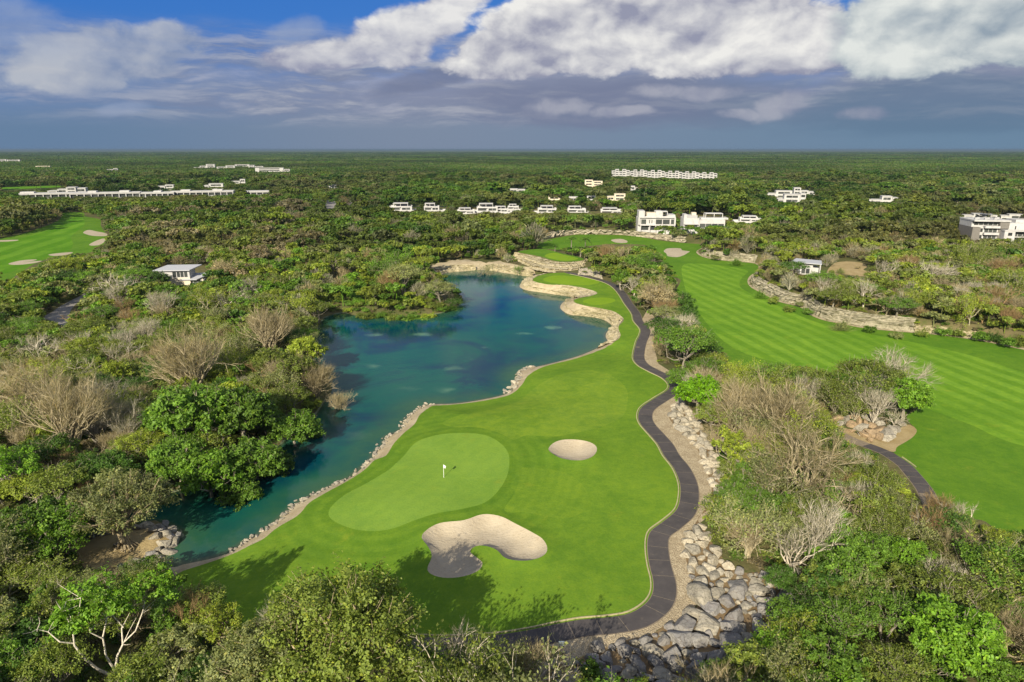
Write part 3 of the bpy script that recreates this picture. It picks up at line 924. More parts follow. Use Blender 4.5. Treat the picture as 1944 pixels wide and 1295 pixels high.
# ================================================================== ground sheet: one triangulation, cut into regions along the outlines
def build_ground():
    loops = [LAKE, LAWN, BANK, PATH_POLY, VERGE, STONES, GREEN, BUNKER_A, BUNKER_B, APPROACH, COLLAR, TEE_A, TEE_B, TEE_C, TEE_CUT, R_LAWN, R_FAIR, BUNKER_C, BUNKER_D, PATH2_POLY, APRON, ISLAND, BACKSAND,
             L_LAWN, L_FAIR, ROAD, QUARRY] + L_BUNK
    pts, edges = [], []
    for lp in loops:
        b = len(pts)
        n = len(lp)
        pts += [(float(p[0]), float(p[1])) for p in lp]
        edges += [(b + i, b + (i + 1) % n) for i in range(n)]
    rng = np.random.RandomState(4)
    X0, X1, Y0, Y1 = -430.0, 430.0, 20.0, 640.0
    grid = []
    for (ya, yb, st, xa, xb) in ((Y0, 110, 1.5, -75, 75), (110, 190, 2.2, -120, 110), (190, 330, 4.0, -200, 240), (330, Y1, 10.0, X0, X1), (Y0, 330, 12.0, X0, X1)):
        gx, gy = np.meshgrid(np.arange(xa, xb, st), np.arange(ya, yb, st))
        q = np.stack([gx.ravel(), gy.ravel()], 1) + rng.uniform(-.3, .3, (gx.size, 2)) * st
        grid.append(q)
    grid = np.concatenate(grid)
    allp = np.array(pts)
    d = np.full(len(grid), 1e9)
    for lp in loops:
        dd, _ = dist_to(grid, lp)
        d = np.minimum(d, dd)
    grid = grid[d > 0.5]
    border = [(X0, Y0), (X1, Y0), (X1, Y1), (X0, Y1)]
    b = len(pts)
    pts += border
    edges += [(b, b + 1), (b + 1, b + 2), (b + 2, b + 3), (b + 3, b)]
    pts += [(float(a), float(c)) for a, c in grid]
    for off in (1.2, 1.9, 2.8, 4.3):
        q = offset_line(R_EDGE, off)[::2]
        q = q[(q[:, 0] < X1 - 1) & (q[:, 1] > Y0 + 1)]
        pts += [(float(a), float(c)) for a, c in q]
    res = delaunay_2d_cdt([Vector(p) for p in pts], edges, [], 0, 1e-3)
    V = np.array([(v.x, v.y) for v in res[0]])
    F = np.array([f for f in res[2] if len(f) == 3], int)
    V[:, 0] = np.clip(V[:, 0], X0, X1)
    cen = V[F].mean(1)
    reg = np.zeros(len(F), int)
    names = ['forest_floor']
    order = [('forest_floor', None)]

    def put(polys, nm):
        k = len(names)
        names.append(nm)
        for q in polys:
            reg[inside(cen, q)] = k

    put([R_LAWN], 'right_rough'); put([R_FAIR], 'right_fairway'); put([BUNKER_C], 'far_bunker'); put([BUNKER_D], 'round_bunker')
    put([L_LAWN], 'left_rough'); put([L_FAIR], 'left_fairway')
    for i, q in enumerate(L_BUNK):
        put([q], 'left_bunker%d' % i)
    put([VERGE], 'gravel_verge'); put([STONES], 'boulder_bed'); put([ROAD], 'road'); put([QUARRY], 'clearing'); put([BACKSAND], 'back_bank'); put([ISLAND], 'sand_island')
    put([LAWN], 'lawn'); put([BANK], 'bank'); put([PATH_POLY], 'path'); put([APRON], 'apron'); put([PATH2_POLY], 'path2'); put([LAKE], 'lake_bed')
    put([APPROACH], 'approach'); put([COLLAR], 'collar'); put([GREEN], 'green'); put([BUNKER_A], 'big_bunker'); put([BUNKER_B], 'small_bunker')
    put([TEE_A], 'tee_a'); put([TEE_CUT], 'tee_a_cut'); put([TEE_B], 'tee_b'); put([TEE_C], 'tee_c')
    Z = ground_z(V)
    rough = 0.18 * np.sin(V[:, 0] * 1.7) * np.cos(V[:, 1] * 1.3)
    dgreen, _ = dist_to(V, GREEN)
    ang = math.atan2(*(np.subtract(G(1575, 663), G(1444, 603))[::-1]))
    angL = math.atan2(*(np.subtract(G(15, 485), G(85, 462))[::-1]))
    g_rough = grass_mat('rough_turf', (0.102, 0.196, 0.019), (0.138, 0.240, 0.023), ring=('dgreen', 2.4, 0.40, 13.0))
    g_rough_r = grass_mat('right_rough_turf', (0.075, 0.173, 0.016), (0.106, 0.208, 0.020))
    g_app = grass_mat('approach_turf', (0.132, 0.227, 0.020), (0.154, 0.250, 0.029), mottle=1.2)
    g_col = grass_mat('collar_turf', (0.126, 0.224, 0.020), (0.151, 0.248, 0.026), ring=('dgreen', 1.5, 0.20, 40.0))
    g_green = grass_mat('green_turf', (0.156, 0.272, 0.036), (0.180, 0.296, 0.046), stripe=(R(62), 1.4, 0.10), mottle=0.6)
    g_fair = grass_mat('fairway_turf', (0.114, 0.235, 0.019), (0.143, 0.268, 0.024), stripe=(ang, 2.5, 0.55))
    g_fair_l = grass_mat('left_fairway_turf', (0.072, 0.197, 0.009), (0.098, 0.222, 0.016), stripe=(angL, 6.5, 0.5))
    g_tee = grass_mat('tee_turf', (0.162, 0.276, 0.016), (0.187, 0.297, 0.022), mottle=0.5)
    spec = {
        'forest_floor': ('forest_floor', M_SOIL, 'olive brown soil and leaf litter under the scrub forest', 'ground'),
        'right_rough': ('rough_turf', g_rough_r, 'darker uncut turf bordering the striped fairway beyond the cart path trees', 'turf'),
        'right_fairway': ('fairway', g_fair, 'broad fairway with diagonal light and dark mowing stripes', 'fairway'),
        'far_bunker': ('bunker', M_SAND, 'ragged sand bunker at the upper end of the striped fairway', 'bunker'),
        'round_bunker': ('bunker', M_SAND, 'small oval sand bunker below the white three storey house', 'bunker'),
        'left_rough': ('rough_turf', g_rough_r, 'turf of the separate golf hole at the edge of the forest left of the villa', 'turf'),
        'left_fairway': ('fairway', g_fair_l, 'bright striped fairway of the separate hole beyond the road', 'fairway'),
        'left_bunker0': ('bunker', M_SAND, 'tan sand bunker with young palms at the top right of the separate hole', 'bunker'),
        'left_bunker1': ('bunker', M_SAND, 'slanting tan bunker just below the bunker with young palms', 'bunker'),
        'left_bunker2': ('bunker', M_SAND, 'thin flat bunker by the trees on the lower side of the separate hole', 'bunker'),
        'left_bunker3': ('bunker', M_SAND, 'hooked pale bunker lowest on the separate hole', 'bunker'),
        'left_bunker4': ('bunker', M_SAND, 'narrow bunker below the dark hedge of trees at the photo edge', 'bunker'),
        'gravel_verge': ('gravel_verge', M_GRAVEL, 'pale gravel verge between the cart path and the boulders', 'gravel'),
        'boulder_bed': ('boulder_bed', M_RUST, 'rusty brown soil between the boulders beside the cart path', 'gravel'),
        'road': ('road', M_ROAD, 'grey road curving between the trees left of the villa', 'road'),
        'clearing': ('clearing', M_TAN, 'bare tan clearing beside the pergola house on the wooded ledge', 'ground'),
        'back_bank': ('sand_bank', M_BANK, 'pale sandy bank at the far end of the lake', 'bank'),
        'sand_island': ('sand_spit', M_TAN, 'tan sand spit with the buttressed tree at the narrow end of the lake', 'sand'),
        'lawn': ('rough_turf', g_rough, 'dark green turf round the putting green, between lake and cart path', 'turf'),
        'bank': ('shore_bank', M_BANK, 'pale limestone bank along the turf side of the lake', 'bank'),
        'path': ('path_bed', M_JOINT, 'tan mortar bed of the winding cart path', 'path'),
        'apron': ('sand_apron', M_TAN, 'tan sand apron in front of the rock outcrop', 'sand'),
        'path2': ('path_bed', M_JOINT, 'tan bed of the cart path beside the rock outcrop', 'path'),
        'lake_bed': ('lake_bed', M_BED, 'greenish bed under the lake', 'lake bed'),
        'approach': ('approach_turf', g_app, 'lighter mown approach between the putting green and the bend of the lake', 'turf'),
        'collar': ('collar_turf', g_col, 'rounded patch of mown rings right of the putting green', 'turf'),
        'green': ('putting_green', g_green, 'smooth pale putting green with the white flag', 'green'),
        'big_bunker': ('bunker', M_SAND, 'large kidney shaped sand bunker partly in tree shade', 'bunker'),
        'small_bunker': ('bunker', M_SAND, 'small oval sand bunker beside the putting green', 'bunker'),
        'tee_a': ('tee_surround', g_rough_r, 'turf of the raised farthest tee above its stone bank', 'turf'),
        'tee_a_cut': ('tee', g_tee, 'pale mown top of the farthest raised tee', 'tee'),
        'tee_b': ('tee', g_tee, 'pale oval tee above the middle rocky bank of the lake', 'tee'),
        'tee_c': ('tee', g_tee, 'small pale oval tee nearest the cart path bend', 'tee'),
    }
    for k, nm in enumerate(names):
        f = F[reg == k]
        if not len(f):
            continue
        used, inv = np.unique(f.ravel(), return_inverse=True)
        zz = Z[used].copy()
        if nm in ('forest_floor', 'boulder_bed', 'bank', 'clearing', 'apron'):
            pass
        o_name, mat, lab, cat = spec[nm]
        co = np.column_stack([V[used], zz])
        me = make_mesh(o_name, co, inv.reshape(-1, 3), None, [mat], True, {'dgreen': dgreen[used]} if nm in ('lawn', 'collar') else None)
        tag(link(o_name, me), lab, cat, kind='structure')
    # beyond: the plain to the horizon
    xs = [-60000, -20000, -6000, -2000, -430, 430, 2000, 6000, 20000, 60000]
    ys = [-3000, -400, 20, 640, 1500, 4000, 12000, 30000, 62000]
    vv = [(x, y, 0.0) for y in ys for x in xs]
    qq = []
    for j in range(len(ys) - 1):
        for i in range(len(xs) - 1):
            if xs[i] == -430 and ys[j] == 20:
                continue
            a = j * len(xs) + i
            qq.append((a, a + 1, a + 1 + len(xs), a + len(xs)))
    tag(link('forest_plain', make_mesh('forest_plain', vv, None, qq, [M_FAR])), 'flat forested plain running to the horizon', 'plain', kind='structure')
    for poly, nm, mat, lab, cat in ((L_STRIP, 'fairway', g_fair_l, 'thin bright strip of turf in the forest beyond the separate hole', 'fairway'), (ROAD_B, 'road', M_ROAD, 'short piece of grey road seen among the trees, left of two', 'road'),
                                    (ROAD_C, 'road', M_ROAD, 'short piece of grey road seen among the trees, right of two', 'road'), (DIRT_F, 'dirt_clearing', M_TAN, 'yellow dirt clearing below the cream house in the far forest', 'ground')):
        n = len(poly)
        me = bpy.data.meshes.new(nm)
        me.from_pydata([(p[0], p[1], 0.35) for p in poly], [], [list(range(n))])
        me.materials.append(mat)
        tag(link(nm, me), lab, cat, kind='structure')
    # water sheet
    lp = LAKE
    b = spline(lp, step=2.0) if False else lp
    gx, gy = np.meshgrid(np.arange(lp[:, 0].min(), lp[:, 0].max(), 2.5), np.arange(lp[:, 1].min(), lp[:, 1].max(), 2.5))
    q = np.stack([gx.ravel(), gy.ravel()], 1)
    q = q[inside(q, lp)]
    dq, _ = dist_to(q, lp)
    q = q[dq > 0.8]
    n = len(lp)
    r2 = delaunay_2d_cdt([Vector((float(p[0]), float(p[1]))) for p in np.concatenate([lp, q])], [(i, (i + 1) % n) for i in range(n)], [], 0, 1e-3)
    V2 = np.array([(v.x, v.y) for v in r2[0]])
    F2 = np.array([f for f in r2[2] if len(f) == 3], int)
    F2 = F2[inside(V2[F2].mean(1), lp)]
    d2, _ = dist_to(V2, lp)
    me = make_mesh('lake', np.column_stack([V2, np.full(len(V2), ZW)]), F2, None, [M_WATER], True, {'depth': d2 * 0.45})
    tag(link('lake', me), 'turquoise and deep blue lake winding between forest and golf turf', 'lake', kind='structure')


build_ground()

# ================================================================== vegetation: shapes
TINT = {
    'dark green': (0.058, 0.122, 0.016),
    'mid green': (0.106, 0.198, 0.022),
    'olive green': (0.150, 0.196, 0.032),
    'yellow-green': (0.215, 0.270, 0.030),
    'vivid green': (0.140, 0.268, 0.022),
    'neon green': (0.140, 0.300, 0.008),
    'grey-green': (0.190, 0.215, 0.078),
    'straw tan': (0.290, 0.245, 0.140),
    'ash grey': (0.285, 0.270, 0.195),
    'russet brown': (0.225, 0.170, 0.080),
}
BARK_PALE, BARK_TAN, BARK_GREY = (0.50, 0.44, 0.34), (0.33, 0.27, 0.17), (0.26, 0.23, 0.18)


class Shape:
    """Gathers tubes (bark) and leaf or twig blades for one plant."""

    def __init__(self):
        self.v, self.t, self.q, self.lv, self.n = [], [], [], [], 0

    def tube(self, pts, rad, sides=4):
        pts = np.asarray(pts, float)
        k = len(pts)
        T = np.gradient(pts, axis=0)
        T /= np.maximum(np.linalg.norm(T, axis=1), 1e-9)[:, None]
        ref = np.where(np.abs(T[:, 2:3]) > 0.9, np.array([[1.0, 0, 0]]), np.array([[0, 0, 1.0]]))
        A = np.cross(T, ref)
        A /= np.linalg.norm(A, axis=1)[:, None]
        B = np.cross(T, A)
        ang = np.arange(sides) * 2 * math.pi / sides
        ring = (A[:, None, :] * np.cos(ang)[None, :, None] + B[:, None, :] * np.sin(ang)[None, :, None]) * np.asarray(rad)[:, None, None]
        V = (pts[:, None, :] + ring).reshape(-1, 3)
        i, j = np.meshgrid(np.arange(k - 1), np.arange(sides), indexing='ij')
        a = i * sides + j
        b = i * sides + (j + 1) % sides
        Q = np.stack([a, b, b + sides, a + sides], -1).reshape(-1, 4) + self.n
        self.v.append(V)
        self.q.append(Q)
        self.lv.append(np.full(len(V), 0.5))
        self.n += len(V)

    def blades(self, cen, nrm, axis, length, width, var, fold=0.25):
        """Rhombic folded leaves (two triangles each)."""
        N = len(cen)
        axis = axis - nrm * (axis * nrm).sum(1)[:, None]
        axis /= np.maximum(np.linalg.norm(axis, axis=1), 1e-6)[:, None]
        side = np.cross(nrm, axis)
        L = np.asarray(length).reshape(-1, 1) * 0.5
        Wd = np.asarray(width).reshape(-1, 1) * 0.5
        up = nrm * Wd * fold
        V = np.stack([cen - axis * L, cen + side * Wd + up, cen + axis * L, cen - side * Wd + up], 1).reshape(-1, 3)
        b = np.arange(N)[:, None] * 4 + self.n
        T = np.concatenate([b + np.array([[0, 1, 2]]), b + np.array([[0, 2, 3]])])
        self.v.append(V)
        self.t.append(T)
        self.lv.append(np.repeat(var, 4))
        self.n += len(V)

    def data(self):
        v = np.concatenate(self.v) if self.v else np.zeros((0, 3))
        t = np.concatenate(self.t) if self.t else np.zeros((0, 3), int)
        q = np.concatenate(self.q) if self.q else np.zeros((0, 4), int)
        lv = np.concatenate(self.lv) if self.lv else np.zeros(0)
        return v, t, q, lv

    def mesh(self, name, mat):
        v, t, q, lv = self.data()
        return make_mesh(name, v, t, q, [mat], False, {'leafvar': lv})


def rand_dirs(rng, n, zmin=-1.0):
    z = rng.uniform(zmin, 1, n)
    a = rng.uniform(0, 2 * math.pi, n)
    r = np.sqrt(1 - z * z)
    return np.stack([r * np.cos(a), r * np.sin(a), z], 1)


def curve(p, q, sag, rng, k=5):
    p, q = np.asarray(p, float), np.asarray(q, float)
    t = np.linspace(0, 1, k)[:, None]
    d = rng.normal(0, 1, 3)
    mid = np.sin(t * math.pi) * (d * sag * np.linalg.norm(q - p))
    return p + (q - p) * t + mid


def leaf_cloud(sh, rng, cen, rad, n, size, flat=1.0, upbias=0.5, shell=0.55):
    """n leaves through a clump: denser towards its outside, faces turned outwards and up."""
    # leaves sit in sprays; between the sprays the crown stays open
    k = max(5, n // 16)
    sd = rand_dirs(rng, k, -0.7)
    sr = rng.uniform(shell ** 3, 1.0, k) ** (1 / 3) * (0.80 + 0.34 * np.sin(sd[:, 0] * 5 + cen[0] * 3) * np.sin(sd[:, 1] * 4 + cen[1] * 2) + rng.normal(0, 0.12, k))
    pick = rng.randint(0, k, n)
    d = sd[pick]
    p = d * sr[pick][:, None] * rad + rng.normal(0, 1, (n, 3)) * np.minimum(0.17 * rad, 0.42)
    p[:, 2] *= flat
    nrm = d * 0.75 + rng.normal(0, 0.45, (n, 3)) + (rng.normal(0, 0.35, (k, 3)))[pick]
    nrm[:, 2] += upbias
    nrm /= np.linalg.norm(nrm, axis=1)[:, None]
    ax = rng.normal(0, 1, (n, 3))
    L = size * rng.uniform(0.65, 1.35, n)
    sh.blades(p + np.asarray(cen), nrm, ax, L, L * rng.uniform(0.45, 0.7, n), np.clip(rng.uniform(0, 1, k)[pick] * 0.5 + rng.uniform(0, 0.5, n), 0, 0.999))


def leafy(seed, h=7.0, r=3.6, clumps=22, leaves=5200, size=0.34, form='round', trunks=1, droop=0.0, cr=(0.30, 0.48), lift=0.0, limb=1.0):
    """Trunk, limbs reaching every clump, and a crown of leaf clumps with gaps between them."""
    rng = np.random.RandomState(seed)
    wood, crown = Shape(), Shape()
    cs = []
    tries = 0
    while len(cs) < clumps and tries < 4000:
        tries += 1
        d = rand_dirs(rng, 1, -0.25)[0]
        s = rng.uniform(0.35, 0.86)
        if form == 'umbrella':
            c_ = np.array([d[0] * s * r, d[1] * s * r, h * (0.80 + 0.10 * d[2]) - (s * s) * h * 0.16])
        elif form == 'open':
            c_ = np.array([d[0] * s * r * 1.05, d[1] * s * r * 1.05, h * (0.58 + 0.36 * d[2] * s) + rng.normal(0, 0.2)])
        elif form == 'column':
            c_ = np.array([d[0] * s * r * 0.8, d[1] * s * r * 0.8, h * rng.uniform(0.3, 0.93)])
        else:
            c_ = np.array([d[0] * s * r, d[1] * s * r, h * 0.55 + d[2] * s * h * 0.42])
        c_[2] += lift * h - droop * (s ** 2) * h * 0.3
        rad = r * rng.uniform(*cr)
        if form == 'umbrella':
            rad *= 0.9
        if all(np.linalg.norm(c_ - o[0]) > 0.52 * (rad + o[1]) for o in cs):
            cs.append((c_, rad))
    base = [np.array([rng.normal(0, 0.12) * (trunks > 1) * 3, rng.normal(0, 0.12) * (trunks > 1) * 3, -0.3]) for _ in range(trunks)]
    forks = []
    for b in base:
        top = np.array([b[0] + rng.normal(0, 0.10) * r, b[1] + rng.normal(0, 0.10) * r, h * rng.uniform(0.28, 0.42)])
        pts = curve(b, top, 0.05, rng)
        rt = 0.028 * h / math.sqrt(trunks)
        wood.tube(pts, np.linspace(rt * 1.5, rt * 0.9, 5), 6)
        forks.append((top, rt))
    for c_, rad in cs:
        f, rt = forks[rng.randint(len(forks))]
        pts = curve(f, c_ - np.array([0, 0, rad * 0.2]), 0.10, rng)
        wood.tube(pts, np.linspace(rt * 0.62 * limb, rt * 0.20 * limb, 5), 4)
        for _ in range(3):
            e = c_ + rand_dirs(rng, 1, 0)[0] * rad * 0.95
            wood.tube(np.array([pts[3], (pts[3] + e) / 2 + rng.normal(0, 0.1, 3), e]), [rt * 0.22, rt * 0.14, rt * 0.05], 3)
    tot = sum(o[1] ** 2 for o in cs)
    for c_, rad in cs:
        leaf_cloud(crown, rng, c_, rad, int(leaves * rad * rad / tot), size, 0.55 if form == 'umbrella' else 0.82)
    return wood, crown


def bare(seed, h=6.5, r=4.0, limbs=7, form='vase', twigs=4200, leaves=0, thick=1.0, stems=1, lean=0.0):
    """Leafless dry-season tree: forking limbs end in a haze of fine twigs."""
    rng = np.random.RandomState(seed)
    wood, crown = Shape(), Shape()
    ends = []

    def grow(p, d, L, rad, lev):
        e = p + d * L
        mid = (p + e) / 2 + rng.normal(0, 0.05 * L, 3)
        mid[2] += 0.04 * L
        wood.tube(np.array([p, mid, e]), [rad, rad * 0.8, rad * 0.58], 5 if lev < 2 else 3)
        if lev >= 4:
            ends.append((p, e, d, L))
            return
        if lev >= 2:
            ends.append((p, e, d, L))
        for i in range(rng.randint(2, 4) if lev else limbs):
            sp = (0.55 if form == 'vase' else 0.85) if lev == 0 else (0.42 if form == 'vase' else 0.62)
            nd = d + rng.normal(0, sp, 3)
            if lev == 0:
                a = 2 * math.pi * (i + rng.uniform(-.3, .3)) / limbs
                s = rng.uniform(0.35, 1.0) * (0.85 if form == 'vase' else 1.35)
                nd = np.array([math.cos(a) * s, math.sin(a) * s, 1.0])
            nd[2] += 0.22 if form == 'vase' else 0.04
            nd[0] += lean
            nd /= np.linalg.norm(nd)
            grow(e if rng.uniform() < 0.7 else (p + e) / 2 + (e - p) * 0.2, nd, L * rng.uniform(0.66, 0.9) if lev else h * rng.uniform(0.26, 0.34), rad * (0.62 if lev else 0.6), lev + 1)

    for _ in range(stems):
        b = np.array([rng.normal(0, 0.3) * (stems > 1), rng.normal(0, 0.3) * (stems > 1), -0.3])
        grow(b, np.array([rng.normal(0, .08), rng.normal(0, .08), 1.0]), h * (0.14 if form == 'vase' else 0.26), 0.024 * h * thick, 0)
    E = np.array([x[1] for x in ends]); P = np.array([x[0] for x in ends]); D = np.array([x[2] for x in ends]); LL = np.array([x[3] for x in ends])
    k = rng.randint(0, len(ends), twigs)
    t = rng.uniform(0.15, 1.05, twigs)[:, None]
    base = P[k] + (E[k] - P[k]) * t
    d = D[k] + rng.normal(0, 0.42, (twigs, 3))
    d[:, 2] += 0.25
    d /= np.linalg.norm(d, axis=1)[:, None]
    L = rng.uniform(0.35, 1.1, twigs) * h * 0.14
    nrm = rng.normal(0, 1, (twigs, 3))
    nrm -= d * (nrm * d).sum(1)[:, None]
    nrm /= np.linalg.norm(nrm, axis=1)[:, None]
    crown.blades(base + d * L[:, None] * 0.5, nrm, d, L, np.full(twigs, 0.0022 * h), rng.uniform(0, 1, twigs), 0.0)
    if leaves:
        k = rng.randint(0, len(ends), leaves)
        c_ = E[k] + rng.normal(0, 0.05 * h, (leaves, 3))
        nrm = rng.normal(0, 1, (leaves, 3)); nrm[:, 2] += 0.6
        nrm /= np.linalg.norm(nrm, axis=1)[:, None]
        L = rng.uniform(0.16, 0.36, leaves)
        crown.blades(c_, nrm, rng.normal(0, 1, (leaves, 3)), L, L * 0.55, rng.uniform(0, 1, leaves))
    return wood, crown


def palm(seed, h=4.5, fronds=18, L=2.4):
    rng = np.random.RandomState(seed)
    wood, crown = Shape(), Shape()
    top = np.array([rng.normal(0, .2), rng.normal(0, .2), h])
    wood.tube(curve((0, 0, -0.3), top, 0.04, rng), np.linspace(0.22, 0.13, 5), 6)
    for i in range(fronds):
        a = 2 * math.pi * i / fronds * 2.4 + rng.uniform(-.2, .2)
        el = rng.uniform(-0.2, 1.1)
        t = np.linspace(0, 1, 9)
        out = np.array([math.cos(a), math.sin(a), 0])
        spine = top + out * (t * L * math.cos(el * 0.6))[:, None] + np.array([0, 0, 1.0]) * (L * (0.75 * el * t - 0.75 * t * t))[:, None]
        crown.tube(spine, np.linspace(0.035, 0.01, 9), 3)
        seg = np.repeat(np.arange(1, 9), 4)
        c0 = spine[seg] + rng.normal(0, 0.05, (len(seg), 3))
        side = np.array([-math.sin(a), math.cos(a), 0])
        sg = np.tile([1, -1, 1, -1], 8)[:, None]
        d = side * sg + out * 0.5 + np.array([0, 0, -0.45])
        d = d / np.linalg.norm(d, axis=1)[:, None]
        LL = np.full(len(seg), 0.62) * L / 2.4
        crown.blades(c0 + d * LL[:, None] * 0.5, np.tile([0, 0, 1.0], (len(seg), 1)) + rng.normal(0, .2, (len(seg), 3)), d, LL, LL * 0.30, rng.uniform(0, 1, len(seg)), 0.0)
    return wood, crown


def shrub(seed, h=1.9, r=1.7, leaves=1700, size=0.24, twiggy=0):
    rng = np.random.RandomState(seed)
    sh = Shape()
    for i in range(7):
        a = rng.uniform(0, 2 * math.pi)
        s = rng.uniform(0.1, 0.62) * r
        c_ = np.array([math.cos(a) * s, math.sin(a) * s, h * rng.uniform(0.35, 0.66)])
        leaf_cloud(sh, rng, c_, r * rng.uniform(0.36, 0.56), leaves // 7, size, 0.75)
    if twiggy:
        d = rand_dirs(rng, twiggy, 0.15)
        L = rng.uniform(0.5, 1.1, twiggy) * h
        b = rng.normal(0, 0.35 * r, (twiggy, 3)); b[:, 2] = np.abs(b[:, 2]) * 0.3
        nrm = np.cross(d, rng.normal(0, 1, (twiggy, 3)))
        nrm /= np.linalg.norm(nrm, axis=1)[:, None]
        sh.blades(b + d * L[:, None] * 0.5, nrm, d, L, np.full(twiggy, 0.030), rng.uniform(0, 1, twiggy), 0.0)
    return sh


# prototypes: (height, crown radius) as built; copies are scaled
PROTO = {}


def proto(key, builder, h, r, kind):
    wood, crown = builder
    PROTO[key] = dict(h=h, r=r, kind=kind, wood=wood, crown=crown,
                      wm=wood.mesh('trunk', M_BARK) if wood else None, cm=crown.mesh('crown', M_LEAF))


proto('round1', leafy(11, 7.0, 3.5), 7.0, 3.5, 'leafy')
proto('round2', leafy(12, 7.0, 3.3, clumps=17), 7.0, 3.3, 'leafy')
proto('round3', leafy(13, 6.4, 3.6, clumps=26, size=0.30, leaves=6000), 6.4, 3.6, 'leafy')
proto('open1', leafy(21, 7.5, 3.7, clumps=15, leaves=3600, form='open', cr=(0.24, 0.40)), 7.5, 3.7, 'leafy')
proto('open2', leafy(22, 7.0, 3.9, clumps=19, leaves=4000, form='open', cr=(0.22, 0.36), trunks=2), 7.0, 3.9, 'leafy')
proto('open3', leafy(23, 8.0, 3.2, clumps=14, leaves=3400, form='column', cr=(0.30, 0.46)), 8.0, 3.2, 'leafy')
proto('umb1', leafy(31, 6.6, 4.1, clumps=20, leaves=4200, form='umbrella', size=0.26), 6.6, 4.1, 'leafy')
proto('umb2', leafy(32, 7.2, 4.4, clumps=24, leaves=4600, form='umbrella', size=0.26, trunks=2), 7.2, 4.4, 'leafy')
proto('vase1', bare(41, 6.5, 3.4), 6.2, 3.4, 'bare')
proto('vase2', bare(42, 6.5, 3.4, limbs=9, twigs=5200, stems=2), 6.2, 3.6, 'bare')
proto('vase3', bare(45, 6.0, 3.4, limbs=8, twigs=4600, stems=3), 5.8, 3.6, 'bare')
proto('spread1', bare(43, 7.0, 3.8, limbs=6, form='spread', twigs=3200, thick=1.25), 6.6, 3.8, 'bare')
proto('spread2', bare(44, 7.5, 3.6, limbs=5, form='spread', twigs=2200, thick=1.4), 7.0, 3.6, 'bare')
proto('semi1', bare(51, 6.5, 3.6, limbs=7, form='vase', twigs=2600, leaves=2300), 6.2, 3.5, 'semi')
proto('semi2', bare(52, 6.8, 3.8, limbs=6, form='spread', twigs=1800, leaves=2600), 6.4, 3.8, 'semi')
proto('palm1', palm(61), 5.2, 2.3, 'palm')
proto('palm2', palm(62, 3.2, 16, 2.0), 3.8, 1.9, 'palm')
proto('shrub1', (None, shrub(71)), 1.9, 1.7, 'shrub')
proto('shrub2', (None, shrub(72, 1.5, 1.9, 1900, 0.20)), 1.5, 1.9, 'shrub')
proto('shrub3', (None, shrub(73, 2.0, 1.5, 700, 0.2, 420)), 2.0, 1.5, 'shrub')
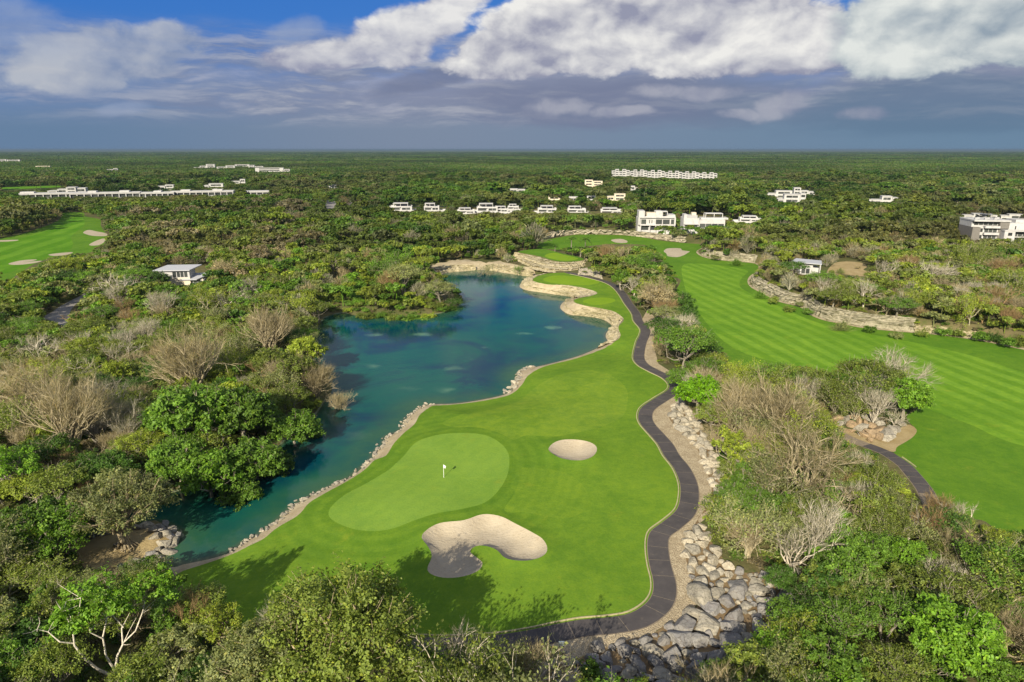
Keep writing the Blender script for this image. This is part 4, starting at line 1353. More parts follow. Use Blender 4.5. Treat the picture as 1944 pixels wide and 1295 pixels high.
# the few big trees the photograph is about
proto('oak', leafy(81, 15.0, 8.6, clumps=62, leaves=23000, size=0.36, form='round', trunks=2, cr=(0.17, 0.27)), 15.0, 8.6, 'big')
proto('oak2', leafy(82, 12.0, 6.0, clumps=44, leaves=13000, size=0.34, form='open', trunks=2, cr=(0.18, 0.28)), 12.0, 6.0, 'big')
proto('bright', leafy(83, 13.0, 6.4, clumps=30, leaves=6800, size=0.40, form='open', trunks=3, cr=(0.15, 0.25), limb=1.7), 13.0, 6.4, 'big')
def white_limb_tree(seed):
    # pale crooked limbs in front, the leaf sprays above and behind them (x to the right, y away from the viewer)
    rng = np.random.RandomState(seed)
    wood, crown = Shape(), Shape()
    limbs = [([(0.3, 0, -0.4), (0.0, 0, 1.2), (-0.9, 0.0, 2.5), (-1.9, 0, 4.2), (-2.6, 0.2, 6.4), (-2.4, 0.5, 8.6), (-2.9, 0.6, 10.6)], 0.26, 0.06),
             ([(-2.55, 0.2, 6.6), (-3.6, 0.0, 7.4), (-4.4, 0.2, 8.8), (-5.2, 0.4, 9.6)], 0.12, 0.04), ([(-2.4, 0.5, 8.4), (-1.5, 0.6, 9.8), (-1.2, 0.8, 11.4)], 0.10, 0.04),
             ([(0.3, 0, -0.4), (0.5, 0.1, 1.4), (0.8, 0.2, 2.8), (1.6, 0.4, 4.2), (2.0, 0.8, 6.0), (3.2, 1.2, 8.0)], 0.24, 0.06), ([(1.6, 0.4, 4.2), (2.9, 0.4, 5.2), (3.8, 0.8, 6.8), (4.4, 1.2, 8.0)], 0.12, 0.04),
             ([(0.5, 0.1, 1.4), (0.1, 0.5, 3.4), (0.0, 0.9, 5.4), (0.7, 1.4, 7.6), (0.4, 1.8, 10.4)], 0.18, 0.05), ([(0.0, 0.9, 5.4), (-0.9, 1.0, 6.6), (-0.8, 1.3, 8.6)], 0.09, 0.04),
             ([(2.0, 0.8, 6.0), (1.4, 1.2, 7.6), (1.9, 1.6, 9.6)], 0.09, 0.04)]
    for pts, r0, r1 in limbs:
        P = np.array(pts)
        P[1:-1] += rng.normal(0, 0.09, (len(P) - 2, 3))
        wood.tube(P, np.linspace(r0 * 0.75, r1 * 0.75, len(P)), 6)
        for _ in range(5):
            k = rng.randint(max(1, len(P) // 2), len(P))
            e = P[k] + rng.normal(0, 0.9, 3) + np.array([0, 0.3, 0.8])
            wood.tube(np.array([P[k], (P[k] + e) / 2 + rng.normal(0, 0.1, 3), e]), [r1 * 0.9, r1 * 0.6, 0.015], 4)
    for i in range(44):
        a = rng.uniform(0, 6.28)
        s_ = rng.uniform(0.1, 1) ** 0.5
        c_ = np.array([1.6 + math.cos(a) * s_ * 6.4, 1.5 + math.sin(a) * s_ * 2.2, 0])
        c_[2] = 10.0 + c_[1] * 0.2 - 0.06 * (c_[0] - 1.6) ** 2 + rng.normal(0, 0.9)
        if c_[1] < 0.9 and c_[2] < 8.6:
            continue
        leaf_cloud(crown, rng, c_, rng.uniform(0.9, 1.6), 170, 0.36, 0.8)
    return wood, crown


proto('whitelimb', white_limb_tree(90), 12.0, 6.2, 'big')
proto('seagrape1', leafy(84, 9.5, 5.2, clumps=40, leaves=10500, size=0.44, cr=(0.22, 0.34)), 9.5, 5.2, 'big')
proto('seagrape2', leafy(85, 9.0, 4.6, clumps=34, leaves=9000, size=0.44, cr=(0.22, 0.34)), 9.0, 4.6, 'big')
def fluted_base(tree, seed):
    rng = np.random.RandomState(seed)
    for i in range(15):
        a = 2 * math.pi * i / 15 + rng.uniform(-.12, .12)
        L = rng.uniform(0.9, 1.9)
        tree[0].tube(np.array([(math.cos(a) * 0.22, math.sin(a) * 0.22, 2.9), (math.cos(a) * 0.42, math.sin(a) * 0.42, 1.5), (math.cos(a) * L * 0.6, math.sin(a) * L * 0.6, 0.55), (math.cos(a) * L, math.sin(a) * L, -0.1)]), [0.12, 0.17, 0.16, 0.09], 5)
    return tree


proto('ficus', fluted_base(leafy(86, 10.5, 7.4, clumps=46, leaves=13000, size=0.32, form='open', droop=0.5, cr=(0.16, 0.26), lift=0.16), 86), 10.5, 7.4, 'big')
proto('bigvase', bare(87, 9.5, 5.4, limbs=10, twigs=9500, stems=3, lean=0.16, thick=1.0), 8.6, 5.2, 'bare')
proto('bigvase2', bare(88, 9.0, 5.2, limbs=8, form='spread', twigs=9000, stems=2, lean=0.12, thick=1.0), 8.2, 5.0, 'bare')
proto('tallbare', bare(89, 10.0, 4.0, limbs=5, form='spread', twigs=2400, thick=1.1), 9.6, 4.4, 'bare')

# ================================================================== vegetation: where each plant stands
rnd = np.random.RandomState(2024)
PLANTS = []        # dicts: key, x, y, s (scale xy), sz, rot, tint name, hand

# what stays open to view, as seen in the photograph: no scattered crown may cover it
CLEAR = [np.array(q, float) for q in (
    # lake, in front of the leaning shore trees
    [(606, 640), (622, 700), (668, 728), (640, 752), (616, 790), (582, 803), (532, 862), (500, 902), (470, 925), (420, 934), (345, 965), (296, 992), (345, 1010), (330, 1040), (318, 1068), (345, 1074), (500, 1010), (735, 830), (822, 768), (965, 745),
     (1045, 690), (1152, 651), (1160, 622), (1066, 588), (1085, 568), (990, 545), (1000, 525), (905, 515), (846, 521), (875, 560), (866, 585), (765, 604), (650, 598), (612, 622)],
    [(340, 1086), (500, 1024), (735, 866), (825, 772), (965, 748), (1040, 696), (1180, 640), (1186, 606), (1070, 588), (1090, 562), (1000, 540), (1016, 524), (1072, 516), (1150, 536), (1170, 548), (1200, 576), (1222, 600), (1232, 628), (1228, 660),
     (1228, 690), (1256, 704), (1284, 716), (1272, 748), (1288, 768), (1312, 800), (1340, 845), (1352, 895), (1365, 930), (1335, 975), (1322, 1000), (1345, 1040), (1382, 1086), (1452, 1096), (1474, 1140), (1466, 1180), (1400, 1240), (1320, 1290),
     (1060, 1295), (1080, 1250), (980, 1225), (840, 1215), (800, 1200), (790, 1140), (690, 1062), (560, 1100), (420, 1130)],
    [(842, 520), (820, 508), (868, 494), (905, 497), (925, 502), (950, 498), (1014, 512), (1010, 524)],
    [(975, 474), (1034, 472), (1108, 488), (1120, 505), (1100, 518), (1010, 512), (980, 490)],
    # far fairway
    [(1022, 462), (1066, 450), (1147, 447), (1215, 451), (1289, 462), (1334, 469), (1326, 484), (1342, 491), (1435, 486), (1440, 505), (1422, 534), (1450, 525), (1500, 560), (1545, 578), (1700, 604), (1730, 630), (1880, 652), (1944, 664), (1944, 1020), (1864, 988), (1800, 958),
     (1740, 880), (1660, 840), (1585, 805), (1590, 796), (1650, 800), (1700, 800), (1745, 772), (1772, 752), (1760, 716), (1710, 694), (1650, 692), (1575, 706), (1520, 690), (1404, 690), (1365, 664), (1347, 646), (1320, 600), (1282, 556), (1291, 533), (1270, 500), (1245, 468), (1205, 463), (1190, 468), (1110, 466), (1030, 472)],
    [(0, 452), (52, 441), (97, 425), (115, 415), (121, 404), (160, 404), (190, 415), (203, 446), (201, 457), (184, 468), (168, 480), (136, 480), (100, 488), (60, 506), (0, 538)],
    [(0, 356), (112, 352), (112, 357), (0, 362)],
    [(140, 1030), (220, 1008), (300, 994), (340, 1010), (328, 1035), (255, 1065), (200, 1084), (150, 1074)],
    [(1585, 797), (1660, 795), (1740, 812), (1700, 850), (1735, 885), (1790, 965), (1768, 975), (1735, 935), (1700, 890), (1655, 858), (1600, 830)],
    [(85, 606), (120, 580), (165, 556), (150, 575), (132, 595), (130, 618)],
    [(618, 388), (636, 383), (634, 396), (622, 397)], [(651, 388), (668, 382), (668, 389)],
    [(1500, 495), (1560, 498), (1562, 518), (1525, 520)], [(1580, 503), (1640, 500), (1660, 520), (1580, 524)],
)]


def seen_clear(px, py):
    """True for points of the photograph that lie on something open."""
    P = np.stack([px, py], 1)
    r = np.zeros(len(P), bool)
    for q in CLEAR:
        r |= inside(P, q)
    return r


def hand(key, cx, cy, wpx, tint, hs=1.0, bark=None, base=False, gz=0.0):
    """A tree the photograph shows by itself: crown centre (cx, cy) and crown width in pixels."""
    pr = PROTO[key]
    z = gz
    for _ in range(4):
        x, y = G(cx, cy, gz if base else z)
        _, _, dep = proj(x, y, z)
        s = wpx * dep / FPX / (2 * pr['r'])
        z = gz + 0.62 * pr['h'] * s * hs
    PLANTS.append(dict(key=key, x=x, y=y, s=s, sz=s * hs, rot=rnd.uniform(0, 6.28), tint=tint, bark=bark, hand=True))


# lower left
hand('whitelimb', 212, 1300, 225, 'vivid green', 0.93, (0.62, 0.56, 0.45), True)
PLANTS[-1]['rot'] = math.atan2(-PLANTS[-1]['x'], PLANTS[-1]['y'])
hand('oak', 655, 1335, 320, 'olive green', 1.05, BARK_TAN, True)
hand('oak2', 520, 1345, 200, 'grey-green', 1.05, BARK_TAN, True)
hand('oak2', 790, 1400, 190, 'olive green', 0.9, BARK_TAN, True)
hand('bright', 425, 1245, 120, 'yellow-green', 0.95, BARK_TAN, True)
hand('round3', 345, 1150, 90, 'vivid green', 0.75)
hand('semi1', 85, 1105, 120, 'olive green', 0.55)
hand('semi2', 15, 1110, 120, 'olive green', 0.6)
hand('shrub3', 120, 1120, 70, 'olive green')
hand('round2', 60, 1215, 110, 'dark green', 0.8)
hand('round1', 40, 1270, 120, 'dark green')
hand('palm2', 60, 1235, 50, 'mid green')
hand('palm2', 315, 1225, 60, 'yellow-green')
hand('palm2', 25, 1285, 60, 'mid green')
hand('shrub1', 300, 1275, 60, 'mid green')
hand('shrub3', 380, 1270, 70, 'olive green')
hand('semi1', 470, 1270, 100, 'grey-green')
# just below the frame, their shade falls on the boulders and the lower path
for x_, y_, s_, k_ in ((3.0, 43.5, 1.25, 'round1'), (8.5, 45.0, 1.2, 'umb2'), (14.0, 44.0, 1.25, 'round2'), (19.5, 45.5, 1.2, 'open1')):
    PLANTS.append(dict(key=k_, x=x_, y=y_, s=s_, sz=s_, rot=1.0 + x_, tint='mid green', bark=None, hand=False))
for x_, y_, s_, z_, k_, t_ in ((0.6, 46.0, 1.35, 1.68, 'semi1', 'grey-green'), (-5.5, 48.5, 1.35, 1.65, 'semi2', 'olive green')):
    PLANTS.append(dict(key=k_, x=x_, y=y_, s=s_, sz=z_, rot=1.0 + x_, tint=t_, bark=BARK_PALE, hand=True))
# tall bare trees by the path
hand('tallbare', 870, 1300, 105, 'ash grey', 1.0, BARK_PALE, True)
hand('semi2', 950, 1330, 130, 'grey-green', 1.05, BARK_PALE, True)
hand('spread2', 1010, 1340, 130, 'straw tan', 0.95, BARK_PALE, True)
hand('vase2', 1000, 1262, 110, 'straw tan')
hand('round1', 860, 1260, 80, 'mid green')
hand('shrub1', 1120, 1270, 70, 'mid green')
hand('bright', 1150, 1360, 120, 'yellow-green', 0.5, BARK_TAN, True)
hand('shrub1', 1215, 1292, 40, 'yellow-green')
# sand spit tree
hand('ficus', 236, 1022, 196, 'grey-green', 1.0, BARK_TAN, True)
hand('spread2', 140, 1045, 40, 'mid green', 1.3, BARK_TAN, True)
hand('shrub1', 132, 1040, 34, 'mid green')
# dense green bank along the lake, left
hand('seagrape1', 360, 775, 150, 'mid green')
hand('seagrape2', 455, 765, 130, 'mid green')
hand('seagrape1', 475, 825, 120, 'mid green')
hand('seagrape2', 395, 845, 130, 'vivid green')
hand('seagrape1', 330, 850, 110, 'mid green')
hand('seagrape2', 445, 872, 90, 'mid green')
hand('seagrape1', 556, 775, 96, 'mid green')
hand('seagrape2', 520, 828, 76, 'dark green')
hand('round3', 590, 785, 44, 'dark green')
hand('seagrape2', 580, 655, 76, 'yellow-green')
hand('open1', 560, 700, 80, 'olive green')
hand('bright', 20, 880, 130, 'vivid green')
hand('open2', 20, 960, 120, 'mid green')
hand('seagrape2', 95, 975, 120, 'mid green')
hand('seagrape1', 40, 1000, 130, 'mid green')
hand('round1', 180, 930, 90, 'mid green')
hand('round2', 145, 960, 80, 'olive green')
hand('round1', 215, 880, 80, 'dark green')
# leafless crowns, left
hand('bigvase', 362, 690, 150, 'straw tan')
hand('bigvase2', 50, 745, 140, 'straw tan')
hand('bigvase', 120, 790, 170, 'straw tan')
hand('bigvase2', 190, 765, 110, 'ash grey')
hand('semi1', 20, 800, 110, 'olive green')
hand('vase1', 240, 815, 72, 'ash grey', 1.1)
hand('vase3', 205, 840, 60, 'straw tan')
hand('vase1', 405, 820, 40, 'ash grey', 1.5)
hand('bigvase', 505, 630, 110, 'straw tan')
hand('semi1', 455, 668, 80, 'grey-green')
hand('bigvase', 600, 705, 80, 'straw tan')
hand('vase2', 640, 728, 56, 'straw tan')
hand('vase3', 120, 880, 80, 'russet brown')
hand('spread2', 110, 905, 60, 'ash grey')
hand('spread1', 60, 655, 60, 'ash grey')
hand('spread1', 420, 690, 60, 'ash grey', 1.1)
hand('spread2', 435, 570, 60, 'ash grey')
hand('spread1', 475, 545, 60, 'ash grey')
hand('umb1', 130, 500, 52, 'yellow-green')
hand('umb2', 165, 660, 80, 'yellow-green')
hand('umb1', 215, 665, 70, 'yellow-green')
hand('vase2', 250, 600, 50, 'russet brown')
hand('round3', 402, 521, 26, 'yellow-green')
hand('round1', 300, 527, 38, 'dark green')
hand('round2', 333, 524, 19, 'dark green', 1.1)
hand('round1', 282, 520, 30, 'dark green')
# peninsula
hand('umb2', 765, 522, 80, 'grey-green')
hand('umb1', 835, 545, 60, 'grey-green')
hand('umb1', 862, 560, 34, 'dark green')
hand('round2', 712, 553, 36, 'olive green')
hand('shrub1', 800, 582, 36, 'mid green')
hand('shrub3', 740, 580, 36, 'olive green')
hand('shrub1', 700, 590, 34, 'olive green', gz=-1.6)
hand('shrub1', 770, 590, 40, 'mid green', gz=-1.6)
hand('shrub2', 830, 580, 40, 'olive green', gz=-1.6)
hand('umb1', 805, 498, 40, 'yellow-green')
hand('spread1', 925, 490, 42, 'grey-green')
hand('semi2', 985, 502, 22, 'mid green')
# strip between the two holes
hand('umb1', 1250, 570, 76, 'straw tan')
hand('bigvase', 1250, 566, 74, 'straw tan')
hand('round1', 1295, 575, 56, 'dark green')
hand('round3', 1300, 600, 50, 'dark green')
hand('umb2', 1262, 625, 80, 'dark green')
hand('umb2', 1300, 650, 120, 'mid green')
hand('umb1', 1335, 662, 70, 'dark green')
hand('round2', 1180, 530, 40, 'vivid green')
hand('spread1', 1205, 545, 50, 'ash grey')
hand('round1', 1205, 505, 52, 'mid green')
hand('umb1', 1235, 492, 50, 'mid green')
hand('spread1', 1180, 488, 50, 'straw tan')
hand('vase2', 1150, 483, 44, 'russet brown')
hand('palm1', 1084, 458, 24, 'mid green')
hand('palm1', 1110, 460, 24, 'mid green')
hand('palm2', 1054, 470, 13, 'dark green')
hand('palm2', 1102, 474, 22, 'mid green')
hand('umb1', 1340, 700, 80, 'mid green')
hand('seagrape1', 1328, 742, 92, 'neon green')
hand('round1', 1292, 715, 50, 'mid green')
hand('semi2', 1395, 715, 70, 'yellow-green')
hand('bigvase', 1400, 765, 110, 'straw tan')
hand('bigvase', 1490, 782, 150, 'straw tan')
hand('bigvase2', 1400, 800, 90, 'straw tan')
hand('semi1', 1440, 815, 100, 'grey-green')
hand('bigvase', 1425, 842, 90, 'straw tan')
hand('bigvase2', 1535, 878, 165, 'straw tan')
hand('semi2', 1465, 915, 120, 'grey-green')
hand('umb1', 1590, 935, 90, 'mid green', 0.8)
hand('umb1', 1480, 712, 90, 'mid green')
hand('umb2', 1545, 720, 90, 'olive green')
hand('umb2', 1650, 715, 130, 'olive green')
hand('semi1', 1590, 742, 90, 'olive green')
hand('bigvase2', 1700, 715, 110, 'ash grey')
hand('seagrape2', 1722, 745, 92, 'vivid green')
hand('vase2', 1664, 762, 84, 'ash grey')
hand('spread1', 1700, 790, 44, 'ash grey')
hand('semi1', 1625, 770, 60, 'olive green')
hand('semi2', 1585, 752, 70, 'grey-green')
# low growth along the water of the peninsula and on the ledge at the right
for a_, b_, w_, t_ in ((660, 594, 26, 'yellow-green'), (690, 598, 34, 'olive green'), (722, 600, 34, 'mid green'), (748, 602, 32, 'olive green'), (785, 600, 34, 'mid green'), (812, 597, 34, 'yellow-green'), (838, 592, 30, 'mid green'), (858, 584, 28, 'dark green'), (872, 574, 24, 'dark green'),
                       (868, 560, 24, 'dark green'), (640, 600, 24, 'yellow-green')):
    hand('shrub%d' % rnd.randint(1, 4), a_, b_ - 6, w_, t_, 0.9, gz=-2.0)
for a_, b_, w_, t_ in ((1752, 634, 30, 'olive green'), (1790, 630, 36, 'mid green'), (1822, 634, 34, 'olive green'), (1862, 638, 40, 'mid green'), (1890, 644, 40, 'dark green'), (1915, 650, 40, 'mid green'), (1938, 652, 40, 'olive green'), (1535, 592, 24, 'mid green'), (1520, 580, 24, 'grey-green')):
    hand('shrub%d' % rnd.randint(1, 3), a_, b_ - 2, w_, t_, 1.1)
# lower right thicket
hand('umb1', 1425, 950, 100, 'mid green')
hand('semi2', 1420, 1000, 130, 'grey-green')
hand('bigvase', 1425, 1020, 90, 'straw tan')
hand('spread1', 1505, 1040, 120, 'ash grey', 1.0, BARK_PALE)
hand('seagrape2', 1592, 990, 66, 'vivid green')
hand('seagrape2', 1560, 1060, 60, 'vivid green')
hand('seagrape1', 1650, 1050, 96, 'mid green')
hand('seagrape2', 1735, 1060, 90, 'vivid green')
hand('semi1', 1770, 1080, 80, 'grey-green')
hand('bigvase', 1790, 965, 66, 'russet brown')
hand('spread1', 1820, 980, 80, 'ash grey')
hand('umb1', 1870, 1040, 80, 'olive green')
hand('seagrape1', 1812, 1200, 170, 'vivid green')
hand('umb2', 1690, 1165, 130, 'mid green')
hand('umb2', 1600, 1180, 130, 'mid green')
hand('round1', 1500, 1165, 90, 'mid green')
hand('umb1', 1545, 1140, 90, 'dark green')
hand('open1', 1580, 1250, 130, 'mid green')
hand('round3', 1470, 1225, 90, 'vivid green')
hand('round2', 1420, 1260, 110, 'olive green')
hand('round1', 1360, 1285, 80, 'mid green')
hand('semi1', 1650, 1120, 100, 'grey-green')
hand('spread1', 1935, 1080, 110, 'ash grey', 1.0, BARK_PALE)
hand('vase2', 1925, 1190, 100, 'straw tan')
hand('umb2', 1700, 1270, 130, 'olive green')
hand('open2', 1780, 1275, 100, 'mid green')
hand('round2', 1890, 1280, 100, 'mid green')
hand('round1', 1485, 1095, 60, 'dark green')
# right ledge
for a_, b_, w_, k_, t_ in ((1650, 520, 22, 'shrub1', 'olive green'), (1596, 512, 18, 'shrub3', 'grey-green'), (1628, 508, 14, 'shrub2', 'straw tan'), (1660, 512, 26, 'semi1', 'olive green'), (1578, 515, 16, 'shrub2', 'olive green')):
    hand(k_, a_, b_, w_, t_, gz=3.3)
for a_, b_, w_, k_ in ((1445, 545, 26, 'shrub3'), (1470, 556, 30, 'shrub1'), (1500, 572, 30, 'shrub2'), (1600, 598, 34, 'shrub3'), (1655, 606, 30, 'shrub1'), (1705, 618, 34, 'shrub2'), (1360, 478, 22, 'shrub1'), (1400, 484, 24, 'shrub3')):
    hand(k_, a_, b_, w_, ['olive green', 'grey-green', 'mid green'][a_ % 3], gz=2.4)
hand('umb1', 1505, 525, 50, 'dark green')
hand('semi2', 1600, 575, 50, 'olive green')
hand('spread1', 1640, 572, 60, 'ash grey')
hand('umb1', 1560, 550, 60, 'mid green')
hand('palm2', 1850, 596, 18, 'yellow-green')

SUNNY = [np.array(a, float) for a in ([(134, 1050), (160, 1030), (300, 994), (340, 1010), (328, 1035), (255, 1065), (200, 1086), (150, 1080)],
                                      [(360, 1080), (500, 1024), (740, 860), (900, 800), (1240, 800), (1292, 930), (1235, 1020), (1242, 1130), (1120, 1170), (1100, 1080), (990, 1020), (930, 1000), (740, 1060), (700, 1120), (640, 1060), (560, 1010), (470, 1060)],
                                      [(1750, 700), (1944, 670), (1990, 1010), (1880, 992), (1780, 940), (1720, 860), (1760, 800)])]


def in_sun(X, Y, h):
    # does the shadow of something h high at X, Y fall on ground that lies in the sun in the photograph?
    k = h / math.tan(SUN_EL)
    a, b, _ = proj(X + math.sin(SHADOW_AZ) * k, Y + math.cos(SHADOW_AZ) * k, 0.0)
    P = np.stack([a, b], 1)
    return inside(P, SUNNY[0]) | inside(P, SUNNY[1]) | inside(P, SUNNY[2])


HAND_N = len(PLANTS)
HX = np.array([[p['x'], p['y'], p['s'] * PROTO[p['key']]['r']] for p in PLANTS])

# regional mixes: polygon on the photograph's ground -> (weights leafy, bare, semi, shrub), tints
MIX_DEFAULT = (0.60, 0.12, 0.16, 0.12)
REG = [
    ([(610, 545), (690, 520), (790, 495), (885, 545), (885, 606), (610, 606)], (0.10, 0.06, 0.18, 0.66), ['yellow-green', 'mid green', 'olive green', 'vivid green']),
    ([(0, 690), (240, 690), (240, 900), (0, 900)], (0.25, 0.42, 0.28, 0.05), None),
    ([(230, 600), (640, 600), (680, 760), (430, 760), (230, 700)], (0.42, 0.30, 0.22, 0.06), None),
    ([(220, 390), (520, 380), (640, 460), (480, 560), (250, 480)], (0.40, 0.22, 0.32, 0.06), ['olive green', 'olive green', 'yellow-green', 'mid green', 'straw tan']),
    ([(820, 425), (1020, 425), (1020, 475), (820, 475)], (0.2, 0.5, 0.25, 0.05), None),
    ([(1310, 735), (1620, 735), (1660, 950), (1340, 950)], (0.25, 0.36, 0.32, 0.07), None),
    ([(1340, 930), (1700, 930), (1700, 1100), (1340, 1100)], (0.40, 0.25, 0.30, 0.05), None),
    ([(1440, 425), (1800, 425), (1944, 500), (1944, 660), (1500, 590), (1340, 480)], (0.24, 0.34, 0.36, 0.06), None),
    ([(0, 1040), (220, 1060), (200, 1180), (0, 1180)], (0.2, 0.2, 0.55, 0.05), None),
    ([(1700, 1000), (1944, 1030), (1944, 1295), (1830, 1295)], (0.30, 0.35, 0.3, 0.05), None),
]
REGP = [(np.array(a, float), w, t) for a, w, t in REG]
LEAFK = ['round1', 'round2', 'round3', 'open1', 'open2', 'open3', 'umb1', 'umb2']
BAREK = ['vase1', 'vase2', 'vase3', 'spread1', 'spread2']
SEMIK = ['semi1', 'semi2']
SHRUBK = ['shrub1', 'shrub2', 'shrub3']
LEAFT = ['mid green', 'mid green', 'dark green', 'olive green', 'olive green', 'olive green', 'yellow-green', 'grey-green', 'vivid green']


def dist_open(P):
    d = np.full(len(P), 1e9)
    ins = np.zeros(len(P), bool)
    for q in OPEN_POLYS:
        i = inside(P, q)
        ins |= i
        lo, hi = q[:, :2].min(0) - 12, q[:, :2].max(0) + 12
        m = (P[:, 0] > lo[0]) & (P[:, 0] < hi[0]) & (P[:, 1] > lo[1]) & (P[:, 1] < hi[1]) & ~i
        if m.any():
            dd, _ = dist_to(P[m], q)
            d[m] = np.minimum(d[m], dd)
    d[ins] = 0
    return d


def jitter_grid(y0, y1, step, left=30.0, right=14.0, k=0.76):
    gx, gy = np.meshgrid(np.arange(-k * y1 - left, k * y1 + right, step), np.arange(y0, y1, step))
    q = np.stack([gx.ravel(), gy.ravel()], 1) + rnd.uniform(-0.46, 0.46, (gx.size, 2)) * step
    return q[(q[:, 0] > -k * q[:, 1] - left) & (q[:, 0] < k * q[:, 1] + right)]


BUILD_SPOTS = []      # (x, y, radius): filled before scattering


def scatter(y0, y1, step, hmean, lod):
    P = jitter_grid(y0, y1, step)
    d = dist_open(P)
    P = P[d > 0.7]
    d = d[d > 0.7]
    # leave room for the trees placed by hand and for the houses
    keep = np.ones(len(P), bool)
    for hx, hy, hr in HX:
        keep &= (P[:, 0] - hx) ** 2 + (P[:, 1] - hy) ** 2 > (0.55 * hr + 0.8) ** 2
    for bx, by, br in BUILD_SPOTS:
        keep &= (P[:, 0] - bx) ** 2 + (P[:, 1] - by) ** 2 > br ** 2
    P = P[keep]
    gx, gy, _ = proj(P[:, 0], P[:, 1], 0.0)
    out = []
    for i in range(len(P)):
        w, tints = MIX_DEFAULT, None
        for q, ww, tt in REGP:
            if q[:, 0].min() <= gx[i] <= q[:, 0].max() and q[:, 1].min() <= gy[i] <= q[:, 1].max() and inside(np.array([[gx[i], gy[i]]]), q)[0]:
                w, tints = ww, tt
                break
        k = rnd.choice(4, p=np.array(w) / sum(w))
        if k == 0:
            key, tint = LEAFK[rnd.randint(8)], LEAFT[rnd.randint(9)]
            if tint == 'vivid green' and rnd.uniform() < 0.5:
                tint = 'mid green'
        elif k == 1:
            key, tint = BAREK[rnd.randint(5)], ['straw tan', 'straw tan', 'ash grey', 'straw tan', 'ash grey', 'russet brown'][rnd.randint(6)]
        elif k == 2:
            key, tint = SEMIK[rnd.randint(2)], ['olive green', 'grey-green', 'olive green', 'yellow-green'][rnd.randint(4)]
        else:
            key, tint = SHRUBK[rnd.randint(3)], ['mid green', 'olive green', 'yellow-green'][rnd.randint(3)]
        if y0 > 600:
            tint = ['mid green', 'olive green', 'mid green', 'dark green', 'olive green', 'grey-green'][rnd.randint(6)]
        if tints and k != 1:
            tint = tints[rnd.randint(len(tints))]
        pr = PROTO[key]
        hh = hmean * np.exp(rnd.normal(0, 0.20 if y0 < 350 else 0.30)) * (1.0 if k < 3 else rnd.uniform(0.25, 0.42))
        sz = hh / pr['h']
        s = sz * rnd.uniform(0.85, 1.2)
        out.append(dict(key=key, x=P[i, 0], y=P[i, 1], s=s, sz=sz, rot=rnd.uniform(0, 6.28), tint=tint, bark=None, hand=False))
    # shrink, then drop, what would stand in front of open ground or shade what lies in the sun
    if not out:
        return out
    Z0 = ground_z(P)
    for rep in range(4):
        X = np.array([p['x'] for p in out]); Y = np.array([p['y'] for p in out])
        hh = np.array([p['sz'] * PROTO[p['key']]['h'] for p in out]); rr = np.array([p['s'] * PROTO[p['key']]['r'] for p in out])
        bad = np.zeros(len(out), bool)
        for dx, dy, fz in ((0, 0, 0.97), (0.85, 0, 0.6), (-0.85, 0, 0.6), (0, 0, 0.55), (0.5, 0, 0.85), (-0.5, 0, 0.85), (0, -0.9, 0.4)):
            a, b, _ = proj(X + rr * dx, Y + rr * dy, Z0 + hh * fz)
            bad |= seen_clear(a, b)
        if y0 < 120:
            for fz in (0.95, 0.75, 0.5):
                bad |= in_sun(X, Y, hh * fz)
        if rep < 3:
            for i in np.nonzero(bad)[0]:
                out[i]['sz'] *= 0.68
                out[i]['s'] *= 0.72
    return [p for p, b in zip(out, bad) if not b]

# ================================================================== buildings
def facade(root, x0, x1, yf, z0, z1, n=1, mull=2, frame=0.10, gap=0.25):
    """n windows in a row on the front face at y = yf; each a dark frame part with its pane as a sub-part."""
    w = (x1 - x0 - gap * (n - 1)) / n
    for i in range(n):
        a = x0 + i * (w + gap)
        b = a + w
        fr = Box()
        fr.add(a, b, yf - 0.09, yf + 0.02, z0, z0 + frame).add(a, b, yf - 0.09, yf + 0.02, z1 - frame, z1)
        fr.add(a, a + frame, yf - 0.09, yf + 0.02, z0 + frame, z1 - frame).add(b - frame, b, yf - 0.09, yf + 0.02, z0 + frame, z1 - frame)
        for k in range(1, mull):
            c_ = a + (b - a) * k / mull
            fr.add(c_ - 0.04, c_ + 0.04, yf - 0.08, yf + 0.02, z0 + frame, z1 - frame)
        o = fr.build('window', M_DARK, root)
        Box().add(a + 0.02, b - 0.02, yf - 0.035, yf + 0.01, z0 + 0.02, z1 - 0.02).build('pane', M_GLASS, o)


def pergola(root, x0, x1, y0, y1, z0, z1, bays=2, mat=None):
    """Roof terrace frame: posts and a flat slab, open at the front."""
    b = Box()
    t = 0.35
    b.add(x0, x1, y0, y1, z1 - t, z1)
    for k in range(bays + 1):
        c_ = x0 + (x1 - x0 - t) * k / bays
        b.add(c_, c_ + t, y0 + 0.05, y0 + 0.05 + t, z0, z1 - t)
        b.add(c_, c_ + t, y1 - 0.05 - t, y1 - 0.05, z0, z1 - t)
    b.build('roof_pergola', mat or M_WHITE, root)


def site(px0, px1, pyt, pyb, z0=0.0, turn=0.6, show=0.58):
    """Footing, width and height of a building from its outline in the photograph."""
    cx = (px0 + px1) / 2
    x, y = G(cx, pyb, z0)
    _, _, dep = proj(x, y, z0)
    w = (px1 - px0) * dep / FPX
    h = (pyb - pyt) * dep / FPX / 0.975
    CLEAR.append(np.array([(px0, pyt - 1), (px1, pyt - 1), (px1, pyt + show * (pyb - pyt)), (px0, pyt + show * (pyb - pyt))], float))
    return (x, y, z0), w, h, turn * math.atan2(-x, y)


def wall(root, x0, x1, y0, y1, z0, z1, mat=None, name='wall'):
    return Box().add(x0, x1, y0, y1, z0, z1).build(name, mat or M_WHITE, root)


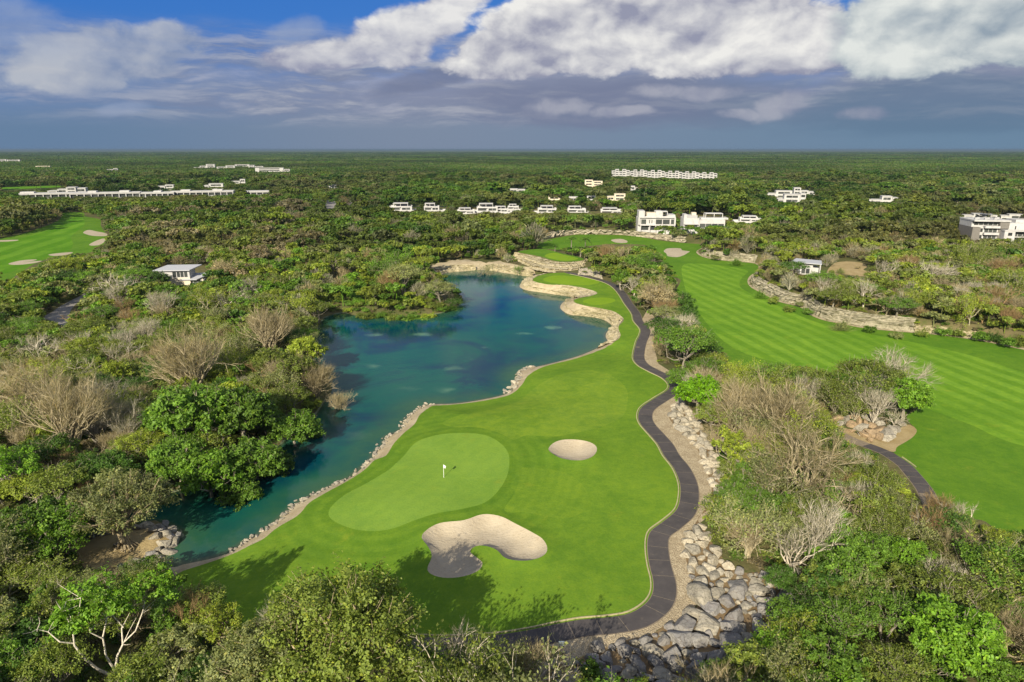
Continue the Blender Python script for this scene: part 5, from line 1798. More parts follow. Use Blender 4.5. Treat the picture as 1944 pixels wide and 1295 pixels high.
def parapet(root, x0, x1, y0, y1, z, h=0.7, t=0.25):
    b = Box()
    b.add(x0, x1, y0, y0 + t, z, z + h).add(x0, x1, y1 - t, y1, z, z + h)
    b.add(x0, x0 + t, y0 + t, y1 - t, z, z + h).add(x1 - t, x1, y0 + t, y1 - t, z, z + h)
    b.build('parapet', M_WHITE, root)


def terrace_house(label, px0, px1, pyt, pyb, z0=0.0, seed=0, bays=2, group='white terrace houses in the forest'):
    """White two storey cube house with a framed roof terrace."""
    loc, w, h, rz = site(px0, px1, pyt, pyb, z0)
    r = random.Random(seed)
    t = empty('terrace_house', loc, rz, label, 'house', group)
    d = w * 0.6
    h1, h2 = h * 0.36, h * 0.68
    a, b = -w / 2, w / 2
    s1 = r.uniform(0.12, 0.3) * w
    wall(t, a, b, -d / 2, d / 2, -1, h1)
    ua, ub = (a + s1, b) if r.random() < 0.5 else (a, b - s1)
    wall(t, ua, ub, -d / 2 + 1.2, d / 2 - 0.4, h1, h2)
    parapet(t, a, b, -d / 2, d / 2, h1, 0.9)
    parapet(t, ua, ub, -d / 2 + 1.2, d / 2 - 0.4, h2, 0.8)
    pa = ua + (ub - ua) * r.uniform(0.05, 0.2)
    pergola(t, pa, pa + (ub - ua) * 0.66, -d / 2 + 1.6, d / 2 - 1.2, h2, h, bays)
    wall(t, pa + (ub - ua) * 0.08, pa + (ub - ua) * 0.6, d / 2 - 2.6, d / 2 - 1.3, h2, h - 0.5, M_GREY, 'stair_block')
    k = (ub - ua)
    facade(t, ua + k * 0.06, ua + k * 0.46, -d / 2 + 1.2, h1 + 1.0, h2 - 0.4, 1, 3)
    facade(t, ua + k * 0.56, ua + k * 0.92, -d / 2 + 1.2, h1 + 1.0, h2 - 0.4, 2, 1)
    facade(t, a + w * 0.08, b - w * 0.1, -d / 2, 0.4, h1 - 0.5, 3, 2)
    Box().add(ua + k * 0.05, ua + k * 0.5, -d / 2 + 0.1, -d / 2 + 1.2, h2 - 0.15, h2 + 0.05).build('canopy', M_WHITE, t)
    BUILD_SPOTS.append((loc[0], loc[1], w * 0.5))
    return t


def long_block(label, px0, px1, pyt, pyb, bays, tops=(), seed=1):
    """Long low white block: dark openings between white piers, a thick roof slab, stair boxes on the roof."""
    loc, w, h, rz = site(px0, px1, pyt, pyb, show=0.42)
    t = empty('apartment_row', loc, rz, label, 'apartment block', 'long white blocks beyond the separate hole')
    d = 13.0
    a, b = -w / 2, w / 2
    n = 2
    hb = h * 0.8
    fl = hb / n
    wall(t, a, b, -d / 2 + 1.6, d / 2, -1, hb - 0.5)
    for k in range(n):
        Box().add(a, b, -d / 2, -d / 2 + 1.6, (k + 1) * fl - 0.8, (k + 1) * fl).build('balcony' if k < n - 1 else 'eaves_slab', M_WHITE, t)
        wb = (b - a) / bays
        for i in range(bays):
            facade(t, a + i * wb + 0.6, a + (i + 1) * wb - 0.6, -d / 2 + 1.6, k * fl + 0.3, (k + 1) * fl - 1.0, 1, 3)
    pb = Box()
    for i in range(bays + 1):
        c_ = a + (b - a - 0.7) * i / bays
        pb.add(c_, c_ + 0.7, -d / 2 + 0.15, -d / 2 + 1.6, -1, hb - 0.8)
    pb.build('pier_row', M_WHITE, t)
    wall(t, a - 0.4, b + 0.4, -d / 2 - 0.3, d / 2 + 0.3, hb, hb + 0.8, M_WHITE, 'roof')
    for f0, f1 in tops:
        wall(t, a + w * f0, a + w * f1, -d / 2 + 3, d / 2 - 2, hb + 0.8, h, M_WHITE, 'roof_block')
    for s in np.linspace(-0.8, 0.8, max(3, int(w / 16))):
        BUILD_SPOTS.append((loc[0] + s * w / 2 * math.cos(rz), loc[1] + s * w / 2 * math.sin(rz), 9.0))
    return t


def stepped_house(label, px0, px1, pyt, pyb, cols, seed, group, z0=0.0, name='hillside_house', cat='house', mat=None):
    """Distant stack of white cubes: cols = ((x0, x1, height share), ...)."""
    loc, w, h, rz = site(px0, px1, pyt, pyb, z0)
    t = empty(name, loc, rz, label, cat, group)
    d = min(14.0, max(5.0, w * 0.5))
    for i, (f0, f1, hs) in enumerate(cols):
        x0, x1 = -w / 2 + w * f0, -w / 2 + w * f1 - 0.02
        y0 = -d / 2 + (i % 2) * d * 0.12
        wall(t, x0, x1, y0, d / 2, -2, h * hs, mat)
        ww = x1 - x0
        nfl = max(1, int(round(h * hs / 3.6)))
        for k in range(nfl):
            zb = h * hs * k / nfl
            zt = h * hs * (k + 1) / nfl
            if ww > 1.6:
                facade(t, x0 + ww * 0.14, x1 - ww * 0.14, y0, zb + (zt - zb) * 0.22, zb + (zt - zb) * 0.74, 1 if ww < 6 else 2, 2, 0.14)
        wall(t, x0 - 0.12, x1 + 0.1, y0 - 0.3, d / 2 + 0.15, h * hs, h * hs + 0.3, mat, 'roof')
    BUILD_SPOTS.append((loc[0], loc[1], max(w * 0.45, 4)))
    return t


# --- villa with the slanted pale roof
def villa():
    loc, w, h, rz = site(309, 388, 500, 541, 0.0, 0.0)
    CLEAR.append(np.array([(304, 499), (382, 499), (390, 515), (384, 533), (335, 540), (306, 524)], float))
    t = empty('villa', loc, R(6), 'white two storey villa with pale slanted metal roof and low side wing', 'villa')
    x0, x1 = -w / 2 + 0.2, w * 0.24
    d = 6.6
    wall(t, x0, x1, -d / 2, d / 2, -1.5, 3.4, M_CREAM)
    wall(t, x0 + 0.8, x1, -d / 2, d / 2, 3.4, 6.2)
    Box().hexa([(x0 - 1.2, -d / 2 - 1.0, 6.2), (x1 + 0.5, -d / 2 - 1.0, 6.2), (x1 + 2.6, d / 2 + 0.7, 7.05), (x0 + 1.4, d / 2 + 0.7, 7.05),
                (x0 - 1.2, -d / 2 - 1.0, 6.55), (x1 + 0.5, -d / 2 - 1.0, 6.55), (x1 + 2.6, d / 2 + 0.7, 7.35), (x0 + 1.4, d / 2 + 0.7, 7.35)]).build('roof', M_ROOFM, t)
    facade(t, x0 + 5.6, x0 + 6.9, -d / 2, 3.7, 5.9, 1, 1)
    facade(t, x0 + 7.2, x0 + 9.6, -d / 2, 3.7, 5.9, 2, 1)
    facade(t, x0 + 9.9, x0 + 11.0, -d / 2, 3.7, 5.9, 1, 1)
    facade(t, x0 + 1.5, x0 + 3.6, -d / 2, 0.3, 2.4, 1, 2)
    # wing
    wall(t, x1, w / 2 + 0.5, -d / 2 + 1.0, d / 2 - 1, -1.5, 2.4, M_GREY)
    Box().hexa([(x1 - 3.6, -d / 2 - 0.6, 2.5), (x1 + 2.6, -d / 2 - 0.6, 2.5), (w / 2 + 2.4, d / 2 - 0.4, 3.9), (x1 + 0.1, d / 2 - 0.4, 3.9),
                (x1 - 3.6, -d / 2 - 0.6, 2.8), (x1 + 2.6, -d / 2 - 0.6, 2.8), (w / 2 + 2.4, d / 2 - 0.4, 4.2), (x1 + 0.1, d / 2 - 0.4, 4.2)]).build('wing_roof', M_ROOFM, t)
    facade(t, x1 + 0.8, x1 + 4.0, -d / 2 + 1.0, 0.4, 2.0, 2, 2)
    Box().add(x1 + 4.4, x1 + 4.8, -d / 2 - 0.3, -d / 2 + 0.1, -1.5, 2.9).build('porch_post', M_CREAM, t)
    Box().add(x0 - 4.5, x0 - 1.6, -2.0, 1.0, -1, 3.6).build('garden_wall', M_WHITE, t)
    Box().add(x0 - 0.5, x1 - 4.0, -d / 2 - 3.0, -d / 2 - 2.7, -1.5, 0.6).build('garden_wall', M_WHITE, t)
    BUILD_SPOTS.append((loc[0], loc[1] + 1, 9.5))


# --- white three storey house facing the far fairway
def fairway_house():
    z0 = 3.3
    loc, w, h, rz = site(1209, 1278, 401, 437, z0, 0.3)
    t = empty('fairway_house', loc, rz, 'white three storey house with roof boxes and big dark openings facing the fairway', 'house')
    d = 12.0
    a = -w / 2
    u = w / 69.0           # metres per photograph pixel across the front
    v = h / 36.0

    def X(p):
        return a + (p - 1209) * u

    def Zp(q):
        return (437 - q) * v
    wall(t, X(1209), X(1278), -d / 2 + 2.2, d / 2, -2, Zp(426))
    wall(t, X(1209), X(1278), -d / 2 + 1.2, d / 2 - 0.05, Zp(426), Zp(413))
    wall(t, X(1210), X(1221), -d / 2 + 1.5, d / 2 - 1, Zp(413), Zp(401), None, 'stair_tower')
    wall(t, X(1242), X(1254), -d / 2 + 3.5, d / 2 - 1.5, Zp(413), Zp(401.5), None, 'roof_block')
    wall(t, X(1226), X(1242), -d / 2 + 4.5, d / 2 - 1.5, Zp(413), Zp(405), M_CREAM, 'roof_block')
    pergola(t, X(1254.2), X(1264), -d / 2 + 3.2, d / 2 - 3, Zp(413), Zp(402), 1)
    parapet(t, X(1222), X(1278), -d / 2 + 1.2, d / 2 - 0.1, Zp(413), 0.9)
    wall(t, X(1264.5), X(1278), -d / 2 + 2.6, d / 2 - 0.6, Zp(413), Zp(408), None, 'roof_block')
    for x0, x1 in ((1215, 1224), (1242, 1253.5), (1255, 1267.5), (1270, 1276)):
        facade(t, X(x0), X(x1), -d / 2 + 1.2, Zp(424.5), Zp(416), 1, 2)
    for x0, x1 in ((1229.5, 1231), (1234, 1235.5)):
        facade(t, X(x0), X(x1), -d / 2 + 1.2, Zp(423), Zp(417), 1, 1)
    for x0, x1 in ((1216, 1229), (1232, 1241), (1243, 1252), (1256, 1266), (1269, 1276)):
        facade(t, X(x0), X(x1), -d / 2 + 2.2, Zp(435.5), Zp(428), 1, 3)
    Box().add(X(1212), X(1278), -d / 2 + 0.1, -d / 2 + 2.2, Zp(427), Zp(425.6)).build('balcony', M_WHITE, t)
    for p in (1214, 1231, 1242, 1254.5, 1268, 1276.8):
        Box().add(X(p) - 0.25, X(p) + 0.25, -d / 2 + 0.4, -d / 2 + 0.9, -2, Zp(427)).build('column', M_WHITE, t)
    for p in (1211, 1277):
        Box().add(X(p) - 0.5, X(p) + 0.4, -d / 2 + 0.1, -d / 2 + 1.2, Zp(425.6), Zp(413)).build('pier', M_WHITE, t)
    Box().add(X(1209.5), X(1278), -d / 2 + 0.1, -d / 2 + 1.2, Zp(413.2), Zp(411.8)).build('eaves_slab', M_WHITE, t)
    BUILD_SPOTS.append((loc[0], loc[1] + 2, 15))


def neighbour_house():
    z0 = 3.3
    loc, w, h, rz = site(1294, 1378, 404, 441, z0, 0.3)
    t = empty('fairway_house', loc, rz, 'wide white house with grey roof box left and framed roof terrace, half hidden by trees', 'house')
    d = 12.0
    u, v = w / 84.0, h / 37.0
    a = -w / 2

    def X(p):
        return a + (p - 1294) * u

    def Zp(q):
        return (441 - q) * v
    wall(t, X(1294), X(1322), -d / 2, d / 2, -2, Zp(416))
    wall(t, X(1322.1), X(1371), -d / 2 + 1.5, d / 2, -2, Zp(417))
    wall(t, X(1295), X(1301), -d / 2 + 1, d / 2 - 3, Zp(416), Zp(407.5), None, 'stair_tower')
    wall(t, X(1301.2), X(1320), -d / 2 + 2, d / 2 - 3, Zp(416), Zp(409), M_GREY, 'roof_block')
    wall(t, X(1310), X(1318), -d / 2 + 3, d / 2 - 5, Zp(409), Zp(404.5), M_CREAM, 'water_tank_box')
    wall(t, X(1328), X(1378), -d / 2 + 4, d / 2 - 0.5, Zp(417), Zp(414), None, 'roof_block')
    pergola(t, X(1336), X(1368), -d / 2 + 4.4, d / 2 - 1.5, Zp(414), Zp(406), 2)
    parapet(t, X(1294), X(1322), -d / 2, d / 2, Zp(416), 0.8)
    facade(t, X(1297), X(1320), -d / 2, Zp(431), Zp(425.5), 2, 4)
    facade(t, X(1325), X(1369), -d / 2 + 1.5, Zp(431), Zp(424), 4, 2)
    facade(t, X(1325), X(1369), -d / 2 + 1.5, Zp(440), Zp(434), 4, 2)
    Box().add(X(1322.2), X(1372), -d / 2 - 0.2, -d / 2 + 1.5, Zp(433), Zp(431.6)).build('balcony', M_WHITE, t)
    Box().add(X(1294.1), X(1321.9), -d / 2 - 1.2, -d / 2, Zp(425), Zp(423.5)).build('canopy', M_WHITE, t)
    BUILD_SPOTS.append((loc[0], loc[1] + 2, 16))


def apartments():
    z0 = 3.3
    loc, w, h, rz = site(1833, 1975, 419, 468, z0, 0.25)
    t = empty('apartment_building', loc, rz, 'white four storey apartment building with dark stone towers at the photo edge', 'apartment block')
    d = 16.0
    u, v = w / 142.0, h / 49.0
    a = -w / 2

    def X(p):
        return a + (p - 1833) * u

    def Zp(q):
        return (468 - q) * v
    y = -d / 2
    fl = [Zp(468), Zp(455), Zp(443), Zp(431), Zp(420.5)]
    wall(t, X(1847), X(1879), y + 2.0, d / 2, -2, fl[3])
    wall(t, X(1834), X(1879), y + 3.0, d / 2 - 0.1, fl[3], fl[4])
    Box().add(X(1833.5), X(1896), y + 0.4, d / 2 + 0.3, fl[4], fl[4] + 0.7).build('roof', M_WHITE, t)
    wall(t, X(1833.5), X(1846.8), y + 0.8, d / 2 - 0.3, -2, fl[3] - 0.1, M_GREYW, 'stone_tower')
    wall(t, X(1879.1), X(1895), y + 1.0, d / 2 - 0.2, Zp(433), fl[4] - 0.02, M_GREYW, 'stone_panel')
    wall(t, X(1879.1), X(1895), y + 2.2, d / 2 - 0.3, -2, Zp(433), M_GREYW, 'stone_panel')
    wall(t, X(1895.1), X(1935), y + 1.6, d / 2, Zp(435), Zp(423))
    wall(t, X(1883), X(1901), y - 2.4, y + 2.2, Zp(458), Zp(434.5))
    wall(t, X(1901.1), X(1928), y + 0.4, d / 2 - 0.5, -2, Zp(436.6))
    Box().add(X(1882.5), X(1929), y - 2.6, y + 0.4, Zp(436.5), Zp(434.4)).build('eaves_slab', M_WHITE, t)
    wall(t, X(1912), X(1932), y + 5, d / 2 - 2, Zp(423), Zp(418), None, 'roof_block')
    wall(t, X(1928.1), X(1937), y - 2.0, d / 2 - 1, -2, Zp(429), M_GREYW, 'stone_tower')
    wall(t, X(1937.1), X(1975), y + 1.0, d / 2, -2, Zp(426))
    for k in range(4):
        zb, zt = fl[k], fl[k + 1]
        if k < 3:
            facade(t, X(1849), X(1853), y + 2.0, zb + 0.9, zt - 0.6, 1, 2)
            facade(t, X(1856), X(1877), y + 2.0, zb + 0.4, zt - 0.5, 3, 2)
            Box().add(X(1853.5), X(1879), y + 0.2, y + 2.0, zt - 0.35, zt + 0.75).build('balcony', M_WHITE, t)
        else:
            facade(t, X(1838), X(1878), y + 3.0, zb + 0.9, zt - 0.3, 5, 2)
        if k < 3:
            facade(t, X(1939), X(1972), y + 1.0, zb + 0.5, zt - 0.5, 3, 3)
            Box().add(X(1937.2), X(1975), y - 0.8, y + 1.0, zt - 0.4, zt + 0.1).build('balcony', M_WHITE, t)
    for q in (440, 450):
        facade(t, X(1889), X(1896), y - 2.4, Zp(q + 4), Zp(q - 1.5), 1, 2)
        facade(t, X(1903), X(1926), y + 0.4, Zp(q + 6), Zp(q - 1), 3, 2)
        Box().add(X(1901.2), X(1928), y - 1.2, y + 0.4, Zp(q + 7.4), Zp(q + 6.4)).build('balcony', M_WHITE, t)
    facade(t, X(1906), X(1908), y + 1.6, Zp(434), Zp(428), 1, 1)
    Box().add(X(1892), X(1894.5), y - 2.2, y - 1.2, -2, Zp(458)).build('column', M_WHITE, t)
    for k, (a_, b_) in enumerate(((1840, 4), (1848, 7), (1856, 3.5), (1864, 6), (1874, 4.5), (1884, 8), (1902, 9), (1922, 11))):
        zr = fl[4] + 0.7 if a_ < 1897 else Zp(423)
        Box().add(X(a_), X(a_) + 1.3, y + b_, y + b_ + 1.0, zr, zr + 0.9).build('roof_unit', M_GREY, t)
    for k in range(3):
        rl = Box()
        zz = fl[k + 1] + 0.75
        rl.add(X(1853.6), X(1878.9), y + 0.22, y + 0.28, zz + 0.28, zz + 0.34)
        for i in range(9):
            xx = X(1853.7) + (X(1878.8) - X(1853.7)) * i / 8
            rl.add(xx - 0.03, xx + 0.03, y + 0.22, y + 0.28, zz, zz + 0.28)
        rl.build('railing', M_DARK, t)
    BUILD_SPOTS.append((loc[0] - 8, loc[1] + 3, 13))
    BUILD_SPOTS.append((loc[0] + 8, loc[1] + 3, 13))


def pergola_house():
    loc, w, h, rz = site(1496, 1562, 496, 520, 3.3, 0.3)
    t = empty('pergola_house', loc, rz, 'low white house with wide pale flat roof beside the bare clearing on the ledge', 'house')
    wall(t, -w * 0.2, w * 0.14, -2, 4, -1, h - 0.5)
    wall(t, w * 0.14, w * 0.36, 0, 4, -1, h * 0.55)
    Box().hexa([(-w * 0.5, -3.0, h - 0.2), (w * 0.34, -3.6, h - 0.9), (w * 0.5, 4.5, h - 0.7), (-w * 0.2, 5.0, h), (-w * 0.5, -3.0, h + 0.1), (w * 0.34, -3.6, h - 0.6), (w * 0.5, 4.5, h - 0.4), (-w * 0.2, 5.0, h + 0.3)]).build('roof', M_ROOFM, t)
    facade(t, -w * 0.16, w * 0.06, -2, 0.5, 2.4, 2, 1)
    Box().add(w * 0.30, w * 0.33, -3.2, -2.8, -1, h - 0.95).build('porch_post', M_WHITE, t)
    Box().add(-w * 0.42, -w * 0.39, -2.8, -2.4, -1, h - 0.2).build('porch_post', M_WHITE, t)
    BUILD_SPOTS.append((loc[0], loc[1], 8))


villa(); fairway_house(); neighbour_house(); apartments(); pergola_house()
TG = 'white terrace houses in the forest'
terrace_house('first white terrace house from the left of the row, with a yellow-green tree in front', 741, 790, 386, 408, 0, 1)
terrace_house('white terrace house with two staggered roof frames, second in the row', 806, 846, 386.5, 408, 0, 2)
terrace_house('low white terrace house just below its taller neighbour, third in the row', 868, 908, 395, 412, 0, 3)
terrace_house('tallest white terrace house in the row, fourth from its left end', 898, 945, 387, 410, 0, 4)
terrace_house('white terrace house with a thin roof line behind the tallest of the row', 938, 972, 392, 410, 0, 5)
terrace_house('small white terrace house with a wide flat roof frame, sixth in the row', 964, 992, 388, 404, 0, 6)
terrace_house('white terrace house with two dark roof bays above the far green, left of two', 1013, 1056, 391, 411, 0, 7)
terrace_house('white terrace house with two dark roof bays above the far green, right of two', 1077, 1118, 392, 411, 0, 8)
terrace_house('white terrace house half behind a round tree, next to the three storey house', 1129, 1182, 395, 411, 0, 9)
terrace_house('white house with framed roof terrace, last of the row before the tan scrub', 1392, 1441, 410, 428, 2, 10)
long_block('long white block at the left end, first of the row beyond the separate hole', 53, 165, 364, 383, 9, ((0.0, 0.2),))
long_block('long white block with two stair boxes, second of the row beyond the separate hole', 146, 263, 363, 383, 10, ((0.25, 0.37), (0.7, 0.84)))
long_block('short white block with one stair box, third of the row beyond the separate hole', 272, 331, 363, 381, 6, ((0.4, 0.62),))
long_block('long white block with two stair boxes, fourth of the row beyond the separate hole', 333, 442, 360.5, 379, 10, ((0.15, 0.3), (0.66, 0.82)))
long_block('short white block standing apart at the right end of the row', 468, 512, 361, 376, 4, ())
HG = 'white houses scattered in the far forest'
stepped_house('stepped white cubes rising behind the left end of the long row', 100, 162, 355.5, 372, ((0, .25, .6), (.25, .5, .75), (.5, .75, .95), (.75, 1, .85)), 1, HG)
for i, (a, b, yt, yb) in enumerate(((1161, 1194, 322.5, 341), (1196, 1227, 323.5, 342), (1229, 1260, 324.5, 344), (1262, 1293, 326, 345), (1294, 1325, 327, 346), (1326, 1359, 328.5, 345))):
    stepped_house('white terraced block with dark openings, %s from the left in the long far row' % ('first', 'second', 'third', 'fourth', 'fifth', 'sixth')[i], a, b, yt, yb,
                  ((0, .2, .86), (.2, .4, 1), (.4, .6, .8), (.6, .8, 1), (.8, 1, .9)), i, 'far row of white terraced blocks', name='terraced_block', cat='apartment block')
stepped_house('big white flat roofed hall in the far forest, with palms in front', 488, 550, 319.5, 332, ((0, .82, 1), (.82, 1, .8)), 7, HG, name='white_hall', cat='hall')
stepped_house('cluster of small white cubes, first of the far group above the long row', 370, 408, 312, 324, ((0, .3, .5), (.3, .6, .7), (.6, 1, .95)), 8, HG)
stepped_house('white low houses in the middle of the far group above the long row', 414, 446, 314, 325, ((0, .5, .7), (.5, 1, .9)), 9, HG)
stepped_house('white house right beside the big far hall', 474, 500, 313, 324, ((0, .4, .9), (.4, 1, .7)), 10, HG)
stepped_house('thin white roofs at the back of the far group', 448, 474, 311, 321, ((0, 1, .8),), 23, HG)
stepped_house('low white house pair between the long row and the far group, left one', 301, 330, 350.5, 361, ((0, .5, .7), (.5, 1, .9)), 11, HG)
stepped_house('white house with two roof levels right above the long row', 388, 424, 347.5, 359, ((0, .3, .6), (.3, 1, .85)), 12, HG)
stepped_house('low white house with a box at its right end, above the short end block', 440, 466, 341, 352, ((0, .65, .7), (.65, 1, 1)), 13, HG)
stepped_house('small white cube house at the far left above the thin strip of turf', 206, 224, 320, 330, ((0, .6, .8), (.6, 1, .95)), 14, HG)
stepped_house('white low house by the edge of the photo, farthest left', 0, 36, 301, 310, ((0, .4, .8), (.4, 1, .7)), 15, HG)
stepped_house('cream low house in the far left forest', 72, 95, 314, 323, ((0, 1, .8),), 16, HG, mat=M_CREAM)
stepped_house('small white house alone left of the two road pieces', 622, 640, 351, 360, ((0, .5, .7), (.5, 1, .9)), 17, HG)
stepped_house('small white house above the row of terrace houses, alone', 968, 997, 357, 366, ((0, .5, .8), (.5, 1, .7)), 18, HG)
stepped_house('cream house on the yellow dirt clearing', 1110, 1143, 342.5, 357, ((0, .45, 1), (.45, 1, .85)), 19, HG, mat=M_CREAM)
stepped_house('cream flat roofed box house below the yellow dirt clearing', 1041, 1063, 372, 384, ((0, 1, .9),), 20, HG, mat=M_CREAM)
stepped_house('pale grey box house, first right of the cream box house', 1080, 1097, 373, 384, ((0, 1, .9),), 21, HG)
stepped_house('pale grey box house, second right of the cream box house', 1114, 1130, 372, 384, ((0, 1, .9),), 24, HG)
stepped_house('white stepped house at the right end of the box houses', 1152, 1186, 368, 386, ((0, .4, .7), (.4, 1, .95)), 22, HG, mat=M_CREAM)
stepped_house('small bright white house above the three storey house', 1197, 1212, 354, 368, ((0, .5, 1), (.5, 1, .8)), 25, HG)
stepped_house('large white house cluster with a long roof beam, alone in the right forest', 1476, 1524, 368, 392, ((0, .22, .55), (.22, .8, .92), (.8, 1, 1)), 26, HG)
stepped_house('thin white roofs behind the large white house cluster, left side', 1456, 1500, 362, 376, ((0, .35, .6), (.35, 1, .95)), 27, HG)
stepped_house('thin white roofs behind the large white house cluster, right side', 1506, 1546, 357.5, 374, ((0, .3, 1), (.3, .65, .7), (.65, 1, .6)), 28, HG)
stepped_house('white stepped house with a projecting roof, right of the large cluster', 1649, 1698, 373, 389, ((0, .45, .6), (.45, .8, 1), (.8, 1, .85)), 29, HG)
stepped_house('low white roofs just behind the apartment building, left ones', 1829, 1882, 406, 424, ((0, .3, .8), (.3, .65, .95), (.65, 1, .9)), 30, HG, z0=0)
stepped_house('low white roofs just behind the apartment building, right ones', 1899, 1944, 407, 424, ((0, .3, .8), (.3, 1, .95)), 31, HG, z0=0)
# pale rocky garden patch among the trees by the road

# ================================================================== plants into objects
NEAR = scatter(46, 118, 3.2, 5.2, 0) + scatter(118, 230, 3.7, 5.6, 0) + scatter(230, 350, 4.2, 6.0, 0)
FAR1 = scatter(350, 640, 5.0, 7.2, 1)
FAR2 = scatter(640, 1300, 6.2, 7.2, 1)
# trees that stand just outside the frame to the lower left still throw their shade over the turf
PLANTS += NEAR

LIMIT = {'leafy': 290, 'bare': 200, 'semi': 130, 'shrub': 120, 'palm': 20, 'big': 60}
NAME = {'leafy': ('broadleaf_tree', 'tree'), 'big': ('broadleaf_tree', 'tree'), 'bare': ('bare_tree', 'bare tree'), 'semi': ('thinning_tree', 'tree'), 'shrub': ('shrub', 'shrub'), 'palm': ('palm_tree', 'palm')}
for p in PLANTS + FAR1 + FAR2:
    p['kind'] = PROTO[p['key']]['kind']
_P = np.array([(p['x'], p['y']) for p in PLANTS])
_Z = ground_z(_P)
for p, z in zip(PLANTS, _Z):
    p['z'] = float(z)
    a, b, dep = proj(p['x'], p['y'], z + 0.55 * p['sz'] * PROTO[p['key']]['h'])
    p['px'], p['py'], p['dep'] = float(a), float(b), float(dep)
    p['size'] = p['s'] * PROTO[p['key']]['r'] * 2 * FPX / p['dep']
    vis = -40 < p['px'] < 1984 and p['py'] < 1420
    p['rank'] = (1e6 if p['hand'] else 0) + (p['size'] if vis else 0)
    p['vis'] = vis
for p in FAR1 + FAR2:
    p['z'] = 0.0
_F = np.array([(p['x'], p['y']) for p in FAR1])
for p, z in zip(FAR1, ground_z(_F)):
    p['z'] = float(z)
PLANTS.sort(key=lambda p: -p['rank'])
count = {}
SINGLE, MASS = [], []
for p in PLANTS:
    nm = 'broadleaf_tree' if p['kind'] in ('leafy', 'big') else p['kind']
    lim = 295 if nm == 'broadleaf_tree' else LIMIT[p['kind']]
    if p['vis'] and count.get(nm, 0) < lim:
        count[nm] = count.get(nm, 0) + 1
        SINGLE.append(p)
    else:
        MASS.append(p)


def bark_of(p):
    if p['bark']:
        return p['bark']
    if p['kind'] in ('bare', 'semi'):
        return {'straw tan': (0.37, 0.315, 0.20), 'ash grey': (0.50, 0.45, 0.36), 'russet brown': (0.30, 0.20, 0.10)}.get(p['tint'], (0.35, 0.315, 0.215))
    return BARK_GREY


for p in SINGLE:
    nm, cat = NAME[p['kind']]
    pr = PROTO[p['key']]
    if pr['wm'] is None:
        o = link(nm, pr['cm'], None, (p['x'], p['y'], p['z']), p['rot'])
        o['tint'] = TINT[p['tint']]
        parts = [o]
    else:
        o = empty(nm, (p['x'], p['y'], p['z']), p['rot'])
        a = link('trunk', pr['wm'], o)
        b = link('crown', pr['cm'], o)
        a['bark'] = bark_of(p)
        b['tint'] = TINT[p['tint']]
    o.scale = (p['s'], p['s'], p['sz'])
    o['category'] = cat
    p['obj'] = o


def low_poly(kind, seed):
    """Cheap whole-tree shape for the forest mass: fewer, larger blades."""
    rng = np.random.RandomState(seed)
    sh = Shape()
    if kind == 'leafy':
        for i in range(9):
            d = rand_dirs(rng, 1, -0.2)[0]
            s = rng.uniform(0.2, 0.75)
            leaf_cloud(sh, rng, np.array([d[0] * s * 3.4, d[1] * s * 3.4, 4.0 + d[2] * s * 2.6]), rng.uniform(1.1, 1.9), 62, 0.85, 0.8)
    elif kind == 'umb':
        for i in range(10):
            a, s = rng.uniform(0, 6.28), rng.uniform(0.1, 1) ** .5 * 0.75
            leaf_cloud(sh, rng, np.array([math.cos(a) * s * 4, math.sin(a) * s * 4, 5.6 - s * s * 1.6]), rng.uniform(1.1, 1.7), 56, 0.8, 0.6)
        sh.tube(np.array([(0, 0, -.3), (0.1, 0, 2.5), (0.3, 0.2, 5)]), [0.2, 0.16, 0.08], 4)
    else:
        for i in range(16):
            d = rand_dirs(rng, 1, 0.25)[0]
            e = np.array([d[0] * 3.2, d[1] * 3.2, 1.0 + d[2] * 4.8])
            sh.tube(np.array([(0, 0, 0.2), e * 0.5 + rng.normal(0, .2, 3), e]), [0.12, 0.07, 0.03], 3)
        n = 420
        d = rand_dirs(rng, n, 0.15)
        rr = rng.uniform(0.55, 1.0, n)
        c_ = np.stack([d[:, 0] * 3.3 * rr, d[:, 1] * 3.3 * rr, 1.0 + d[:, 2] * 5.0 * rr], 1)
        nrm = np.cross(d, rng.normal(0, 1, (n, 3)))
        nrm /= np.linalg.norm(nrm, axis=1)[:, None]
        sh.blades(c_, nrm, d + rng.normal(0, .3, (n, 3)), rng.uniform(0.8, 1.7, n), np.full(n, 0.10), rng.uniform(0, 1, n), 0.0)
    return sh


def clump(seed):
    """A patch of canopy some 26 m wide for the forest kilometres away."""
    rng = np.random.RandomState(seed)
    sh = Shape()
    for i in range(40):
        x, y = rng.uniform(-13, 13, 2)
        hh = rng.uniform(3.4, 6.6)
        leaf_cloud(sh, rng, np.array([x, y, hh]), rng.uniform(1.6, 3.0), 22, 1.7, 0.75, 1.0, 0.3)
    return sh


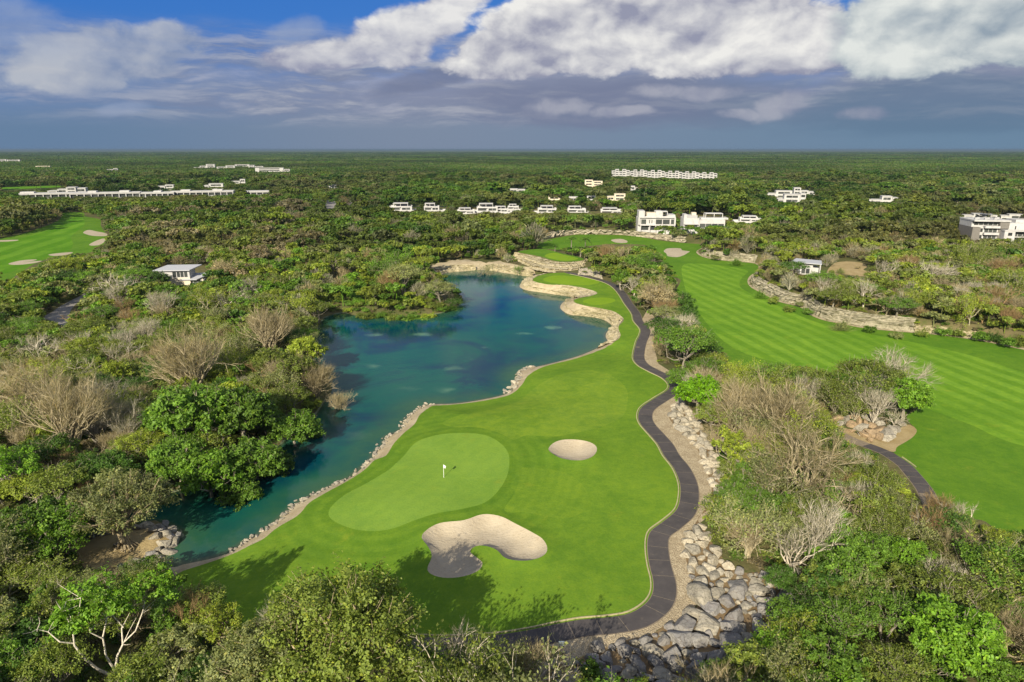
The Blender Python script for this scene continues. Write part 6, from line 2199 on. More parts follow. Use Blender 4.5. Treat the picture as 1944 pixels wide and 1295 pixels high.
def mass_object(name, label, cat, shapes, pts):
    """One object of kind stuff: its mesh holds the plant shapes and the spots; geometry nodes set a shape on every spot."""
    V, T, Q, LV, PID = [], [], [], [], []
    n = 0
    for k, sh in enumerate(shapes):
        v, t, q, lv = sh
        V.append(v); T.append(t + n); Q.append(q + n); LV.append(lv); PID.append(np.full(len(v), k + 1))
        n += len(v)
    nb = n
    pos_ = np.array([(p['x'], p['y'], p['z']) for p in pts])
    V.append(pos_); LV.append(np.zeros(len(pts))); PID.append(np.zeros(len(pts), int))
    allv = np.concatenate(V)
    me = make_mesh(name, allv, np.concatenate(T), np.concatenate(Q) if len(Q) else None, [M_LEAF], False, {'leafvar': np.concatenate(LV)})
    N = len(allv)

    def attr(nm, typ, arr, field='value'):
        a = me.attributes.new(nm, typ, 'POINT')
        a.data.foreach_set(field, np.ascontiguousarray(arr).ravel())
    if len(me.vertices) != N:
        raise RuntimeError('mass mesh changed')
    attr('pid', 'INT', np.concatenate(PID).astype(np.int32))
    z3 = np.zeros((nb, 3))
    attr('tint', 'FLOAT_VECTOR', np.concatenate([z3, np.array([p['col'] for p in pts])]).astype(np.float32), 'vector')
    attr('scl', 'FLOAT_VECTOR', np.concatenate([z3, np.array([(p['s'], p['s'], p['sz']) for p in pts])]).astype(np.float32), 'vector')
    attr('turn', 'FLOAT_VECTOR', np.concatenate([z3, np.array([(0, 0, p['rot']) for p in pts])]).astype(np.float32), 'vector')
    attr('pick', 'INT', np.concatenate([np.zeros(nb), np.array([p['shape'] + 1 for p in pts])]).astype(np.int32))
    o = link(name, me)
    tag(o, label, cat, kind='stuff')
    ng = bpy.data.node_groups.new(name + '_scatter', 'GeometryNodeTree')
    ng.interface.new_socket('Geometry', in_out='INPUT', socket_type='NodeSocketGeometry')
    ng.interface.new_socket('Geometry', in_out='OUTPUT', socket_type='NodeSocketGeometry')
    nn, L = ng.nodes.new, ng.links.new
    gi, go = nn('NodeGroupInput'), nn('NodeGroupOutput')
    join = nn('GeometryNodeJoinGeometry')

    def named(nm, typ):
        a = nn('GeometryNodeInputNamedAttribute')
        a.data_type = typ
        a.inputs[0].default_value = nm
        return [s for s in a.outputs if s.enabled and s.name == 'Attribute'][0]

    def equal(sock, k):
        c_ = nn('FunctionNodeCompare')
        c_.data_type = 'INT'
        c_.operation = 'EQUAL'
        L(sock, [s for s in c_.inputs if s.type == 'INT' and s.name == 'A'][0])
        [s for s in c_.inputs if s.type == 'INT' and s.name == 'B'][0].default_value = k
        return c_.outputs[0]
    pid, pick = named('pid', 'INT'), named('pick', 'INT')
    scl, turn = named('scl', 'FLOAT_VECTOR'), named('turn', 'FLOAT_VECTOR')
    spots = nn('GeometryNodeSeparateGeometry')
    spots.domain = 'POINT'
    L(gi.outputs[0], spots.inputs[0])
    L(equal(pid, 0), spots.inputs[1])
    for k in range(len(shapes)):
        sp = nn('GeometryNodeSeparateGeometry')
        sp.domain = 'POINT'
        L(gi.outputs[0], sp.inputs[0])
        L(equal(pid, k + 1), sp.inputs[1])
        ti = nn('GeometryNodeGeometryToInstance')
        L(sp.outputs[0], ti.inputs[0])
        io = nn('GeometryNodeInstanceOnPoints')
        L(spots.outputs[0], io.inputs['Points'])
        L(equal(pick, k + 1), io.inputs['Selection'])
        L(ti.outputs[0], io.inputs['Instance'])
        L(turn, io.inputs['Rotation'])
        L(scl, io.inputs['Scale'])
        L(io.outputs[0], join.inputs[0])
    L(join.outputs[0], go.inputs[0])
    md = o.modifiers.new('scatter', 'NODES')
    md.node_group = ng
    return o


SHP = [low_poly('leafy', 1).data(), low_poly('leafy', 2).data(), low_poly('umb', 3).data(), low_poly('umb', 4).data(), low_poly('bare', 5).data(), low_poly('bare', 6).data(), PROTO['shrub1']['crown'].data()]
# a bigger forest plan: patches of darker and drier wood a few hundred metres across


def patch_tone(x, y):
    return 0.5 + 0.5 * math.sin(x * 0.011 + 1.7 * math.sin(y * 0.006)) * math.cos(y * 0.013 + 1.3 * math.sin(x * 0.008))


def colour(p):
    c_ = np.array(TINT[p['tint']])
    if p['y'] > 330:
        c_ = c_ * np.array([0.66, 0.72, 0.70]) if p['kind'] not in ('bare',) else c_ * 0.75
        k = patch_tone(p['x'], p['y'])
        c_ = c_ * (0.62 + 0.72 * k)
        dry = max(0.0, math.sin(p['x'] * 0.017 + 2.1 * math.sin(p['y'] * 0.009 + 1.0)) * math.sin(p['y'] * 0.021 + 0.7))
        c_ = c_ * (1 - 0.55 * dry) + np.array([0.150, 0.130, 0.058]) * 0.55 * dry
    return c_


for p in MASS + FAR1 + FAR2:
    k = p['kind']
    if p['y'] > 350 and k == 'bare' and rnd.uniform() < 0.45:
        k = 'leafy'
        p['tint'] = 'olive green'
        p['kind'] = 'leafy'
    p['shape'] = {'leafy': rnd.randint(0, 4), 'big': rnd.randint(0, 2), 'semi': rnd.randint(2, 4), 'bare': rnd.randint(4, 6), 'shrub': 6, 'palm': 2}[k]
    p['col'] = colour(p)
    if k == 'shrub':
        pass
    f = PROTO[p['key']]['h'] / 6.8
    if k != 'shrub':
        p['s'] *= f
        p['sz'] *= f
    if p['y'] > 640:
        p['s'] *= 1.2
FOREST_A = [p for p in MASS + FAR1]
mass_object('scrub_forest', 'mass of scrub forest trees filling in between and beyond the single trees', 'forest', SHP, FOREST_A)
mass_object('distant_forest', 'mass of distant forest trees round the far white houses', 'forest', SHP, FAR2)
# canopy kilometres away
P3 = np.concatenate([jitter_grid(1300, 2400, 15, 60, 60), jitter_grid(2400, 5200, 27, 100, 100), jitter_grid(5200, 11000, 70, 300, 300)])
keep = np.ones(len(P3), bool)
for bx, by, br in BUILD_SPOTS:
    keep &= (P3[:, 0] - bx) ** 2 + (P3[:, 1] - by) ** 2 > (br + 14) ** 2
P3 = P3[keep]
FAR3 = []
TN = ['mid green', 'olive green', 'dark green', 'olive green', 'grey-green', 'mid green']
for x, y in P3:
    k = patch_tone(x * 0.5, y * 0.4)
    tn = TN[rnd.randint(6)]
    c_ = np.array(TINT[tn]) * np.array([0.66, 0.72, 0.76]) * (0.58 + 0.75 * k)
    s = 1.0 if y < 2400 else (1.25 if y < 5200 else 3.0)
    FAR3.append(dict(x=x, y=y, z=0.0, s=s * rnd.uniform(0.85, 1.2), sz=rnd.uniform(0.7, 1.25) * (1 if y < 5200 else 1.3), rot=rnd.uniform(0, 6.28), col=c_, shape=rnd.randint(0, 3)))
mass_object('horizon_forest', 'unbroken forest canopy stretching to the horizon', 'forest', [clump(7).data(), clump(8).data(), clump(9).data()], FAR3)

# low growth on the forest floor
U = np.concatenate([jitter_grid(46, 130, 1.9), jitter_grid(130, 260, 2.6)])
dU = dist_open(U)
U = U[dU > 0.9]
zU = ground_z(U)
a_, b_, _ = proj(U[:, 0], U[:, 1], zU + 1.1)
ok = ~seen_clear(a_, b_)
for bx, by, br in BUILD_SPOTS:
    ok &= (U[:, 0] - bx) ** 2 + (U[:, 1] - by) ** 2 > (br * 0.9) ** 2
UND = []
for (x, y), z in zip(U[ok], zU[ok]):
    s = rnd.uniform(0.45, 0.85)
    tn = ['mid green', 'olive green', 'olive green', 'dark green', 'straw tan', 'yellow-green'][rnd.randint(6)]
    UND.append(dict(x=x, y=y, z=float(z), s=s, sz=s * rnd.uniform(0.6, 1.1), rot=rnd.uniform(0, 6.28), col=np.array(TINT[tn]) * (0.55 if tn == 'straw tan' else 0.9), shape=rnd.randint(0, 3)))
mass_object('undergrowth', 'low bushes and herbs covering the forest floor', 'undergrowth', [shrub(91, 1.9, 1.7, 420, 0.34).data(), shrub(92, 1.6, 1.9, 380, 0.30).data(), shrub(93, 1.8, 1.5, 220, 0.3, 120).data()], UND)
print('plants', len(SINGLE), len(MASS), len(FAR1), len(FAR2), len(FAR3), len(UND), count)

# ================================================================== rocks
def ico(sub):
    import bmesh
    bm = bmesh.new()
    bmesh.ops.create_icosphere(bm, subdivisions=sub, radius=1.0)
    v = np.array([x.co[:] for x in bm.verts])
    f = np.array([[y.index for y in x.verts] for x in bm.faces])
    bm.free()
    return v, f


def rock_mesh(seed, mat, sub=2, name='boulder'):
    """Split limestone block: a ball cut by a dozen planes, faces left flat, corners a little worn."""
    rng = np.random.RandomState(seed)
    v, f = ico(sub)
    v = v.copy()
    for _ in range(9):
        n = rand_dirs(rng, 1)[0]
        c_ = rng.uniform(0.38, 0.74)
        d = v @ n
        m = d > c_
        v[m] -= np.outer(d[m] - c_, n) * 0.97
    v += rng.normal(0, 0.018, v.shape)
    v *= np.array([rng.uniform(1.1, 1.7), rng.uniform(0.95, 1.25), rng.uniform(0.75, 1.0)])
    return make_mesh(name, v, f, None, [mat], False)


ROCKS = {k: [rock_mesh(300 + 20 * j + i, m, 3 if j < 3 else 2) for i in range(7)] for j, (k, m) in enumerate((('pale', M_ROCKP), ('buff', M_ROCK), ('grey', M_ROCK_SHADEGREY), ('rusty', M_ROCKR)))}
SMALL = {k: [rock_mesh(500 + 20 * j + i, m, 2, 'rock') for i in range(6)] for j, (k, m) in enumerate((('pale', M_ROCKP), ('buff', M_ROCK), ('rusty', M_ROCKR)))}
rr_ = np.random.RandomState(77)
BOULDERS = []


def put_boulder(x, y, r, tone, sink=0.30):
    z = float(ground_z([(x, y)])[0])
    o = link('boulder', ROCKS[tone][rr_.randint(7)], None, (x, y, z + r * (0.45 - sink)))
    o.rotation_euler = (rr_.uniform(-.3, .3), rr_.uniform(-.3, .3), rr_.uniform(0, 6.28))
    o.scale = (r, r, r * rr_.uniform(0.85, 1.15))
    o['category'] = 'boulder'
    a, b, dep = proj(x, y, z + r * .3)
    BOULDERS.append(dict(obj=o, px=float(a), py=float(b), r=r, tone=tone, size=2 * r * FPX / dep))
    return o


def dart(poly, n, sizes, tone_fn, limit, pack=0.80, path_gap=0.9):
    lo, hi = poly[:, :2].min(0), poly[:, :2].max(0)
    placed = []
    for lev in sizes:
        P = rr_.uniform(lo, hi, (n, 2))
        P = P[inside(P, poly)]
        P = P[P[:, 1] > G(972, 1330)[1]]
        dp, _ = dist_to(P, PATH_R, closed=False)
        for (x, y), dd in zip(P, dp):
            px_, py_, _ = proj(x, y, 0.0)
            r = lev(px_, py_)
            if r is None or dd < r + path_gap:
                continue
            if all((x - a) ** 2 + (y - b) ** 2 > (pack * (r + c_)) ** 2 for a, b, c_ in placed):
                placed.append((x, y, r))
                if len(placed) >= limit:
                    break
    for x, y, r in placed:
        px_, py_, _ = proj(x, y, 0.0)
        put_boulder(x, y, r, tone_fn(px_, py_))
    return placed


def big_sizes(px_, py_):
    if py_ > 1085:
        return rr_.uniform(1.1, 1.6) if py_ > 1110 and px_ > 1270 else rr_.uniform(0.75, 1.1)
    return rr_.uniform(0.75, 1.05)


def mid_sizes(px_, py_):
    return rr_.uniform(0.55, 0.8) if py_ > 1085 else rr_.uniform(0.55, 0.8)


def low_sizes(px_, py_):
    return rr_.uniform(0.30, 0.48)


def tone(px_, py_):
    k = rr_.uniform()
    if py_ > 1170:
        return 'grey' if k < 0.8 else 'buff'  # lower boulders: the shade over them is painted in as a greyer colour
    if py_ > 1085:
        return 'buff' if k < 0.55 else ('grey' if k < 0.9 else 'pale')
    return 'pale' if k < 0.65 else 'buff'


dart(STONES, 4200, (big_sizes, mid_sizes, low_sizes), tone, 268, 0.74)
PATH_BOULDERS = len(BOULDERS)
# boulders round the tip of the sand spit
SPIT = [(232, 1078, .8), (246, 1069, .8), (262, 1064, 1.0), (278, 1060, .9), (290, 1053, 1.1), (305, 1050, 1.0), (318, 1042, 1.0), (300, 1040, .8), (309, 1030, 1.1), (325, 1031, .8), (286, 1046, .7), (298, 1022, 1.0), (312, 1016, 1.0),
        (326, 1018, .9), (337, 1012, .7), (303, 1009, 1.0), (320, 1006, 1.0), (290, 1012, .8), (300, 1000, .9), (286, 1002, 1.0), (312, 996, .8), (272, 1003, .8), (332, 1024, .8), (262, 1007, .6), (205, 1011, .6), (190, 1016, .7), (176, 1020, .6),
        (160, 1025, .7), (148, 1029, .5), (222, 1040, .5)]
for a, b, r in SPIT:
    x, y = G(a, b, -1.6)
    put_boulder(x, y, r * 0.92, ['buff', 'buff', 'grey'][rr_.randint(3)], 0.2)


def rock_line(name, label, cat, line, n, rmin, rmax, zoff, tones, spread, rows=1):
    """An edging of separate stones, each a part of the edging."""
    L = np.concatenate([[0], np.cumsum(np.hypot(*np.diff(line[:, :2], axis=0).T))])
    c0 = line[len(line) // 2]
    root = empty(name, (c0[0], c0[1], 0), 0, label, cat)
    zc = None
    for i in range(n):
        s = L[-1] * (i + rr_.uniform(0.1, 0.9)) / n
        x, y = np.interp(s, L, line[:, 0]), np.interp(s, L, line[:, 1])
        x += rr_.normal(0, spread); y += rr_.normal(0, spread)
        r = rr_.uniform(rmin, rmax) * (1.5 if rr_.uniform() < 0.15 else 1.0)
        z = float(ground_z([(x, y)])[0])
        z = max(z, ZW) + zoff
        o = link('rock', SMALL[tones[rr_.randint(len(tones))]][rr_.randint(6)], root, (x - c0[0], y - c0[1], z))
        o.rotation_euler = (rr_.uniform(-.5, .5), rr_.uniform(-.5, .5), rr_.uniform(0, 6.28))
        o.scale = (r * rr_.uniform(0.9, 1.4), r, r * rr_.uniform(0.8, 1.2))
    return root


def between(a, b, f):
    return a + (b - a) * f


_w = spline([G(a, b, ZW) for a, b in SHORE_W[5:24]], closed=False)
rock_line('rock_edging', 'line of pale limestone rocks along the lake below the putting green', 'rock edging', _w, 190, 0.17, 0.36, 0.02, ['pale', 'buff', 'buff'], 0.38)
_w = spline([G(a, b, ZW) for a, b in SHORE_W[26:31]], closed=False)
rock_line('rock_edging', 'short line of pale rocks where the lake turns towards the far tees', 'rock edging', _w, 46, 0.30, 0.62, 0.1, ['pale', 'buff'], 0.4)


def rock_strip(name, label, cat, bot, top, zb, zt, mat, rows=9, amp=0.28, seed=0, power=0.5, step=0.7):
    """Rough rock face between two lines, with ledges and knobs standing out of it."""
    rng = np.random.RandomState(seed)

    def res(P, n):
        L = np.concatenate([[0], np.cumsum(np.hypot(*np.diff(P[:, :2], axis=0).T))])
        t = np.linspace(0, L[-1], n)
        return np.stack([np.interp(t, L, P[:, 0]), np.interp(t, L, P[:, 1])], 1), L[-1]
    _, L = res(bot, 2)
    n = max(8, int(L / step))
    B, _ = res(bot, n)
    Tt, _ = res(top, n)
    zb = np.broadcast_to(np.asarray(zb, float), (n,)) if np.ndim(zb) == 0 else np.interp(np.linspace(0, 1, n), np.linspace(0, 1, len(zb)), zb)
    zt = np.broadcast_to(np.asarray(zt, float), (n,)) if np.ndim(zt) == 0 else np.interp(np.linspace(0, 1, n), np.linspace(0, 1, len(zt)), zt)
    V = []
    low = np.convolve(rng.normal(0, 1, n + 10), np.ones(7) / 3.5, 'same')[5:5 + n]
    for k in range(rows):
        f = k / (rows - 1)
        e = 1.0 if 0 < k < rows - 1 else 0.35
        ledge = 0.10 * math.sin(f * 19) * (0 < k < rows - 1)
        P = B + (Tt - B) * (np.clip(f + ledge + 0.05 * low, 0, 1))[:, None] + rng.normal(0, amp * 0.8, (n, 2)) * e
        zz = zb + (zt - zb) * f ** power + rng.normal(0, amp * 0.55, n) * e
        V.append(np.column_stack([P, zz]))
    V = np.concatenate(V)
    i, j = np.meshgrid(np.arange(n - 1), np.arange(rows - 1), indexing='ij')
    a = j * n + i
    Q = np.stack([a, a + 1, a + n + 1, a + n], -1).reshape(-1, 4)
    tri = np.concatenate([Q[:, [0, 1, 2]], Q[:, [0, 2, 3]]])
    o = link(name, make_mesh(name, V, tri, None, [mat]))
    return tag(o, label, cat)


def px_line(lst, z):
    return spline([G(a, b, z) for a, b in lst], closed=False)


# lake banks below the tees
def shore_between(i0, i1, j0, j1, nm, lab, seed):
    bot = spline([G(a, b, ZW) for a, b in SHORE_W[i0:i1]], closed=False)
    sl = SH_L3[j0:j1]
    top = spline(sl[:, :2], closed=False)
    return rock_strip('rock_bank', lab, 'rock bank', bot, top, ZW - 0.2, [s + 0.06 for s in sl[:, 2]], M_CLIFFP, 9, 0.20, seed, 0.55)


shore_between(33, 38, 28, 32, 'rock_bank', 'pale rock bank at the lake corner below the cart path', 5)
shore_between(37, 46, 31, 37, 'rock_bank', 'pale curved rock bank below the smallest tee', 6)
shore_between(45, 53, 37, 46, 'rock_bank', 'long rock bank below the middle oval tee', 7)
rock_strip('rock_bank', 'rocky bank below the raised farthest tee', 'rock bank', px_line([(972, 488), (1000, 505), (1026, 514), (1066, 517), (1100, 513), (1112, 506), (1118, 499)], 0.7),
           px_line([(978, 478.5), (1000, 483.5), (1026, 488.5), (1052, 496.5), (1079, 498), (1108, 495), (1112, 490)], ZT), 0.4, ZT + 0.05, M_CLIFFP, 9, 0.25, 8, 0.6)
rock_strip('rock_bank', 'pale rock pile beside the bend of the path behind the middle tee', 'rock bank', px_line([(1096, 522), (1112, 523), (1130, 527), (1145, 531)], 0.9),
           px_line([(1100, 515), (1112, 513), (1130, 516), (1142, 523)], 1.4), 0.8, 2.4, M_ROCKP, 7, 0.35, 9, 0.6)
rock_strip('rock_bank', 'pale limestone bank at the far end of the lake, left part', 'rock bank', px_line([(838, 520), (850, 518.5), (868, 516), (885, 514.5), (904, 513)], ZW),
           px_line([(822, 509), (845, 505), (868, 503), (885, 503.5), (902, 504)], 0.0), ZW - .2, 0.3, M_CLIFFP, 8, 0.22, 10, 0.6)
rock_strip('rock_bank', 'pale limestone bank at the far end of the lake, right part', 'rock bank', px_line([(922, 513), (946, 516.5), (973, 520.5), (1000, 524.5), (1012, 525)], ZW),
           px_line([(922, 505), (946, 502), (975, 508), (1000, 513), (1014, 518)], 0.0), ZW - .2, 0.4, M_CLIFFP, 8, 0.22, 11, 0.6)
rock_strip('rock_bank', 'broken white rocks on the slope left of the farthest tee', 'rock bank', px_line([(876, 478), (900, 478), (930, 479), (960, 481)], 0.3),
           px_line([(878, 471), (900, 470), (930, 471), (966, 474)], 1.0), 0.2, 2.2, M_ROCKP, 6, 0.5, 12, 0.7, 1.2)


# rock faces along the wooded ledge right of the far fairway
def ledge(p0, p1, seed, lab, h=3.2, mat=None, d0=1.1, d1=3.4):
    a = np.array(G(*p0)); b = np.array(G(*p1))
    i0 = np.hypot(*(R_EDGE - a).T).argmin(); i1 = np.hypot(*(R_EDGE - b).T).argmin()
    seg = R_EDGE[i0:i1 + 1]
    return rock_strip('rock_ledge', lab, 'rock ledge', offset_line(seg, d0), offset_line(seg, d1), 0.0, h + 0.3, mat or M_CLIFF, 10, 0.30, seed, 0.5, 0.8)


ledge((1326, 484), (1431, 499.5), 21, 'straight rock face beside the far bunker at the upper fairway')
ledge((1419, 532), (1546, 602), 22, 'curved rock face at the inner bend of the fairway', 3.4)
ledge((1548, 603), (1735, 632), 23, 'long rock face with white crest along the fairway below the clearing', 3.4)
ledge((1738, 632.5), (1880, 652), 24, 'low pale rock band near the right end of the fairway edge', 1.6, M_CLIFFP)
rock_strip('rock_bank', 'band of tumbled white rocks above the upper fairway, left of the palms', 'rock bank', px_line([(1022, 457), (1050, 450), (1085, 446), (1120, 445)], 0.2), px_line([(1015, 449), (1045, 442), (1085, 438), (1122, 437)], 3.0), 0.1, 3.6, M_ROCKP, 7, 0.6, 25, 0.7, 1.3)
rock_strip('rock_bank', 'band of tumbled white rocks at the foot of the white three storey house', 'rock bank', px_line([(1124, 445), (1160, 445.5), (1200, 448), (1250, 454), (1300, 461)], 0.2), px_line([(1126, 437), (1160, 438), (1200, 440), (1250, 445), (1302, 452)], 3.0), 0.1, 3.6, M_ROCKP, 7, 0.6, 26, 0.7, 1.3)
# sandy strip between turf and rock
_o = offset_line(R_EDGE, 1.5)
_zz = ground_z(R_EDGE) + 0.05
_n = len(R_EDGE)
_v = np.concatenate([np.column_stack([R_EDGE, _zz]), np.column_stack([_o, _zz + 0.06])])
_q = np.array([(i, i + 1, _n + i + 1, _n + i) for i in range(_n - 1)])
tag(link('sand_edging', make_mesh('sand_edging', _v, None, _q, [M_BANK], True)), 'pale sandy strip along the right edge of the far fairway', 'edging', kind='structure')

# rusty outcrop by the second cart path
OUT = [(1586, 796, .9), (1597, 803, .8), (1606, 800, 1.1), (1618, 808, 1.0), (1612, 797, .9), (1628, 800, 1.2), (1632, 813, 1.0), (1642, 806, 1.1), (1645, 820, .9), (1655, 812, 1.2), (1640, 826, .8), (1657, 826, 1.0), (1668, 818, 1.1), (1668, 832, 1.0),
       (1680, 826, 1.4), (1692, 822, 1.2), (1686, 834, 1.1), (1700, 815, 1.0), (1672, 806, .9), (1625, 790, .9), (1646, 795, 1.0), (1663, 800, .9), (1708, 806, .8), (1652, 836, .6), (1616, 818, .6), (1634, 824, .6)]
_r = empty('rock_outcrop', (*G(1645, 815), 0), 0, 'low outcrop of rusty broken rocks under leaning trees beside the sand apron', 'rock outcrop')
for a, b, r in OUT:
    x, y = G(a, b)
    z = float(ground_z([(x, y)])[0])
    o = link('rock', (SMALL['rusty'] if rr_.uniform() < 0.65 and a < 1672 else SMALL['buff'])[rr_.randint(6)], _r, (x - _r.location.x, y - _r.location.y, z + r * 0.4))
    o.rotation_euler = (rr_.uniform(-.6, .6), rr_.uniform(-.6, .6), rr_.uniform(0, 6.28))
    o.scale = (r * 1.1, r, r * rr_.uniform(0.8, 1.2))
# pale rocks on the slope at the lower right edge and by the road
for k, (lst, lab) in enumerate((([(1822, 1085, .6), (1834, 1092, .8), (1848, 1100, .7), (1862, 1108, .8), (1872, 1120, .9), (1884, 1130, .8), (1858, 1124, .7), (1840, 1108, .6), (1890, 1146, .8), (1876, 1142, .7), (1866, 1134, .6)], 'heap of brown rocks in a gap of the thicket at the right photo edge'),
                                ([(312, 596, 1.4), (322, 592, 1.6), (334, 596, 1.8), (345, 594, 1.6), (356, 597, 1.4), (328, 602, 1.2), (343, 604, 1.2), (318, 606, .9)], 'white rock heap among the trees below the villa'))):
    x0, y0 = G(lst[0][0], lst[0][1])
    _r = empty('rock_heap', (x0, y0, 0), 0, lab, 'rock heap')
    for a, b, r in lst:
        x, y = G(a, b)
        o = link('rock', SMALL['rusty' if k == 0 else 'pale'][rr_.randint(6)], _r, (x - x0, y - y0, r * 0.4 + (1.5 if k else 0)))
        o.rotation_euler = (rr_.uniform(-.6, .6), rr_.uniform(-.6, .6), rr_.uniform(0, 6.28))
        o.scale = (r, r, r)

# ================================================================== cart path: slabs with open joints, kerb on the turf side
def slab_mesh(E, Rr, zE, zR, i, j, gap, top):
    """Slab between the cross lines i and j (each end set back by half a joint)."""
    n = j - i + 1
    e, r_ = E[i:j + 1].copy(), Rr[i:j + 1].copy()
    for P in (e, r_):
        d0 = (P[1] - P[0]) / max(np.hypot(*(P[1] - P[0])), 1e-6)
        d1 = (P[-2] - P[-1]) / max(np.hypot(*(P[-2] - P[-1])), 1e-6)
        P[0] += d0 * gap
        P[-1] += d1 * gap
    a = np.column_stack([e, zE[i:j + 1] + top])
    b = np.column_stack([r_, zR[i:j + 1] + top])
    a2, b2 = a.copy(), b.copy()
    a2[:, 2] -= 0.12
    b2[:, 2] -= 0.12
    V = np.concatenate([a, b, a2, b2])
    Q = []
    for k in range(n - 1):
        Q += [(k, n + k, n + k + 1, k + 1), (2 * n + k, k, k + 1, 2 * n + k + 1), (n + k, 3 * n + k, 3 * n + k + 1, n + k + 1)]
    Q += [(0, 2 * n, 3 * n, n), (n - 1, 2 * n - 1, 4 * n - 1, 3 * n - 1)]
    c_ = V.mean(0)
    return V - c_, Q, c_


def build_path(E, Rr, label, ylimit, w_in=0.10):
    zE, zR = ground_z(E), ground_z(Rr)
    d = Rr - E
    d /= np.hypot(d[:, 0], d[:, 1])[:, None]
    E2, R2 = E + d * w_in, Rr - d * w_in * 1.5
    root = empty('cart_path', (float(E[len(E) // 2, 0]), float(E[len(E) // 2, 1]), 0), 0, label, 'cart path', kind='structure')
    ro = np.array(root.location)
    i = 0
    n = len(E)
    rng = np.random.RandomState(3)
    while i < n - 1:
        far = E[i, 1] > ylimit
        j = min(n - 1, i + rng.randint(3, 6))
        if far:
            j = i
            while j < n - 1 and E[j, 1] > ylimit:
                j += 1
        if n - 1 - j < 2:
            j = n - 1
        V, Q, c_ = slab_mesh(E2, R2, zE, zR, i, j, 0.028, 0.05)
        link('slab', make_mesh('slab', V, None, Q, [M_ASPH]), root, tuple(c_ - ro))
        if not far and j < n - 1:
            # strip of pale mortar filling the joint
            a_, b_ = np.array([*E2[j], zE[j]]), np.array([*R2[j], zR[j]])
            t_ = np.array([*(E2[min(j + 1, n - 1)] - E2[j - 1]), 0.0])
            t_ *= 0.026 / np.linalg.norm(t_)
            up = np.array([0, 0, 0.052])
            dn = np.array([0, 0, -0.05])
            m_ = (a_ + b_) / 2
            Box().hexa([q - m_ for q in (a_ - t_ + dn, b_ - t_ + dn, b_ + t_ + dn, a_ + t_ + dn, a_ - t_ + up, b_ - t_ + up, b_ + t_ + up, a_ + t_ + up)]).build('joint', M_JOINT, root, tuple(m_ - ro))
        i = j
    return zE


zE = build_path(PATH_E, PATH_R, 'dark concrete cart path winding between the golf turf and the boulders', 175)
build_path(PATH2_E[PATH2_E[:, 0] > G(1655, 842)[0]], PATH2_R[PATH2_E[:, 0] > G(1655, 842)[0]], 'short dark cart path between the rock outcrop and the far fairway', 175)


def kerb(E, side, label, cut=None):
    a, b = offset_line(E, side * 0.18), offset_line(E, side * 0.34)
    z = ground_z(E)
    n = len(E)
    V = np.concatenate([np.column_stack([a, z - 0.1]), np.column_stack([a, z + 0.13]), np.column_stack([b, z + 0.13]), np.column_stack([b, z - 0.1])])
    Q = []
    for k in range(n - 1):
        for r_ in range(3):
            Q.append((r_ * n + k, r_ * n + k + 1, (r_ + 1) * n + k + 1, (r_ + 1) * n + k))
    tag(link('kerb', make_mesh('kerb', V, None, Q, [M_KERB])), label, 'kerb', kind='structure')


kerb(PATH_E[6:], -1, 'pale raised kerb between the golf turf and the cart path')
kerb(PATH2_E[PATH2_E[:, 0] > G(1698, 858)[0]], 1, 'pale kerb between the far fairway and the short cart path')

# ================================================================== flag on the putting green, marker by the path
fx, fy = G(842.5, 906, 0.25)
fz = float(ground_z([(fx, fy)])[0])
fl = empty('flagstick', (fx, fy, fz), 0, 'white flag on a thin white pole standing in the putting green', 'flagstick')
sh = Shape()
sh.tube(np.array([(0, 0, -0.05), (0, 0, 1.1), (0, 0, 2.25)]), [0.032, 0.030, 0.024], 8)
v_, t_, q_, _ = sh.data()
link('pole', make_mesh('pole', v_, t_, q_, [M_FLAG]), fl)
fv, fq = [], []
for j in range(6):
    for i in range(7):
        u_, w_ = i / 6, j / 5
        drop = 0.40 * u_
        fv.append((0.03 + 0.42 * u_ * (1 - 0.35 * w_), 0.07 * math.sin(u_ * 7 + w_ * 2) * u_, 2.22 - 0.50 * w_ * (1 - 0.15 * u_) - drop * 0.7))
for j in range(5):
    for i in range(6):
        a = j * 7 + i
        fq.append((a, a + 1, a + 8, a + 7))
fo = link('flag', make_mesh('flag', fv, None, fq, [M_FLAG], True), fl)
fo.modifiers.new('cloth', 'SOLIDIFY').thickness = 0.012
cup = Shape()
cup.tube(np.array([(0, 0, 0.004), (0, 0, 0.02)]), [0.075, 0.075], 12)
v_, t_, q_, _ = cup.data()
link('cup_rim', make_mesh('cup_rim', v_, t_, q_, [M_FLAG]), fl)

sx, sy = G(1066, 1228, 0.0)
sz_ = float(ground_z([(sx, sy)])[0])
sg = empty('path_marker', (sx, sy, sz_), R(4), 'small pale marker board on short legs at the lower edge of the cart path', 'marker sign')
Box().add(-0.27, 0.27, -0.05, 0.05, 0.28, 0.72).build('board', M_SIGN, sg)
for s in (-1, 1):
    Box().add(s * 0.2 - 0.035, s * 0.2 + 0.035, -0.03, 0.03, -0.2, 0.28).build('leg', M_DARK, sg)
Box().add(-0.31, 0.31, -0.07, 0.07, 0.72, 0.77).build('cap', M_SIGN, sg)

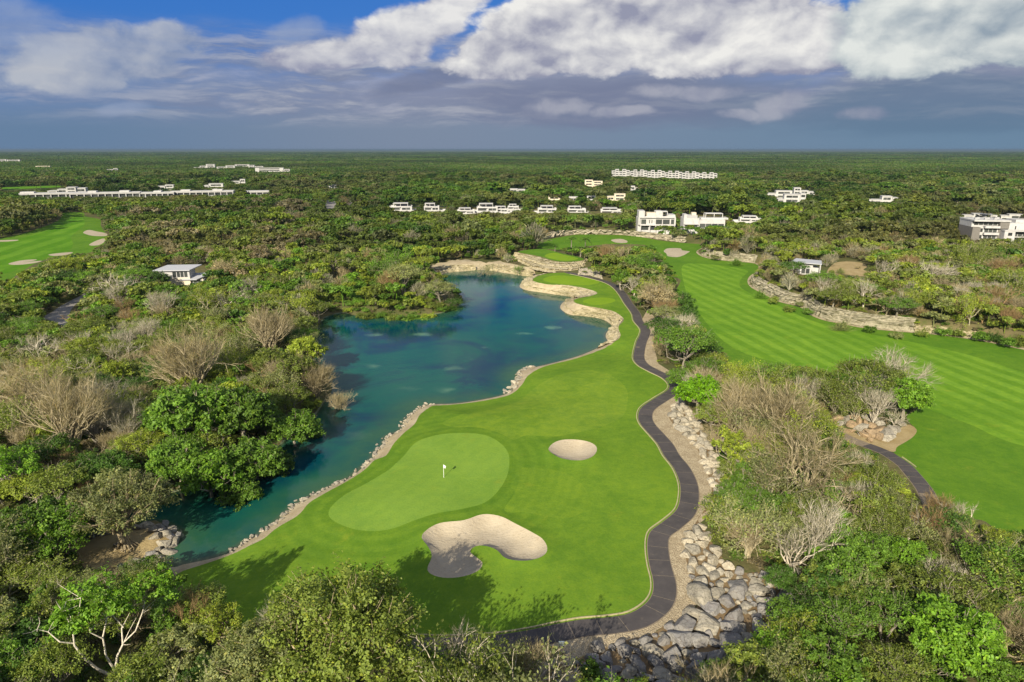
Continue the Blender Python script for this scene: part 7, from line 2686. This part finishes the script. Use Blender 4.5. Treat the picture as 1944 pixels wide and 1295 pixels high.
# ================================================================== labels: each plant and boulder by its look and by what it stands beside
MARKS = [
    ((842, 895), 'the white flag'), ((920, 1040), 'the kidney shaped bunker'), ((236, 1010), 'the sand spit'), ((345, 515), 'the slanted roof villa'), ((1890, 440), 'the apartment building'),
    ((1243, 418), 'the three storey house'), ((1338, 420), 'the house with grey roof box'), ((1137, 571), 'the smallest tee'), ((1083, 533), 'the middle tee'), ((1050, 487), 'the farthest tee'),
    ((866, 575), 'the peninsula tip'), ((870, 508), 'the far lake bank'), ((1212, 790), 'the upper cart path bend'), ((1240, 1140), 'the lower cart path bend'), ((1270, 728), 'the middle cart path bend'),
    ((1765, 925), 'the short cart path'), ((1650, 815), 'the rusty rock outcrop'), ((1285, 480), 'the ragged far bunker'), ((1175, 458), 'the small oval far bunker'), ((60, 497), 'the hooked bunker'),
    ((190, 443), 'the bunker with palms'), ((115, 595), 'the grey road'), ((1640, 605), 'the long rock face'), ((1468, 560), 'the curved rock face'), ((1380, 488), 'the straight rock face'), ((335, 598), 'the white rock heap'),
    ((1530, 505), 'the pergola house'), ((1066, 1220), 'the path marker'), ((610, 690), 'the lake narrows'), ((500, 890), 'the dark lake inlet'), ((100, 760), 'the big leafless thicket'), ((1480, 850), 'the tan thicket'),
    ((200, 1295), 'the bottom left corner trunk'), ((655, 1290), 'the tall shading oak'), ((1860, 1115), 'the brown rock heap'), ((1605, 515), 'the bare clearing'), ((740, 398), 'the row of terrace houses'),
]
ORD = ['closest', 'second closest', 'third closest', 'fourth closest', 'fifth closest', 'sixth closest', 'seventh closest', 'eighth closest', 'ninth closest', 'tenth closest', 'eleventh closest', 'twelfth closest', 'thirteenth closest', 'fourteenth closest', 'fifteenth closest', 'sixteenth closest', 'seventeenth closest', 'eighteenth closest', 'nineteenth closest', 'twentieth closest']
FORMW = {'round1': 'round', 'round2': 'round', 'round3': 'dense round', 'open1': 'loose', 'open2': 'loose', 'open3': 'upright', 'umb1': 'flat topped', 'umb2': 'flat topped', 'vase1': 'fan shaped', 'vase2': 'fan shaped', 'vase3': 'bushy fan shaped',
         'spread1': 'wide forked', 'spread2': 'wide forked', 'semi1': 'thin leaved', 'semi2': 'thin leaved spreading', 'palm1': 'tall', 'palm2': 'short', 'shrub1': 'low round', 'shrub2': 'low spreading', 'shrub3': 'low twiggy', 'oak': 'very large dense',
         'oak2': 'large loose', 'bright': 'tall open', 'whitelimb': 'white limbed', 'seagrape1': 'big leaved', 'seagrape2': 'big leaved', 'ficus': 'broad', 'bigvase': 'large fan shaped', 'bigvase2': 'large fan shaped', 'tallbare': 'slender tall'}
NOUN = {'leafy': 'tree', 'big': 'tree', 'bare': 'leafless tree', 'semi': 'half bare tree', 'shrub': 'shrub', 'palm': 'palm'}
GROUPN = {'leafy': 'leafy trees of the scrub forest', 'big': 'large trees round the golf hole', 'bare': 'leafless trees of the scrub forest', 'semi': 'half bare trees of the scrub forest', 'shrub': 'shrubs at the forest edge', 'palm': 'palms near the golf holes'}
MX = np.array([m[0] for m in MARKS], float)


def label_all(items, look, group):
    """Order the look-alikes round each landmark by how close they stand to it in the view."""
    buckets = {}
    for p in items:
        d = np.hypot(MX[:, 0] - p['px'], MX[:, 1] - p['py'])
        k = int(d.argmin())
        buckets.setdefault((look(p), k), []).append((float(d[k]), p))
    for (lk, k), lst in buckets.items():
        lst.sort(key=lambda t: t[0])
        for i, (_, p) in enumerate(lst):
            if len(lst) == 1:
                lab = '%s nearest %s' % (lk, MARKS[k][1])
            elif i < 20:
                lab = '%s, %s to %s' % (lk, ORD[i], MARKS[k][1])
            else:
                lab = '%s, farther out from %s' % (lk, MARKS[k][1])
            p['obj']['label'] = lab
            p['obj']['group'] = group(p)


label_all(SINGLE, lambda p: '%s %s %s' % (FORMW[p['key']], p['tint'], NOUN[p['kind']]), lambda p: GROUPN[p['kind']])
SPECIAL = {'oak': 'very large dense olive tree throwing shade on the kidney bunker', 'ficus': 'broad grey-green tree with fluted root base on the sand spit', 'bright': None}
for p in SINGLE:
    if p['key'] in ('oak', 'ficus'):
        p['obj']['label'] = SPECIAL[p['key']]


def rsize(p):
    return 'large' if p['r'] > 1.2 else ('medium sized' if p['r'] > 0.7 else 'small')


MARKS_R = [((1290, 780), 'the top of the boulder slope'), ((1345, 860), 'the tan thicket edge'), ((1325, 940), 'the narrow waist of the boulder slope'), ((1300, 1030), 'the gravel verge bulge'), ((1350, 1060), 'the middle of the boulder slope'), ((1420, 1110), 'the pale slab corner'),
           ((1470, 1150), 'the green thicket corner'), ((1330, 1170), 'the end of the gravel verge'), ((1400, 1210), 'the lower right trees'), ((1280, 1215), 'the outer path bend'), ((1180, 1225), 'the lower path edge'), ((1080, 1235), 'the path marker'), ((1230, 1290), 'the bottom of the boulder slope'),
           ((1120, 1290), 'the yellow-green sapling'), ((320, 1010), 'the tip of the sand spit'), ((290, 1055), 'the near side of the sand spit'), ((170, 1022), 'the back edge of the sand spit')]
_m, MARKS = MARKS, MARKS_R
MX = np.array([m[0] for m in MARKS], float)
label_all(BOULDERS, lambda p: '%s %s boulder' % (rsize(p), p['tone']), lambda p: 'boulders beside the cart path' if p['px'] > 700 else 'boulders round the sand spit')

# ================================================================== haze: thin blue air over the whole plain
def haze_mat():
    mt = bpy.data.materials.new('haze_air')
    mt.use_nodes = True
    nt = mt.node_tree
    nt.nodes.clear()
    out = nt.nodes.new('ShaderNodeOutputMaterial')
    v = nt.nodes.new('ShaderNodeVolumePrincipled')
    v.inputs['Color'].default_value = (0.17, 0.25, 0.36, 1)
    v.inputs['Density'].default_value = HAZE
    v.inputs['Anisotropy'].default_value = 0.0
    nt.links.new(v.outputs[0], out.inputs['Volume'])
    return mt


HAZE = 6e-5
Box().add(-40000, 40000, -2500, 58000, -8.0, 56.0).build('haze', haze_mat())
tag(bpy.data.objects['haze'], 'thin bluish haze lying over the whole forest plain', 'haze', kind='stuff')
